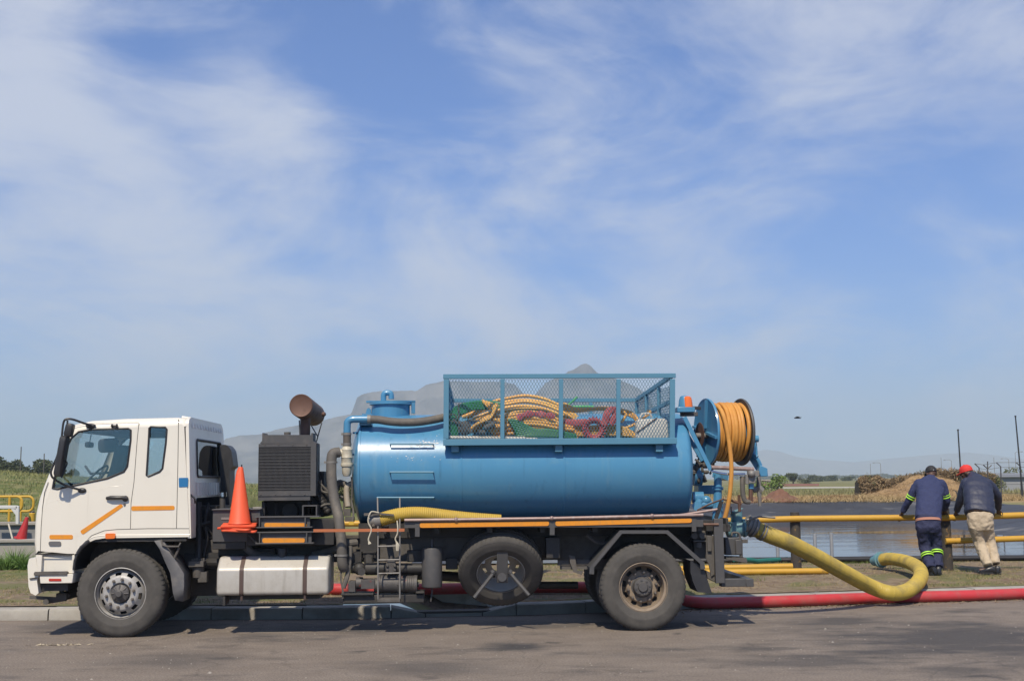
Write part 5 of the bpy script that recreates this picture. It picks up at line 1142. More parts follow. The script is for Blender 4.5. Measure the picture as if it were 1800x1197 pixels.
# --- nested traffic cones
cone_m = mat('cone_orange', (.78, .105, .035), .55, var=(.70, .085, .03), var_scale=8, grime=(.50, .10, .05), grime_scale=6, grime_lo=.55, grime_hi=.9, grime_amt=.5)
tip_m = plastic
cx0 = q2(262, 1040, .10)
for k, (lab, rz_, tilt) in enumerate((('bright orange traffic cone, topmost of the nested stack behind the cab', 4, 1.5), ('orange traffic cone in the middle of the nested stack, only its base showing', -14, 2.5), ('orange traffic cone at the bottom of the nested stack, only its base showing', 12, 4.5))):
    e = empty('traffic_cone', TO + EX * (cx0.x - .004 * k) + EY * .10 + Vector((0, 0, cx0.z - .032 * k - .005)), rz=YAW + R(rz_)); e.rotation_euler.x = R(tilt * .3); e.rotation_euler.y = R(-.6 * k); tag(e, lab, 'traffic cone', 'nested traffic cones')
    h = q2(262, 615, .1).z - cx0.z; r0, r1 = .125, .028
    b = MB(); b.lathe([(r0 + .012, .0), (r0, .02), (r1 + .004, h - .02), (r1 - .004, h), (r1 - .016, h), (r1 - .012, h - .03), (r0 - .02, .01)], (0, 0, .028), (0, 0, 1), 32); b.build('cone_body', cone_m, e)
    b = MB(); sq = roundpoly([(-.20, -.20), (.20, -.20), (.20, .20), (-.20, .20)], .05, 4); b.loft([[(p[0], p[1], z + .018 * math.sin(3 * math.atan2(p[1], p[0]) + k)) for p in sq] for z in (0, .024)]); b.build('cone_base', cone_m, e, smooth=30, bevel=.006)
    if k == 0: b = MB(); b.cyl((.01, 0, h), (.012, 0, h + .055), .008, seg=8); b.build('cone_tip', tip_m, e)
# --- ribbed suction hose lying on the side board
yhose = mat('yellow_hose', (.50, .345, .055), .55, var=(.42, .27, .04), var_scale=5, grime=(.24, .17, .06), grime_scale=5, grime_lo=.5, grime_hi=.8, grime_amt=.7, bump=.1)
def ribbed(b, pts, r, pitch=.022, depth=.1, seg=16):
    P_ = [Vector(p) for p in pts]; L_ = [0]
    for a, c in zip(P_, P_[1:]): L_.append(L_[-1] + (c - a).length)
    n = int(L_[-1] / (pitch / 2)); out = []; rr = []; j = 0
    for i in range(n + 1):
        s = L_[-1] * i / n
        while j < len(L_) - 2 and L_[j + 1] < s: j += 1
        out.append(P_[j].lerp(P_[j + 1], (s - L_[j]) / max(1e-9, L_[j + 1] - L_[j]))); rr.append(r * (1 if i % 2 else 1 - depth))
    b.tube(out, rr, seg)
e = carried('suction_hose', 'yellow ribbed suction hose lying on the side board against the tank', 'hose')
b = MB(); ribbed(b, spl([q9(340, 118, .10), q9(430, 90, .11), q9(540, 68, .13), q9(680, 62, .14), q9(820, 74, .15), q9(960, 92, .16), q9(1150, 112, .17), q9(1400, 130, .18)], 8), .082, .024, .07); b.build('hose', yhose, e)
b = MB(); b.cyl(q9(345, 116, .10), q9(290, 125, .10), .088, seg=18); b.cyl(q9(295, 124, .10), q9(250, 130, .10), .075, seg=18); b.cyl(q9(262, 128, .1), q9(252, 130, .1), .09, seg=18); b.tube([q9(280, 130, .06), q9(285, 172, .06)], .028, 8); b.build('coupling', chip, e)
b = MB(); b.bar(q9(200, 70, .02), q9(330, 64, .01), .03, .03); b.bar(q9(320, 62, .01), q9(462, 76, .02), .022, .022); b.build('lever', dusty, e)
rope = mat('rope', (.50, .46, .36), .9, var=(.38, .34, .26), var_scale=40)
b = MB(); b.tube(spl([q9(330, 55, .0), q9(270, 45, -.01), q9(248, 70, -.02), q9(236, 110, -.02), q9(240, 150, -.02), q9(264, 200, -.02), q9(250, 250, -.02), q9(238, 290, -.02), q9(250, 330, -.02)], 5), [.009] * 38 + [.014, .02, .02], 6); b.build('rope', rope, e)
b = MB(); b.tube(spl([q9(490, 125, .0), q9(496, 190, -.03), q9(492, 240, -.03), q9(474, 285, -.03), q9(492, 330, -.03), q9(494, 388, -.03)], 5), [.008] * 18 + [.010, .014, .02, .022, .022, .022, .02, .018], 6); b.build('rope', rope, e)

# --- what lies in the basket
hose_g = mat('green_hose', (.018, .155, .062), .5, var=(.03, .20, .09), var_scale=8)
red_f = mat('red_layflat', (.40, .075, .08), .65, var=(.30, .05, .055), var_scale=6, grime=(.55, .22, .2), grime_scale=9)
hose_b = mat('basket_hose', (.70, .42, .11), .55, var=(.64, .30, .06), var_scale=2.5, var_amt=1.0, grime=(.26, .16, .07), grime_scale=9, grime_lo=.5, grime_hi=.85, grime_amt=.5)
rs = random.Random(11)
def strand(b, pts, r, jit=.0, n=7): b.tube(spl([q5(x, z, y) for x, z, y in pts], n), r, 8)
H = .0195
def lift(x, z, y):                                    # keep strands off the tank top
    p = q5(x, z, y)
    return p
e = carried('orange_hose', 'heap of looped orange hose filling the left half of the basket', 'hose')
b = MB()
for k in range(8):                                    # long arcs rising from the left over the middle
    f = k / 7; y = .80 - .46 * f; j = lambda a=9: rs.uniform(-a, a)
    strand(b, [(185 + 30 * k + j(), 355 + 8 * k, y), (300 + 18 * k, 312 + 10 * k + j(), y + j() * .003), (420 + 8 * k, 258 + 20 * k + j(6), y), (520, 234 + 21 * k + j(5), y + j() * .003), (640, 220 + 21 * k + j(5), y), (760, 236 + 21 * k + j(6), y), (860, 275 + 20 * k + j(6), y), (950, 318 + 18 * k + j(), y), (1020 - 18 * k, 385 + 8 * k, y)], H)
for k in range(5):                                    # steeper loops crossing them
    y = .56 - .05 * k
    strand(b, [(345 + 22 * k, 250 + 8 * k, y + .1), (385 + 14 * k, 285 + j(5), y), (440 - 10 * k, 310 + 14 * k, y - .08), (395 - 14 * k, 365 + 8 * k, y - .10), (350 - 14 * k, 420, y - .10), (300 - 14 * k, 470, y - .08)], H)
for k in range(6):                                    # flat runs along the bottom
    z = 385 + 19 * k; y = .32 + .07 * rs.random()
    strand(b, [(370 + 16 * k, z + 60 - 6 * k, y), (500, z + 8 + j(8), y), (620, z - 12 + j(5), y), (740, z - 4 + j(5), y), (860, z + 14 + j(8), y), (960 + 8 * k, z + 30, y)], H)
b.build('hose_coils', hose_b, e)
e = carried('orange_hose', 'thinner run of orange hose trailing across the right half of the basket', 'hose')
b = MB()
for k in range(4): strand(b, [(900, 270 + 14 * k, .5), (985, 305 + 6 * k, .5), (1090, 305 + 3 * k, .5), (1180, 300 + 4 * k, .52), (1290, 312 + 8 * k, .52), (1370, 335 + 8 * k, .5), (1412, 385 + 6 * k, .45), (1400, 450, .42)], H * .92)
for k in range(5): strand(b, [(905, 420 + 17 * k, .36), (1040, 432 + 14 * k, .38), (1200, 425 + 15 * k, .38), (1290, 430 + 14 * k, .36), (1375, 470 + 6 * k, .34), (1395, 510, .34)], H * .95)
strand(b, [(1300, 400, .45), (1330, 350, .45), (1310, 325, .45)], H); strand(b, [(1300, 450, .4), (1400, 410, .4), (1460, 365, .42), (1500, 330, .45), (1480, 322, .5)], H * .9)
b.build('hose_coils', hose_b, e)
e = carried('green_hose', 'dark green hose looped at the left end of the basket', 'hose'); b = MB()
for k in range(5): strand(b, [(135 + 9 * k, 490, .30), (120 + 11 * k, 400, .30), (125 + 14 * k, 340 + 4 * k, .34), (180 + 12 * k, 290 + 10 * k, .45), (300, 262 + 11 * k, .62), (420, 262 + 11 * k, .68), (470, 275 + 9 * k, .66)], .02)
b.build('hose_coils', hose_g, e)
e = carried('green_hose', 'green hose bundle along the middle of the basket floor', 'hose'); b = MB()
for k in range(7): strand(b, [(520 + 10 * k, 385 + 15 * k, .30), (590, 455 + 6 * k - 60 + 10 * k, .30), (700, 450 + 7 * k, .28), (800, 452 + 7 * k, .28), (900, 470 + 5 * k, .28), (990, 490 + 4 * k, .30)], .018)
b.build('hose_coils', hose_g, e)
e = carried('green_pipe', 'bright green thin pipe end sticking up out of the basket', 'pipe'); b = MB(); strand(b, [(930, 285, .8), (970, 250, .8), (998, 225, .8)], .013); strand(b, [(940, 296, .75), (1030, 292, .75), (1110, 294, .75)], .016); b.build('pipe', mat('bright_green', (.03, .30, .08), .5), e)
e = carried('red_flat_hose', 'crumpled red flat hose lying over the orange heap', 'hose'); b = MB()
pts = spl([q5(585, 372, .27), q5(640, 345, .30), q5(720, 342, .32), q5(790, 350, .30), q5(845, 362, .28)], 6); b.tube(pts, [.034 + .010 * math.sin(i) for i in range(len(pts))], 10, flat=.22, up=(0, 1, 0)); b.build('hose', red_f, e)
e = carried('red_flat_hose', 'red flat hose folded into a loop beside the round red coil', 'hose'); b = MB()
b.tube(spl([q5(905, 398, .34), q5(980, 402, .32), q5(1060, 398, .30)], 5), .04, 10, flat=.2, up=(0, 1, 0))
b.tube(spl([q5(1180, 420, .26), q5(1200, 350, .26), q5(1225, 318, .28), q5(1258, 322, .30), q5(1258, 360, .30), q5(1220, 410, .28)], 6), .045, 10, flat=.25, up=(0, 1, 0)); b.build('hose', red_f, e)
e = carried('red_hose_coil', 'round coil of red hose standing against the basket mesh', 'hose coil'); b = MB(); c = q5(1112, 445, .29)
for k, (r_, rt) in enumerate(((.105, .020), (.08, .014), (.124, .012))):
    b.tube([c + Vector((r_ * math.cos(t), .012 * k, r_ * math.sin(t))) for t in np.linspace(0, 2 * math.pi, 37)[:-1]], rt, 8, closed=True)
for t in np.linspace(0, 2 * math.pi, 22)[:-1]: b.tube([c + Vector((.1 * math.cos(t), -.03, .1 * math.sin(t))), c + Vector((.15 * math.cos(t + .2), -.02, .15 * math.sin(t + .2)))], .008, 5)
b.build('coil', red_f, e)
e = carried('jerrycan', 'white plastic jerrycan standing at the right end of the basket', 'jerrycan'); jw = mat('white_plastic', (.60, .58, .52), .5, var=(.52, .50, .44), var_scale=6)
p, q = q5(1395, 520, .3), q5(1622, 372, .3); sec = roundpoly([(p.x, p.z), (q.x, p.z), (q.x - .01, q.z - .03), (q.x - .05, q.z), (p.x + .02, q.z - .01)], .04, 5); b = MB(); cx_ = sum(v[0] for v in sec) / len(sec); cz_ = sum(v[1] for v in sec) / len(sec)
b.loft([[(cx_ + (v[0] - cx_) * k, y, cz_ + (v[1] - cz_) * k) for v in sec] for y, k in ((.27, .88), (.275, .95), (.29, 1), (.44, 1), (.455, .95), (.46, .88))]); b.build('body', jw, e, smooth=50)
b = MB(); b.tube(spl([q5(1430, 372, .36), q5(1440, 345, .36), q5(1490, 340, .36), q5(1510, 368, .36)], 4), .014, 8); b.build('handle', jw, e)
b = MB(); b.tube([q5(1405, 470, .26), q5(1545, 368, .26)], .007, 6); b.build('strap', rust, e)
e = carried('ribbed_pipe', 'silver ribbed pipe lying along the basket floor behind the mesh', 'pipe'); b = MB(); ribbed(b, [q5(112, 506, .27), q5(640, 512, .27)], .027, .035, .10, 12); b.cyl(q5(640, 512, .27), q5(720, 516, .27), .018); b.build('pipe', alu, e)
e = carried('pipe_fitting', 'grey metal valve and clamp jumble at the left end of the basket', 'fitting'); b = MB()
b.ball(q5(225, 440, .27), (.075, .04, .09), 12, 8); b.cyl(q5(180, 400, .26), q5(270, 470, .26), .03); b.cyl(q5(250, 385, .26), q5(460, 405, .26), .012); b.cyl(q5(360, 440, .26), q5(430, 410, .26), .035, seg=12); b.cyl(q5(320, 470, .26), q5(365, 470, .26), .03, seg=8); b.tube([q5(180, 270, .26), q5(182, 470, .26)], .012, 6); b.tube([q5(140, 370, .26) + Vector((.045 * math.cos(t), 0, .045 * math.sin(t))) for t in np.linspace(0, 2 * math.pi, 20)[:-1]], .008, 6, closed=True); b.cyl(q5(140, 380, .27), q5(185, 420, .27), .014)
b.build('fitting', dusty, e, one=True)

# ================================================================== hoses on the ground
e = empty('discharge_hose', P(1328, 928, 15.5)); tag(e, 'thick yellow hose curving from the truck outlet over the road to the pond', 'hose'); O_ = e.location.copy()
b = MB(); Wp = lambda px, py, Y: P(px, py, Y) - O_
def wl(v): return TO + EX * v.x + EY * v.y + Vector((0, 0, v.z))
st = wl(q10(640, 640, YO))
path = [st - O_, Wp(1352, 940, st.y + .03), Wp(1390, 955, st.y + .15), Wp(1440, 981, st.y + .5), Wp(1490, 1009, st.y + .95), Wp(1532, 1031, st.y + 1.45), Wp(1566, 1042, 17.15), Wp(1592, 1039, 17.36), Wp(1611, 1026, 17.62), Wp(1619, 1012, 18.05), Wp(1616, 1000, 18.7), Wp(1603, 990.5, 19.5), Wp(1584, 984.5, 20.25), Wp(1565, 982, 20.75), Wp(1549, 983.5, 21.0)]
pts = spl(path, 10)
for p_ in pts:                                        # rest on the ground, never under it
    w = p_ + O_; gz = (0 if w.y < kerb_y(w.x) else zg(w.x, w.y)) + .102
    if w.z < gz: p_.z = gz - O_.z
yhose2 = mat('yellow_discharge_hose', (.47, .345, .060), .5, var=(.36, .25, .045), var_scale=3, grime=(.13, .115, .07), grime_scale=3.5, grime_lo=.46, grime_hi=.75, grime_amt=.8, bump=.15, bump_scale=80)
ribbed(b, pts, .104, .018, .035, 20); b.build('hose', yhose2, e)
b = MB(); d = (pts[1] - pts[0]).normalized(); a = pts[0] - d * .14
b.cyl(a - d * .02, a + d * .13, .112, seg=24); 
for k in range(3): b.lathe([(.112, -.012), (.128, -.008), (.128, .008), (.112, .012)], a + d * (.0 + .05 * k), d, 24)
b.lathe([(.106, -.01), (.112, -.008), (.112, .008), (.106, .01)], pts[4], (pts[5] - pts[3]), 24); b.lathe([(.106, -.01), (.112, -.008), (.112, .008), (.106, .01)], pts[6], (pts[7] - pts[5]), 24)
b.tube([a + Vector((-.02, -.11, .06)), a + Vector((.14, -.115, .10)), a + Vector((.34, -.10, .085))], .014, 6); b.build('coupling', chip, e)
b = MB(); d = (pts[-1] - pts[-2]).normalized(); a = pts[-1]; b.cyl(a - d * .06, a + d * .08, .115, seg=20); b.lathe([(.115, -.015), (.135, -.01), (.135, .01), (.115, .015)], a + d * .0, d, 20); b.cyl(a + d * .08, a + d * .20, .09, seg=16); b.tube([a + Vector((0, -.08, .1)), a + Vector((.16, -.06, .13))], .012, 6); b.build('end_coupling', teal, e)
# red hose in the gutter
redh = mat('red_hose', (.50, .040, .045), .42, var=(.36, .030, .034), var_scale=3, grime=(.26, .11, .09), grime_scale=4, grime_lo=.46, grime_hi=.75, grime_amt=.7, bump=.10, bump_scale=14)
pts = []
for x in np.linspace(11.5, 2.9, 36): pts.append(Vector((x, kerb_y(x) - .105 - .03 * math.sin(x * 2.2), .080)))
pts += [Vector((2.55, kerb_y(2.55) - .08, .085)), Vector((2.25, kerb_y(2.25) + .06, .13)), Vector((1.95, kerb_y(1.95) + .32, .235)), Vector((1.5, kerb_y(1.5) + .75, .25)), Vector((.6, kerb_y(.6) + 1.0, .26)), Vector((-.6, kerb_y(-.6) + 1.15, .26)), Vector((-2.0, kerb_y(-2) + 1.3, .26)), Vector((-3.5, kerb_y(-3.5) + 1.7, .26))]
b = MB(); b.tube(spl(pts, 3), .078, 14); o = b.build('red_hose', redh, None); tag(o, 'long red hose lying in the gutter and over the kerb behind the truck', 'hose')
# ================================================================== FENCE, POND GEAR
FY = 20.78
yel_p = mat('yellow_pipe', (.52, .30, .030), .5, var=(.44, .23, .025), var_scale=5, grime=(.10, .06, .03), grime_scale=5, grime_lo=.58, grime_hi=.72, grime_amt=.75)
postm = mat('tarred_post', (.040, .035, .030), .8, var=(.075, .062, .05), var_scale=9, grime=(.38, .22, .05), grime_scale=12, grime_lo=.60, grime_hi=.70, grime_amt=.75, bump=.4, bump_scale=25)
fence = empty('pipe_fence', (P(1398, 1003, FY).x, FY, .2)); tag(fence, 'yellow pipe fence on dark posts between the road verge and the pond', 'fence'); FO = fence.location.copy()
def fpost(px, y0, y1, w, tilt=0):
    b = MB(); top = P(px, y0, FY) - FO; bot = P(px + tilt, y1, FY) - FO; bot.z = -.25; n = 9; pts = [bot.lerp(top, i / (n - 1)) for i in range(n)]
    b.tube(pts, [w * (1 + .06 * noise.noise(Vector((px, i, 0)))) for i in range(n - 1)] + [w * .86], 14); b.build('post', postm, fence)
fpost(1397, 900, 1003, .085, 3); fpost(1660, 893, 1000, .085, 7)
for x in (-3.5, .4, 10.6): 
    b = MB(); b.tube([(x - FO.x, 0, -.25), (x - FO.x, 0, .95)], .085, 12); b.build('post', postm, fence)
b = MB(); b.tube([Vector((-3.5, FY, 1.06)) - FO, P(1210, 917, FY - .1) - FO, P(1400, 911.5, FY - .1) - FO, P(1655, 909, FY - .1) - FO], .052, 14); b.build('rail', yel_p, fence)
b = MB(); b.tube([P(1655, 910, FY - .1) - FO, P(1800, 905, FY - .1) - FO, Vector((10.7, FY - .1, 1.10)) - FO], .052, 14); b.build('rail', yel_p, fence)
b = MB(); b.tube([P(1662, 951, FY - .1) - FO, P(1800, 946, FY - .1) - FO, Vector((10.7, FY - .1, .70)) - FO], .05, 14); b.build('rail', yel_p, fence)
def fallen(p, q, r, lab):
    b = MB(); c = (p + q) / 2; b.tube([p - c, q - c], r, 14); b.tube([p - c, p - c + (q - p).normalized() * .002], r * .8, 12)
    o = b.build('fallen_rail', yel_p, None); o.location = c; tag(o, lab, 'pipe', 'loose yellow pipes')
g0 = lambda px, py, Y: (lambda w: Vector((w.x, w.y, max(w.z, zg(w.x, w.y) + .052))))(P(px, py, Y))
fallen(P(1120, 1001, FY - .12), P(1393, 995, FY - .12), .05, 'shorter yellow pipe sagging low against the fence post behind the truck')
fallen(g0(1110, 1012, 20.0), g0(1456, 1008, 20.15), .05, 'longer loose yellow pipe lying on the grass in front of the fence')
b = MB(); pts = [Vector((x, POND_N - .12 + .04 * math.sin(x), zg(x, POND_N - .3) + .05)) for x in np.linspace(1.5, 19, 40)]; b.tube(pts, .05, 10); o = b.build('black_pipe', plastic); tag(o, 'black plastic pipe along the near edge of the pond', 'pipe')
galv = mat('galvanised', (.42, .43, .43), .5, .5, var=(.33, .33, .33), var_scale=10)
pl = empty('pond_ladder', G(1440, 985, .2)); tag(pl, 'grey metal posts and grating at the edge of the pond', 'ladder'); PO = pl.location.copy(); PY = 23.5
for px, y0 in ((1366, 936), (1432, 938), (1461, 936)):
    b = MB(); t = P(px, y0, PY) - PO; b.tube([t, t + Vector((0, 0, -1.1))], .034, 10); b.build('post', galv, pl)
for k in range(10):
    b = MB(); t = P(1405 + k * 3.9, 968, PY + .02) - PO; b.tube([t, t + Vector((0, 0, -.5))], .012, 6); b.build('bar', galv, pl)
b = MB(); b.tube([P(1403, 969, PY + .02) - PO, P(1442, 968, PY + .02) - PO], .018, 6); b.build('rail', galv, pl)
b = MB(); pts = spl([P(1290, 983, 22.3), P(1318, 984, 22.5), P(1345, 989, 22.8), P(1368, 991.5, 23.0), P(1384, 992, 23.2)], 6)
for p_ in pts: p_.z = max(p_.z, zg(p_.x, p_.y) + .05)
b.tube(pts, .045, 10); o = b.build('teal_hose', mat('teal_hose', (.015, .13, .10), .5)); tag(o, 'dark teal hose end lying at the pond edge behind the truck', 'hose')

# ================================================================== PEOPLE
def remesh(o, vox, sm=6, disp=0, dscale=.12):
    m = o.modifiers.new('remesh', 'REMESH'); m.mode = 'VOXEL'; m.voxel_size = vox; m.use_smooth_shade = True
    if sm: s = o.modifiers.new('smooth', 'SMOOTH'); s.iterations = sm; s.factor = .5
    if disp:
        tx = bpy.data.textures.get('folds%g' % dscale) or bpy.data.textures.new('folds%g' % dscale, 'CLOUDS'); tx.noise_scale = dscale; tx.noise_depth = 2
        d = o.modifiers.new('folds', 'DISPLACE'); d.texture = tx; d.strength = disp; d.mid_level = .5; d.texture_coords = 'LOCAL'
    return o
skinm = mat('skin', (.085, .045, .030), .5, var=(.11, .06, .04), var_scale=20)
def figure(name, label, O, torso, arms, hips, legs, shoes, head, headdir, cols, capcol, puffer=False, bands=False):
    e = empty(name, O); tag(e, label, 'person'); L_ = lambda t: P(*t[:3]) - O
    def ring_tube(b, rows, seg=24, close=True):
        rings = []
        for i, r in enumerate(rows):
            c = L_(r); a = L_(rows[max(i - 1, 0)]); d = L_(rows[min(i + 1, len(rows) - 1)]); t = (d - a).normalized()
            ux = Vector((1, 0, 0)); ux = (ux - t * ux.dot(t)).normalized(); uy = t.cross(ux)
            rings.append([c + ux * r[3] * math.copysign(abs(math.cos(k)) ** .85, math.cos(k)) + uy * r[4] * math.copysign(abs(math.sin(k)) ** .85, math.sin(k)) for k in np.linspace(0, 2 * math.pi, seg + 1)[:-1]])
        b.loft(rings)
    def dense(rows, n=5):
        out = []
        for a, c in zip(rows, rows[1:]):
            for k in range(n): f = k / n; out.append(tuple(x * (1 - f) + y * f for x, y in zip(a, c)))
        return out + [rows[-1]]
    def limb(b, pts, rs, k=1.0, n=8):
        ps = spl([L_(p) for p in pts], n); rr = np.interp(np.linspace(0, len(pts) - 1, len(ps)), range(len(pts)), rs); b.tube(ps, [float(r) * k for r in rr], 14)
    # body: one continuous figure
    b = MB(); ring_tube(b, [tuple(list(r[:3]) + [r[3] * .84, r[4] * .84]) for r in torso[:-1]] ); limb(b, [torso[-3], torso[-1], head], [.06, .056, .06])
    hc = L_(head); hd = Vector(headdir).normalized(); side = hd.cross(Vector((0, 0, 1))).normalized(); upv = side.cross(hd)
    def hp(f, s, u): return hc + hd * f + side * s + upv * u
    def hball(f, s, u, r):
        n0 = len(b.v); b.ball((0, 0, 0), r, 16, 10)
        for i in range(n0, len(b.v)):
            v = b.v[i]; b.v[i] = tuple(hp(f + v[1], s + v[0], u + v[2]))
    hball(0, 0, .01, (.076, .096, .105)); hball(.035, 0, -.055, (.056, .062, .062)); hball(.098, 0, -.02, (.014, .018, .024)); hball(.088, 0, -.058, (.024, .014, .008)); hball(.088, 0, -.070, (.022, .014, .008)); hball(.085, 0, .022, (.05, .014, .01)); hball(.078, 0, -.098, (.024, .02, .016))
    for s in (-1, 1): hball(-.005, s * .078, -.012, (.012, .024, .034)); hball(.06, s * .042, -.035, (.022, .026, .02))
    for (sh, el, wr, gd) in arms:
        limb(b, [sh, el, wr], [.055, .045, .031])
        w = L_(wr); el_ = L_(el); fd = (w - el_).normalized(); gd = Vector(gd); acr = fd.cross(Vector((0, 0, 1))).normalized()
        pc = w + fd * .05; b.tube([w, w + fd * .035, w + fd * .085], [.03, .036, .038], 12, flat=.5, up=(0, 0, 1))
        for k in range(4):                            # fingers closing over the rail
            root = w + fd * .08 + acr * (-.03 + .02 * k); ln = (.07, .08, .078, .06)[k]
            b.tube([root, root + fd * ln * .4 + Vector((0, 0, -.004)), root + fd * ln * .62 + Vector((0, 0, -.03)), root + fd * ln * .5 + Vector((0, 0, -.055))], [.0095, .0092, .0088, .008], 8)
        th = w + fd * .03 + acr * .034; b.tube([th, th + fd * .02 + acr * .022 + Vector((0, 0, -.012)), th + fd * .045 + acr * .028 + Vector((0, 0, -.034))], [.011, .010, .009], 8)
    for (a, k, an) in legs: limb(b, [a, k, an], [.088, .058, .042])
    for (hl, to, r) in shoes: b.tube([L_(hl), L_(hl).lerp(L_(to), .6), L_(to)], [.036, .036, .026], 10)
    remesh(b.build('body', skinm, e, one=True), .0075, 3)
    # eyes
    for s in (-1, 1):
        b = MB(); b.ball(hp(.086, s * .03, .0), .011, 8, 6); b.build('eye', mat('eye', (.55, .52, .48), .3) if not bpy.data.materials.get('eye') else bpy.data.materials['eye'], e)
    # jacket
    b = MB(); rows = dense(torso, 6)
    if puffer:
        q = []
        for i, r in enumerate(rows):
            k = 1 + .050 * abs(math.sin(i / (len(rows) - 1) * math.pi * 7)) if i < len(rows) - 8 else 1.03
            q.append((r[0], r[1], r[2], r[3] * k, r[4] * k))
        rows = q
    ring_tube(b, rows)
    for (sh, el, wr, gd) in arms:
        a0, a1 = Vector(sh), Vector(torso[-3][:3]); limb(b, [tuple(a0.lerp(a1, .45)), sh, el, tuple(Vector(el).lerp(Vector(wr), .92))], [.09, cols[4], cols[5], .05])
    remesh(b.build('jacket', cols[0], e, one=True), .0105, 4 if puffer else 7, .026 if not puffer else .010, .075)
    if not puffer:                                    # shirt showing under the hem
        b = MB(); h = torso[0]; ring_tube(b, [(h[0] + .5, h[1] + 2.2, h[2] - .01, h[3] * .975, h[4] * .975), (h[0], h[1] - 2, h[2], h[3] * .98, h[4] * .98)]); b.build('shirt', mat('shirt', (.42, .20, .14), .8), e)
    # trousers
    b = MB(); ring_tube(b, dense(hips, 4))
    for (a, k, an) in legs: limb(b, [a, k, an], [.110, .090, .078])
    remesh(b.build('trousers', cols[1], e, one=True), .0105, 5, .036, .075)
    for (hl, to, r) in shoes:
        b = MB(); h, t_ = L_(hl), L_(to); d = (t_ - h).normalized(); wd = d.cross(Vector((0, 0, 1)))
        rings = []
        for f, hw, hh in ((-.045, .028, .07), (-.03, .040, .10), (.02, .043, .115), (.35, .043, .095), (.6, .048, .07), (.85, .046, .055), (1.0, .036, .042), (1.06, .02, .025)):
            c = h.lerp(t_, f) if f > 0 else h + d * f; z0 = c.z - .045
            rings.append([Vector((c.x, c.y, 0)) + wd * (hw * math.cos(k)) + Vector((0, 0, z0 + hh * .5 + hh * .5 * math.copysign(abs(math.sin(k)) ** .6, math.sin(k)))) for k in np.linspace(0, 2 * math.pi, 17)[:-1]])
        b.loft(rings); so = b.build('shoe', cols[2], e, one=True)
        b = MB(); b.loft([[Vector((c.x, c.y, 0)) + wd * (hw * sgn) + Vector((0, 0, z)) for sgn, z in ((-1, c.z - .052), (1, c.z - .052), (1, c.z - .028), (-1, c.z - .028))] for f, hw in ((-.055, .035), (.0, .046), (.6, .053), (.9, .046), (1.06, .024)) for c in (h + (t_ - h) * f,)]); b.build('sole', plastic, so, one=True)
    # cap
    b = MB(); rr = []
    for i in range(8):
        a = i / 7 * math.pi / 2; rr.append([hp(math.cos(k) * .107 * math.cos(a) - .004, math.sin(k) * .088 * math.cos(a), .030 + .092 * math.sin(a) ** .9 + .012 * math.cos(k) * 0) for k in np.linspace(0, 2 * math.pi, 25)[:-1]])
    rr.insert(0, [hp(math.cos(k) * .108 - .004, math.sin(k) * .0885, .005) for k in np.linspace(0, 2 * math.pi, 25)[:-1]])
    b.loft(rr); cm = mat('cap_' + name + capcol[1], capcol[0], .75, var=tuple(c * .8 for c in capcol[0]), var_scale=20); cap = b.build('cap', cm, e, one=True)
    b = MB(); br = [[hp(.07 + .10 * f, s * (.078 - .025 * f * f * (1 if abs(s) > .5 else 1)), .014 - .025 * f + .008 * (1 - s * s) + dz) for s in np.linspace(-1, 1, 9)] for dz in (0,) for f in (0, .35, .7, 1.0)]
    b.loft(br, caps=False, closed=False); o = b.build('brim', cm, cap, one=True); o.modifiers.new('s', 'SOLIDIFY').thickness = .006
    b = MB(); b.ball(hp(0, 0, .123), .009, 8, 6); b.build('button', cm, cap)
    if not puffer:                                    # light buckle at the back of the cap
        b = MB(); b.ball(hp(-.108, 0, .012), (.012, .006, .008), 8, 6); b.build('buckle', galv, cap)
    if bands:
        lime = mat('lime_tape', (.42, .80, .06), .5); silv = mat('silver_tape', (.45, .47, .48), .35, .4)
        def band(a, c, f, r, tilt):
            p = L_(a).lerp(L_(c), f); d = (L_(c) - L_(a)).normalized()
            for k, mm in ((-.82, lime), (.82, lime)):
                b = MB(); q = p + d * .024 * k; b.lathe([(r - .012, -.0085), (r, -.008), (r + .002, 0), (r, .008), (r - .012, .0085)], q, d + Vector((0, 0, tilt)), 24); b.build('reflective_band', mm, e, one=True)
        for (sh, el, wr, gd), f in zip(arms, (.84, .72)): band(sh, el, f, cols[5] + .014, 0)
        for (a, k, an), f in zip(legs, (.40, .28)): band(k, an, f, .098, .0)
    return e
navy = mat('navy_workwear', (.022, .030, .085), .85, var=(.030, .040, .105), var_scale=6, bump=.15, bump_scale=200)
navy2 = mat('navy_trousers', (.018, .022, .060), .85, var=(.025, .03, .075), var_scale=6, bump=.15, bump_scale=200)
puff = mat('slate_puffer', (.020, .025, .052), .55, var=(.028, .033, .062), var_scale=6, bump=.1, bump_scale=90)
khaki = mat('khaki', (.46, .375, .265), .85, var=(.40, .32, .22), var_scale=7, bump=.15, bump_scale=160)
blackshoe = mat('black_leather', (.018, .018, .02), .35)
OA = Vector((P(1638, 1004, 19.75).x, 19.75, .205)); zA = lambda px, Y: None
gy = lambda px, Y, h=.05: None
def ft(px, Y, z=.255):                                # foot point: pixel column, depth, height
    w = P(px, 1000, Y); r_ = (z - CAMZ) * FPX / Y
    hor = 844 - ROLL * (px - 900); return (px, hor - r_, Y)
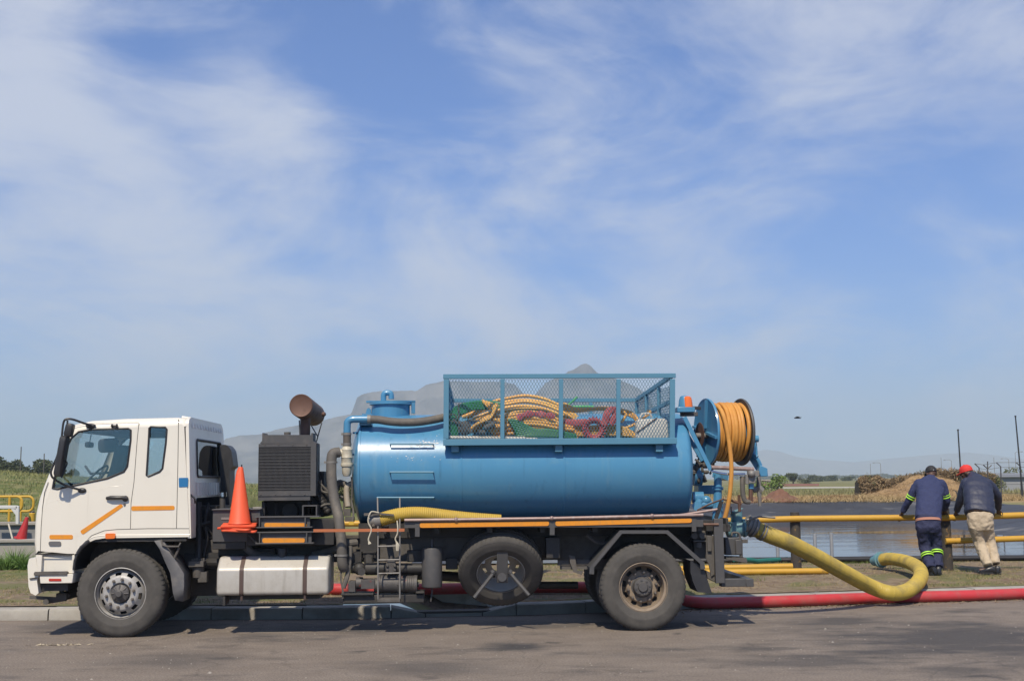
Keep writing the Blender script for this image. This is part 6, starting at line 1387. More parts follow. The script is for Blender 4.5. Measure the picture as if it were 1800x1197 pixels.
figure('person', 'person in navy workwear with lime bands and a black cap leaning on the fence', OA,
       [(1631.5, 914, 19.90, .205, .145), (1632, 900, 19.98, .200, .145), (1634, 876, 20.15, .208, .145), (1635, 860, 20.28, .225, .140), (1636, 848, 20.38, .175, .115), (1636.5, 842, 20.46, .085, .080), (1637, 838, 20.49, .068, .068)],
       [((1613, 852, 20.38), (1598.5, 878, 20.46), (1586, 901, 20.62), (0, 0, -1)), ((1656, 853, 20.38), (1664, 879, 20.42), (1660, 897, 20.62), (0, 0, -1))],
       [(1631.5, 906, 19.92, .185, .135), (1631.5, 916, 19.90, .195, .142), (1631.5, 928, 19.88, .20, .14), (1632, 936, 19.88, .175, .11)],
       [((1622, 926, 19.88), (1626, 962, 19.96), (1636, 998, 19.74)), ((1642, 926, 19.90), (1646, 962, 19.98), (1649, 997, 19.80))],
       [(ft(1641, 19.70), ft(1628, 19.84), 0), (ft(1650, 19.72), ft(1645, 19.94), 0)],
       (1636.8, 831, 20.56), (-.08, 1, -.35), (navy, navy2, blackshoe, None, .076, .062), ((.018, .018, .020), 'a'), bands=True)
OB = Vector((P(1742, 1004, 19.75).x, 19.75, .205))
figure('person', 'person in dark puffer jacket, beige trousers and red cap leaning on the fence', OB,
       [(1722, 905, 19.92, .222, .155), (1721.5, 892, 20.0, .228, .160), (1720, 873, 20.13, .230, .158), (1718, 857, 20.26, .228, .150), (1715, 846, 20.36, .180, .118), (1710, 838, 20.45, .090, .085), (1706, 835, 20.49, .074, .074)],
       [((1697, 850, 20.34), (1688, 879, 20.45), (1681, 900, 20.61), (0, 0, -1)), ((1738, 851, 20.28), (1753, 871, 20.36), (1755, 896, 20.58), (0, 0, -1))],
       [(1722, 900, 19.93, .190, .14), (1723, 910, 19.92, .205, .148), (1723.5, 922, 19.92, .205, .142), (1724, 932, 19.92, .185, .115)],
       [((1713, 922, 19.90), (1722, 954, 19.98), (1737, 994, 19.72)), ((1734, 922, 19.93), (1740, 952, 20.02), (1750, 991, 19.86))],
       [(ft(1744, 19.70), ft(1721, 19.74), 0), (ft(1753, 19.80), ft(1755, 20.02), 0)],
       (1698.5, 829.5, 20.56), (-.82, .5, -.28), (puff, khaki, blackshoe, None, .080, .070), ((.62, .030, .022), 'b'), puffer=True)
# ================================================================== LEFT: walls, railing, weeds
wallc = mat('wall_concrete', (.33, .31, .275), .9, var=(.25, .23, .20), var_scale=1.5, grime=(.12, .11, .09), grime_scale=1.2, grime_lo=.5, grime_hi=.75, grime_amt=.7, bump=.3, bump_scale=30, world=True)
wg = mat('wall_grey', (.22, .22, .22), .9, var=(.17, .17, .17), var_scale=1.5, grime=(.10, .10, .095), grime_scale=1.5, world=True)
def hpx(px): return 844 - ROLL * (px - 900)
def zat(py, px, Y): return CAMZ - (py - hpx(px)) * Y / FPX
b = MB(); zt = zat(946, 30, 24); b.box(-22, -6.2, 24, 24.28, .05, zt - .06); o = b.build('concrete_wall', wallc, bevel=.01); tag(o, 'low pale concrete wall standing behind the weeds left of the cab', 'wall')
b = MB(); b.box(-22, -6.15, 23.95, 24.33, zt - .06, zt); b.build('coping', wallc, o, bevel=.01)
b = MB(); zt2 = zat(916, 30, 27.5); b.box(-24, -7, 27.5, 27.75, .05, zt2); o = b.build('concrete_wall', wg, bevel=.01); tag(o, 'taller grey concrete wall behind the low pale wall', 'wall')
b = MB(); b.box(-24, -6.9, 27.42, 27.83, zt2 - .07, zt2 - .001); b.build('coping', wallc, o, bevel=.01)
yr = mat('yellow_rail', (.55, .34, .03), .5, var=(.45, .26, .03), var_scale=6)
for (Y, xe, xs_, lab) in ((28.2, 39, -60, 'nearer yellow tube railing with a rounded end behind the grey wall'), (29.6, 59, -60, 'farther yellow tube railing with a rounded end beside the yellow bollard')):
    e = empty('railing', P(xe, 918, Y)); tag(e, lab, 'railing', 'yellow tube railings'); O_ = e.location.copy()
    tp, bt = zat(872, xe, Y), zat(897.5, xe, Y); x1 = P(xe, 880, Y).x - O_.x; x0 = P(xs_, 880, Y).x - O_.x; g = lambda x, z: Vector((x, 0, z - O_.z)); r = .13
    b = MB(); b.tube([g(x0, tp), g(x1 - r, tp)] + [g(x1 - r + r * math.sin(a), tp - r + r * math.cos(a)) for a in np.linspace(.2, 1.57, 6)] + [g(x1 - r + r * math.cos(a), bt + r - r * math.sin(a)) for a in np.linspace(0, 1.57, 6)] + [g(x0, bt)], .03, 10); b.build('loop', yr, e)
    for px in (xe - 22, xe - 70):
        b = MB(); x = P(px, 880, Y).x - O_.x; b.tube([g(x, tp), g(x, .3)], .03, 10); b.build('post', yr, e)
b = MB(); c = P(56, 917, 28.6); h = zat(900, 56, 28.6); b.lathe([(0, h - .3), (.055, h - .3), (.07, h - .32), (.07, 0)], (0, 0, 0), (0, 0, 1), 20); b.v = [(x, y, z) for x, y, z in b.v]; o = b.build('bollard', yr); o.location = (c.x, 28.6, .3); tag(o, 'short yellow bollard with a dark top beside the railing', 'bollard')
b = MB(); b.lathe([(0, h - .27), (.05, h - .27), (.06, h - .3)], (0, 0, 0), (0, 0, 1), 16); b.build('top', plastic, o)
e = empty('pipe_gantry', P(20, 925, 27)); tag(e, 'white painted pipe frame leaning over the grey wall', 'gantry'); O_ = e.location.copy()
wp = mat('white_pipe', (.55, .55, .53), .5)
b = MB(); b.bar(P(-20, 891, 27) - O_, P(31, 891, 27) - O_, .07, .07); b.bar(P(31, 889, 27) - O_, P(31, 921, 27) - O_, .07, .07, (0, 1, 0)); b.bar(P(31, 905, 27) - O_, P(22, 893, 27) - O_, .06, .06); b.build('frame', wp, e, bevel=.008)
b = MB(); b.tube([P(15, 921, 26.2) - O_, P(22, 947, 24.3) - O_], .018, 8); b.build('rope', rope, e)
b = MB(); c = P(37, 946, 24.15); b.lathe([(.0, .43), (.03, .43), (.035, .41), (.10, .03), (.14, .02), (.14, 0), (0, 0)], (0, 0, 0), (0, 0, 1), 20); o = b.build('marker_cone', mat('red_cone', (.40, .02, .02), .5, grime=(.25, .03, .03), grime_scale=6)); o.location = (c.x, 24.15, zt); o.rotation_euler = (0, R(14), 0); tag(o, 'small red marker cone standing askew on the low concrete wall', 'cone')
def leafstuff(n, fn, size, rnd, stretch=1.0, up=False):
    """n small leaf quads: fn(rng, n) gives positions"""
    p = fn(rnd, n); a = rnd.normal(size=(n, 3)); a /= np.linalg.norm(a, axis=1, keepdims=True)
    c = np.cross(a, rnd.normal(size=(n, 3))); c /= np.linalg.norm(c, axis=1, keepdims=True)
    s = size * rnd.uniform(.6, 1.4, (n, 1)); a = a * s * stretch; c = c * s * .6
    v = np.stack([p - a, p + c * .8, p + a, p - c * .8], 1).reshape(-1, 3); f = np.arange(4 * n).reshape(n, 4); return v, f
def blades(x, y, z, h, w, rnd, lean=.4):
    n = len(x); an = rnd.uniform(0, 2 * np.pi, n); d = np.stack([np.cos(an), np.sin(an), np.zeros(n)], 1) * (w[:, None] if hasattr(w, '__len__') else w)
    p = np.stack([x, y, z], 1); l = rnd.normal(size=(n, 2)) * lean; t = p + np.stack([l[:, 0] * h, l[:, 1] * h, h], 1)
    v = np.stack([p - d, p + d, t], 1).reshape(-1, 3); return v, np.arange(3 * n).reshape(n, 3)
gr_dry = mat('dry_grass', (.34, .26, .13), .9, var=(.24, .19, .08), var_scale=3, world=True)
gr_grn = mat('green_grass', (.12, .155, .035), .85, var=(.17, .18, .05), var_scale=3, world=True)
zgv = np.vectorize(zg); kyv = np.vectorize(kerb_y)
def patchy(x, y, sc, th): return np.array([noise.noise(Vector((a * sc, c * sc, 2.2))) > th for a, c in zip(x, y)])
rnd = np.random.default_rng(4)
def verge(n, th, sc, xr=(-9, 11.5)):
    x = rnd.uniform(*xr, n); t = rnd.uniform(.36, 7, n); y = kyv(x) + t; k = (y < POND_N - .1) | (x < POND_L - 1); x, y = x[k], y[k]; k = patchy(x, y, sc, th); return x[k], y[k]
x, y = verge(52000, -.05, 1.1); v, f = blades(x, y, zgv(x, y) - .01, rnd.uniform(.02, .055, len(x)), .0035, rnd, .9); o = npmesh('dry_grass', v, f, gr_dry); tag(o, 'short dry grass on the verge', kind='stuff')
x, y = verge(60000, .05, .8); v, f = blades(x, y, zgv(x, y) - .01, rnd.uniform(.02, .06, len(x)), .004, rnd, .7); o = npmesh('green_grass', v, f, gr_grn); tag(o, 'patches of short green grass on the verge', kind='stuff')
# leafy weeds by the wall
weedm = mat('weed_leaf', (.10, .19, .035), .7, var=(.16, .24, .06), var_scale=9)
for k, (px, w, hh) in enumerate(((6, 30, .34), (26, 34, .52), (46, 28, .40), (60, 26, .30), (-14, 30, .4))):
    Y = 22.7 + .25 * (k % 2); c = P(px, 1005, Y); cz = zg(c.x, Y); n = 260; r_ = np.random.default_rng(k)
    an = r_.uniform(0, 2 * np.pi, n); ra = r_.uniform(0, 1, n) ** .7 * w / 2 / FPX * Y; lab = ('tuft of green weeds at the left edge of the photo', 'tallest tuft of green weeds in front of the low wall', 'tuft of green weeds close to the white bumper', 'small tuft of green weeds behind the white bumper', 'tuft of green weeds just beyond the left edge')[k]
    v, f = blades(ra * np.cos(an), ra * np.sin(an) * .6, np.zeros(n), r_.uniform(.4, 1, n) * hh * (1 - .5 * ra / ra.max()), .016, r_, .55); o = npmesh('weed_tuft', v, f, weedm); o.location = (c.x, Y, cz); tag(o, lab, 'weed', 'weeds along the concrete wall')
# concrete block at the drain inlet
cb_ = 17.5; p0, p1 = P(742, 1066, cb_).x, P(858, 1066, cb_).x
b = MB(); b.box(p0 - .1, p1 + .1, cb_, cb_ + .5, -.2, zat(1036, 800, cb_)); o = b.build('drain_block', mat('block_concrete', (.56, .52, .45), .9, var=(.44, .40, .33), var_scale=4, grime=(.22, .18, .13), grime_scale=3), bevel=.02); tag(o, 'pale concrete block of the storm drain behind the lowered kerb', 'concrete block')
b = MB(); b.box(IN0 + .3, IN1 - .25, kerb_y(-.8) + .3, cb_ + .02, -.08, -.05); o = b.build('inlet_floor', slab); tag(o, 'concrete floor of the drain inlet behind the lowered kerb', kind='structure')
b = MB(); c = P(868, 1061, cb_ - .2); rs = random.Random(2); b.ball((0, 0, 0), (.09, .06, .05), 9, 6); b.v = [(x * rs.uniform(.8, 1.2), y * rs.uniform(.8, 1.2), z * rs.uniform(.7, 1.2)) for x, y, z in b.v]; o = b.build('litter', mat('litter', (.50, .50, .50), .6, var=(.2, .3, .4), var_scale=20), smooth=0); o.location = (P(868, 1061, 16.7).x, 16.72, .12); tag(o, 'crumpled pale scrap of litter at the drain inlet', 'litter')
# scraps and grit on the road
x = rnd.uniform(-8, 8, 420); y = rnd.uniform(11.2, 16.0, 420) + np.clip(x, 0, 9) * .18 * rnd.uniform(0, 1, 420); s = rnd.uniform(.004, .012, 420) * (1 + (rnd.uniform(0, 1, 420) > .96) * 1.5); vv = []; ff = []
for i in range(420):
    q = len(vv); a = rnd.uniform(0, 6.28)
    for dx, dy, dz in ((1, 0, 0), (-.4, .9, 0), (-.6, -.8, 0), (0, 0, .7)): vv.append((x[i] + s[i] * (dx * math.cos(a) - dy * math.sin(a)), y[i] + s[i] * (dx * math.sin(a) + dy * math.cos(a)), .001 + s[i] * dz))
    ff += [(q, q + 1, q + 3), (q + 1, q + 2, q + 3), (q + 2, q, q + 3)]
o = npmesh('road_grit', vv, ff, mat('grit', (.30, .27, .23), .9, var=(.45, .42, .38), var_scale=30)); tag(o, 'small stones and crumbs scattered on the road', kind='stuff')
c = G(105, 1134); n = 60; r_ = np.random.default_rng(8); xx = r_.normal(0, .14, n); v, f = blades(xx, r_.normal(0, .02, n), np.full(n, .004), r_.uniform(.006, .016, n), .02, r_, 2.2); o = npmesh('straw_wisp', v, f, mat('pale_straw', (.42, .36, .26), .9)); o.location = (c.x, c.y, 0); tag(o, 'thin wisp of straw lying on the road left of the front wheel', kind='stuff')
n = 2600; x = rnd.uniform(1.2, 9, n); y = kyv(x) - rnd.gamma(1.2, .10, n) - .02; k = (y < kyv(x) - .02); x, y = x[k], y[k]; v, f = blades(x, y, np.full(len(x), .002), rnd.uniform(.004, .02, len(x)), .012, rnd, 2.0); o = npmesh('gutter_litter', v, f, mat('dead_leaf', (.20, .13, .075), .9, var=(.30, .22, .13), var_scale=12, world=True)); tag(o, 'dead leaves and dirt gathered in the gutter', kind='stuff')

# ================================================================== TREES AND FAR THINGS
bark = mat('bark', (.09, .07, .055), .9, var=(.13, .10, .08), var_scale=6)
def leafmat(nm, c, v): 
    return mat(nm, c, .8, var=v, var_scale=.6, var_amt=1.0, world=True)
lf_dark = leafmat('leaf_dark', (.045, .060, .026), (.085, .10, .040)); lf_olive = leafmat('leaf_olive', (.10, .115, .045), (.15, .15, .06)); lf_light = leafmat('leaf_light', (.13, .20, .045), (.18, .24, .06))
def tree(name, label, px, Y, top, base, wpx, m, cat='tree', group=None, n=1500, seed=0, trunk=.38, leaf=None, clumps=9):
    r_ = np.random.default_rng(seed); zt = zat(top, px, Y); g = zg(P(px, 850, Y).x, Y) if Y < 130 else .5
    zb = g; H_ = zt - zb; Wd = wpx / FPX * Y; x0 = P(px, 850, Y).x; e = empty(name, (x0, Y, zb)); tag(e, label, cat, group)
    cl = [(r_.uniform(-.34, .34) * Wd, r_.uniform(-.34, .34) * Wd, H_ * r_.uniform(trunk + .12, .86), r_.uniform(.16, .30) * Wd) for _ in range(clumps)]
    def fn(r2, n):
        i = r2.integers(0, clumps, n); d = r2.normal(size=(n, 3)); d /= np.linalg.norm(d, axis=1, keepdims=True); q = r2.uniform(.45, 1.08, (n, 1)) ** .6
        C_ = np.array([c[:3] for c in cl])[i]; R_ = np.array([c[3] for c in cl])[i][:, None]; p = C_ + d * q * R_ * np.array([1, 1, min(1.0, .75 * H_ / Wd + .25)]); p[:, 2] = np.clip(p[:, 2], H_ * .04, H_); return p
    v, f = leafstuff(n, fn, leaf or Wd * .045, r_); npmesh('crown', v, f, m, e)
    b = MB(); b.tube([(0, 0, -.2), (Wd * .02, 0, H_ * .3), (-Wd * .02, 0, H_ * .55)], [Wd * .045, Wd * .034, Wd * .02], 8)
    for c in cl[:5]: b.tube([(0, 0, H_ * .35), (c[0] * .5, c[1] * .5, (H_ * .35 + c[2]) / 2), c[:3]], [Wd * .022, Wd * .016, Wd * .008], 6)
    b.build('trunk', bark, e, one=True); return e
for k, (px, top, w) in enumerate(((-14, 804, 56), (12, 801, 50), (32, 806, 44), (50, 813, 40), (66, 807, 46), (88, 811, 48), (112, 815, 46))):
    tree('dark_tree', ('dark tree at the left edge on the mound', 'tallest dark tree beside the left thin pole', 'dark tree right of the left thin pole on the mound', 'lowest dark tree between the two thin poles', 'dark tree left of the right thin pole on the mound', 'dark tree by the cab mirror on the mound', 'dark tree behind the cab windscreen on the mound')[k], px, 150, top, 850, w, lf_dark, n=3200, seed=k, trunk=.05, leaf=.16, group='trees on the mound')
for px, y0, y1, lab in ((36.5, 785, 842, 'thin pole standing among the trees left of the cab'), (77, 797, 848, 'thin pole right of the trees, close to the cab mirror')):
    b = MB(); t = P(px + .5, y0, 120); b.tube([(0, 0, 0), (.02, 0, t.z - 1.5)], .05, 8); o = b.build('thin_pole', dusty); o.location = (t.x, 120, 1.5); tag(o, lab, 'pole', 'thin poles on the mound')
for k, (px, top, w, lab) in enumerate(((572, 852, 34, 'olive shrub behind the pump engine left of the suction hose'), (604, 844, 40, 'taller olive shrub behind the inlet filter'), (625, 856, 26, 'olive shrub half hidden behind the tank front'))):
    tree('shrub', lab, px, 46, top, 880, w, lf_olive, 'shrub', 'shrubs behind the truck', 1400, 20 + k, .05, .05, 8)
# rough grass on the mound
n = 26000; X_ = rnd.uniform(-48, -9, n); Y_ = rnd.uniform(31, 78, n); v, f = blades(X_, Y_, zgv(X_, Y_) - .02, rnd.uniform(.06, .24, n), .022, rnd, .6); o = npmesh('mound_grass', v, f, leafmat('mound_blade', (.15, .165, .045), (.26, .24, .10))); tag(o, 'rough grass covering the mound on the left', kind='stuff')
# reeds behind the cab gap
n = 1500; X_ = rnd.uniform(P(400, 870, 40).x, P(470, 870, 40).x, n); Y_ = rnd.uniform(38, 43, n); v, f = blades(X_, Y_, zgv(X_, Y_), rnd.uniform(.5, 1.0, n), .012, rnd, .15); o = npmesh('reeds', v, f, leafmat('reed', (.20, .20, .09), (.13, .15, .05))); tag(o, 'tall pale reeds seen between the cab and the radiator', kind='stuff')
# straw bank behind the pond
def strawband(n, xr, yr_, h): 
    x = rnd.uniform(*xr, n); y = yr_[0] + (yr_[1] - yr_[0]) * rnd.uniform(0, 1, n) ** 1.5; return blades(x, y, zgv(x, y), rnd.uniform(*h, n), .015, rnd, .9)
v, f = strawband(26000, (9, 34), (62.9, 72), (.06, .30)); o = npmesh('straw', v, f, mat('straw', (.42, .31, .155), .9, var=(.29, .21, .10), var_scale=.9, world=True)); tag(o, 'cut straw on the bank behind the pond', kind='stuff')
n = 9000; X_ = rnd.uniform(10, 60, n); Y_ = rnd.uniform(72, 110, n); v, f = blades(X_, Y_, zgv(X_, Y_), rnd.uniform(.1, .45, n), .05, rnd, .3); o = npmesh('field_grass', v, f, leafmat('field_blade', (.16, .165, .065), (.24, .21, .10))); tag(o, 'rough olive grass on the field beyond the straw', kind='stuff')
# red soil heap
def heap(name, label, px, Y, top, wpx, m, dep, seed, cat):
    r_ = Vector((seed * 3.1, 0, 0)); x0 = P(px, 860, Y).x; g = zg(x0, Y); H_ = zat(top, px, Y) - g; Wd = wpx / FPX * Y; n = 34; vs = []
    for j in range(n):
        for i in range(n):
            u, w = 2 * i / (n - 1) - 1, 2 * j / (n - 1) - 1; d = math.hypot(u, w); k = max(0, 1 - d) ** .75
            vs.append((u * Wd / 2, w * dep / 2, H_ * k * (1 + .5 * noise.fractal(Vector((u * 3, w * 3, 0)) + r_, 1, 2, 4)) * .95 - .04))
    ii = np.arange((n - 1) * n).reshape(-1, n)[:, :-1].ravel(); o = npmesh(name, vs, np.stack([ii, ii + 1, ii + 1 + n, ii + n], 1), m, smooth=True); o.location = (x0, Y, g); tag(o, label, cat)
    if cat == 'hay heap':
        k_ = np.random.default_rng(seed); i_ = k_.integers(0, n * n, 9000); V_ = np.array(vs)[i_]; xx = V_[:, 0] + k_.uniform(-.5, .5, 9000) * Wd / n; yy = V_[:, 1] + k_.uniform(-.5, .5, 9000) * dep / n
        bv, bf = blades(xx, yy, V_[:, 2] - .02, k_.uniform(.04, .17, 9000), .011, k_, 1.2); npmesh('loose_straw', bv, bf, m, o)['kind'] = 'stuff'
    return o
soilm = mat('red_soil', (.175, .085, .050), .95, var=(.11, .055, .035), var_scale=3, grime=(.24, .14, .09), grime_scale=4, bump=.6, bump_scale=12)
heap('soil_heap', 'heap of red-brown soil behind the pond by the spray lance', 1368, 64.5, 859, 78, soilm, 3.2, 1, 'soil heap'); heap('soil_heap', 'lower spread of red-brown soil right behind the hose reel', 1318, 64.2, 872, 70, soilm, 2.6, 5, 'soil heap')
strawm = mat('hay', (.31, .205, .10), .95, var=(.20, .13, .062), var_scale=2.5, bump=.7, bump_scale=9)
heap('hay_heap', 'heap of dry brown hay sloping down in front of the creeper hedge', 1635, 67.5, 838, 250, strawm, 5, 2, 'hay heap'); heap('hay_heap', 'low mound of cut straw left of the creeper hedge', 1470, 66, 871, 90, strawm, 3, 8, 'hay heap')
# creeper hedge
hd = empty('creeper_hedge', (P(1605, 880, 70).x, 70, zg(P(1605, 880, 70).x, 70))); tag(hd, 'ragged hedge of half-dead brown and green creeper behind the pond', 'hedge')
xa, xb = P(1508, 850, 70).x - hd.location.x, P(1740, 850, 70).x - hd.location.x
def top_at(x):
    px = 1508 + (x - xa) / (xb - xa) * 232; return np.interp(px, [1508, 1520, 1545, 1560, 1580, 1600, 1620, 1645, 1660, 1700, 1740], [840, 836, 838, 845, 838, 836, 832, 826, 828, 830, 836])
def hfn(r2, n):
    x = r2.uniform(xa, xb, n); hmax = np.array([zat(float(top_at(a)), 1600, 70) for a in x]) - hd.location.z; z = hmax * r2.uniform(0, 1, n) ** .55 * (1 + .05 * r2.normal(size=n)); y = -.5 * (1 - z / hmax) - .35 * np.abs(r2.normal(size=n)) + .5 * np.array([noise.noise(Vector((a * 1.3, b_ * 1.1, 0))) for a, b_ in zip(x, z)]); return np.stack([x, y, z], 1)
b = MB(); rings = []
for i in range(40):
    x = xa + (xb - xa) * i / 39; h = zat(float(top_at(x)), 1600, 70) - hd.location.z; rings.append([(x, -.35, 0), (x, -.12, h * .75), (x, .15, h * .93), (x, .6, h * .8), (x, .9, 0)])
b.loft(rings); b.build('core', mat('hedge_core', (.06, .05, .03), .95), hd)
r_ = np.random.default_rng(31); v, f = leafstuff(16000, hfn, .05, r_, 2.2); npmesh('dry_vines', v, f, mat('dry_vine', (.17, .12, .065), .9, var=(.27, .19, .10), var_scale=.9, var_amt=1, world=True), hd)
r_ = np.random.default_rng(32); v, f = leafstuff(2600, lambda q, n: (lambda p: p[np.array([noise.noise(Vector((a[0] * .9, 7, a[2] * .8))) > .08 for a in p])])(hfn(q, n * 4))[:n], .06, r_); npmesh('green_leaves', v, f, lf_olive, hd)
# far trees right
for k, (px, Y, top, w, m, lab) in enumerate(((1366, 112, 833, 44, lf_light, 'light green round tree behind the red soil heap'), (1334, 120, 846, 36, lf_light, 'light green bush behind the hose reel'), (1394, 260, 832, 30, lf_dark, 'dark far tree right of the light green tree'), (1414, 262, 837, 20, lf_dark, 'smaller dark far tree above the white strip'), (1436, 420, 836, 34, lf_dark, 'hazy far tree left of the small white houses'), (1462, 470, 836, 34, lf_dark, 'hazy far tree above the white houses'), (1487, 480, 838, 30, lf_dark, 'hazy far tree left of the creeper hedge'), (1660, 95, 828, 46, lf_olive, 'olive bush showing above the hedge between the two people'), (1742, 90, 826, 46, lf_olive, 'olive bush behind the wire fence posts'), (1782, 110, 823, 40, lf_olive, 'olive bush at the right edge behind the grey shed'))):
    tree('far_tree' if 'tree' in lab else 'bush', lab, px, Y, top, 850, w, m, 'tree' if 'tree' in lab else 'bush', None, 1100, 50 + k, .1, None, 8)
# far tree line, houses, pale wall, lamp posts
n = 9000
x_ = rnd.uniform(P(1290, 845, 1400).x, P(1900, 845, 1400).x, n); hh = np.array([3.6 + 3 * noise.noise(Vector((a * .035, 0, 0))) + 2 * noise.noise(Vector((a * .15, 3, 0))) for a in x_]); p = np.stack([x_, 1400 + rnd.uniform(-15, 15, n), .5 + hh * rnd.uniform(0, 1, n) ** .6], 1)
v, f = leafstuff(n, lambda q, m_: p, 1.1, rnd); o = npmesh('far_wood', v, f, lf_dark); tag(o, 'far line of dark trees on the horizon', kind='stuff')
b = MB(); xa_, xb_ = P(1345, 857, 150).x, P(1512, 857, 150).x; b.box(xa_, xb_, 150, 150.4, .3, zat(855.5, 1430, 150)); o = b.build('white_wall', mat('white_wall', (.50, .48, .46), .8, var=(.42, .40, .38), var_scale=.6)); tag(o, 'long low pale wall beyond the grass field', 'wall')
b = MB(); xa_, xb_ = P(1336, 853, 190).x, P(1440, 853, 190).x; b.box(xa_, xb_, 190, 190.4, .3, zat(850, 1390, 190)); o = b.build('brick_wall', mat('pink_brick', (.26, .13, .11), .9)); tag(o, 'far low wall of reddish brick behind the light green tree', 'wall')
hw_, hr = mat('house_white', (.62, .61, .58), .8), mat('house_roof', (.16, .11, .10), .8); hwin = mat('house_window', (.04, .045, .05), .3)
for k, (px, wpx, top) in enumerate(((1428, 8, 843.5), (1449, 9, 844), (1462, 11, 844), (1476, 9, 843.5), (1489, 9, 841), (1500, 10, 843), (1512, 10, 842))):
    Y = 620; e = empty('house', (P(px, 846, Y).x, Y, .5)); w = wpx / FPX * Y; h = zat(top, px, Y) - .5; tag(e, ('small white house farthest left of the far row', 'second small white house from the left of the far row', 'widest small white house in the middle of the far row', 'small white house just left of the tall white one', 'tall narrow white house of the far row', 'small white house just right of the tall white one', 'small white house touching the left end of the hedge')[k], 'house', 'far white houses')
    b = MB(); b.box(-w / 2, w / 2, 0, 4, 0, h * .7); b.build('wall', hw_, e)
    b = MB(); b.loft([[(x, -.3, h * .7), (x, 4.3, h * .7), (x, 2, h)] for x in (-w / 2 - .2, w / 2 + .2)]); b.build('roof', hr, e)
    for s in (-1, 1): b = MB(); b.box(s * w * .25 - .35, s * w * .25 + .35, -.03, .02, h * .25, h * .5); b.build('window', hwin, e)
lampm = mat('lamp_post', (.22, .22, .22), .6)
for px, top, arm_, lab in ((1531, 815, 0, 'thin far mast left of the person in navy'), (1549, 815, -1, 'far street lamp with a bent arm left of the person in navy'), (1656, 804, 0, 'thin far mast between the two people'), (1674, 810, -1, 'far street lamp between the two people'), (1749, 804, 0, 'thin far mast behind the wire fence'), (1775, 808, -1, 'far street lamp above the grey shed'), (1787, 796, 1, 'far street lamp by the tall leaning pole')):
    Y = 240; e = empty('street_lamp' if arm_ else 'mast', (P(px, 846, Y).x, Y, .4)); tag(e, lab, 'street lamp' if arm_ else 'mast'); h = zat(top, px, Y) - .4
    b = MB(); b.tube([(0, 0, 0), (0, 0, h)], [.07, .045], 8); b.build('pole', lampm, e)
    if arm_: b = MB(); b.tube([(0, 0, h), (arm_ * .3, 0, h + .18), (arm_ * 1.1, 0, h + .2)], .035, 6); b.build('arm', lampm, e); b = MB(); b.ball((arm_ * 1.3, 0, h + .18), (.28, .1, .06), 8, 6); b.build('lamp_head', lampm, e)
# tall leaning poles and the wire fence
for (x0, y0, x1, y1, lab) in ((1684, 757, 1692, 880, 'shorter dark leaning pole rising behind the red cap'), (1785, 733, 1799, 882, 'taller dark leaning pole at the right edge of the photo')):
    a, c = P(x1, y1, 64), P(x0, y0, 64); b = MB(); b.tube([(0, 0, -.2), c - a], [.05, .035], 8); b.tube([c - a, c - a + Vector((0, 0, .08))], .05, 8); o = b.build('leaning_pole', plastic); o.location = a; tag(o, lab, 'pole', 'dark leaning poles')
e = empty('wire_fence', (P(1740, 880, 66).x, 66, .5)); tag(e, 'wire security fence with angled post tops at the right edge', 'fence'); O_ = e.location.copy()
tops = []
for px, top in ((1722, 822), (1737, 824), (1760, 820), (1795, 820), (1830, 818)):
    b = MB(); a = P(px, 868, 66) - O_; a.z = -.1; t = P(px - 1, top, 66) - O_; b.tube([a, t, t + Vector((-.22, 0, .22))], .032, 6); b.build('post', dgrey, e)
    if px == 1737: b = MB(); b.tube([t, t + Vector((.02, 0, .4))], .03, 6); b.tube([t, t + Vector((.22, 0, .2))], .028, 6); b.build('post', dgrey, e)
    tops.append((a, t))
for f in (0.02, .25, .5, .75, .98):
    b = MB(); b.tube([a.lerp(t, f) for a, t in tops], .010, 5); b.build('wire', dgrey, e)
b = MB(); b.tube([t + Vector((-.22, 0, .22)) for a, t in tops], .010, 5); b.build('wire', dgrey, e)
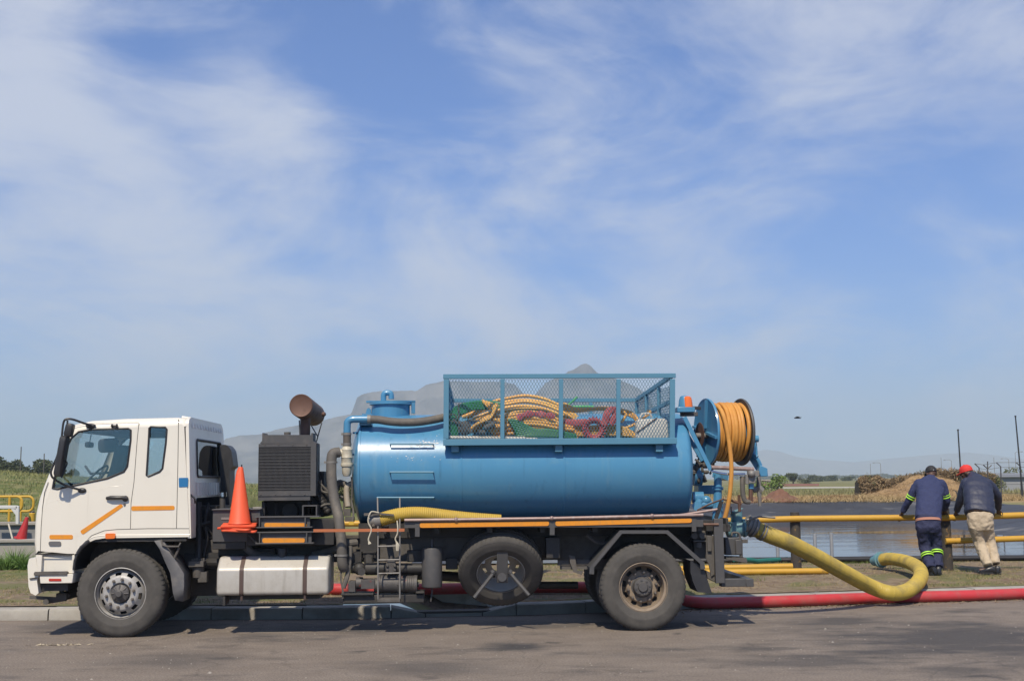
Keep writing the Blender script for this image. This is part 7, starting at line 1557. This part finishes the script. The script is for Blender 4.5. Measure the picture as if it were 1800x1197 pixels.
e = empty('grey_shed', (P(1785, 858, 100).x, 100, .5)); tag(e, 'low grey shed behind the wire fence at the right edge', 'shed'); 
b = MB(); b.box(-1.3, 3, 0, 4, 0, zat(838, 1785, 100) - .5); b.build('wall', mat('shed_grey', (.26, .27, .28), .8), e); b = MB(); b.loft([[(x, -.3, zat(838, 1785, 100) - .5), (x, 4.3, zat(838, 1785, 100) - .5), (x, 2, zat(831, 1785, 100) - .5)] for x in (-1.5, 3.2)]); b.build('roof', mat('shed_roof', (.20, .21, .22), .6), e)
# bird
bp_ = P(1402, 735, 55); e = empty('bird', bp_); tag(e, 'small dark bird flying above the fence', 'bird'); bm_ = mat('bird_black', (.02, .02, .022), .7)
b = MB(); b.tube([(-.13, 0, .0), (-.09, 0, .012), (0, 0, .02), (.07, 0, .012), (.15, 0, -.005)], [.008, .03, .038, .028, .012], 10); b.ball((-.12, 0, .012), (.035, .028, .028), 10, 8)
for s in (-1, 1): b.loft([[(x + dx, s * yy, zz) for dx, zz in ((-.05 * k, z0), (.05 * k, z0 - .005), (.05 * k, z0 - .012), (-.05 * k, z0 - .008))] for x, yy, z0, k in ((0, .0, .03, 1.2), (-.02, .12, .075, 1.1), (.04, .26, .05, .7), (.10, .36, .02, .2))])
b.build('body', bm_, e, one=True)
# ------------------------------------------------------------------ haze: the air between here and the mountain
HAZE = 3.0e-4
b = MB(); b.box(-7500, 7500, -60, 7200, -3, 420)
hz = bpy.data.materials.new('haze'); hz.use_nodes = True; nt = hz.node_tree; nt.nodes.remove(nt.nodes['Principled BSDF'])
pv = nt.nodes.new('ShaderNodeVolumePrincipled'); pv.inputs['Color'].default_value = (.76, .88, 1.0, 1); pv.inputs['Density'].default_value = HAZE; pv.inputs['Anisotropy'].default_value = .1
nt.links.new(pv.outputs[0], nt.nodes['Material Output'].inputs['Volume'])
o = b.build('haze', hz, smooth=0); tag(o, 'thin bluish haze in the air', kind='stuff')
S.cycles.volume_bounces = 1; S.cycles.max_bounces = 8; S.cycles.transparent_max_bounces = 24
S.cycles.caustics_reflective = False; S.cycles.caustics_refractive = False
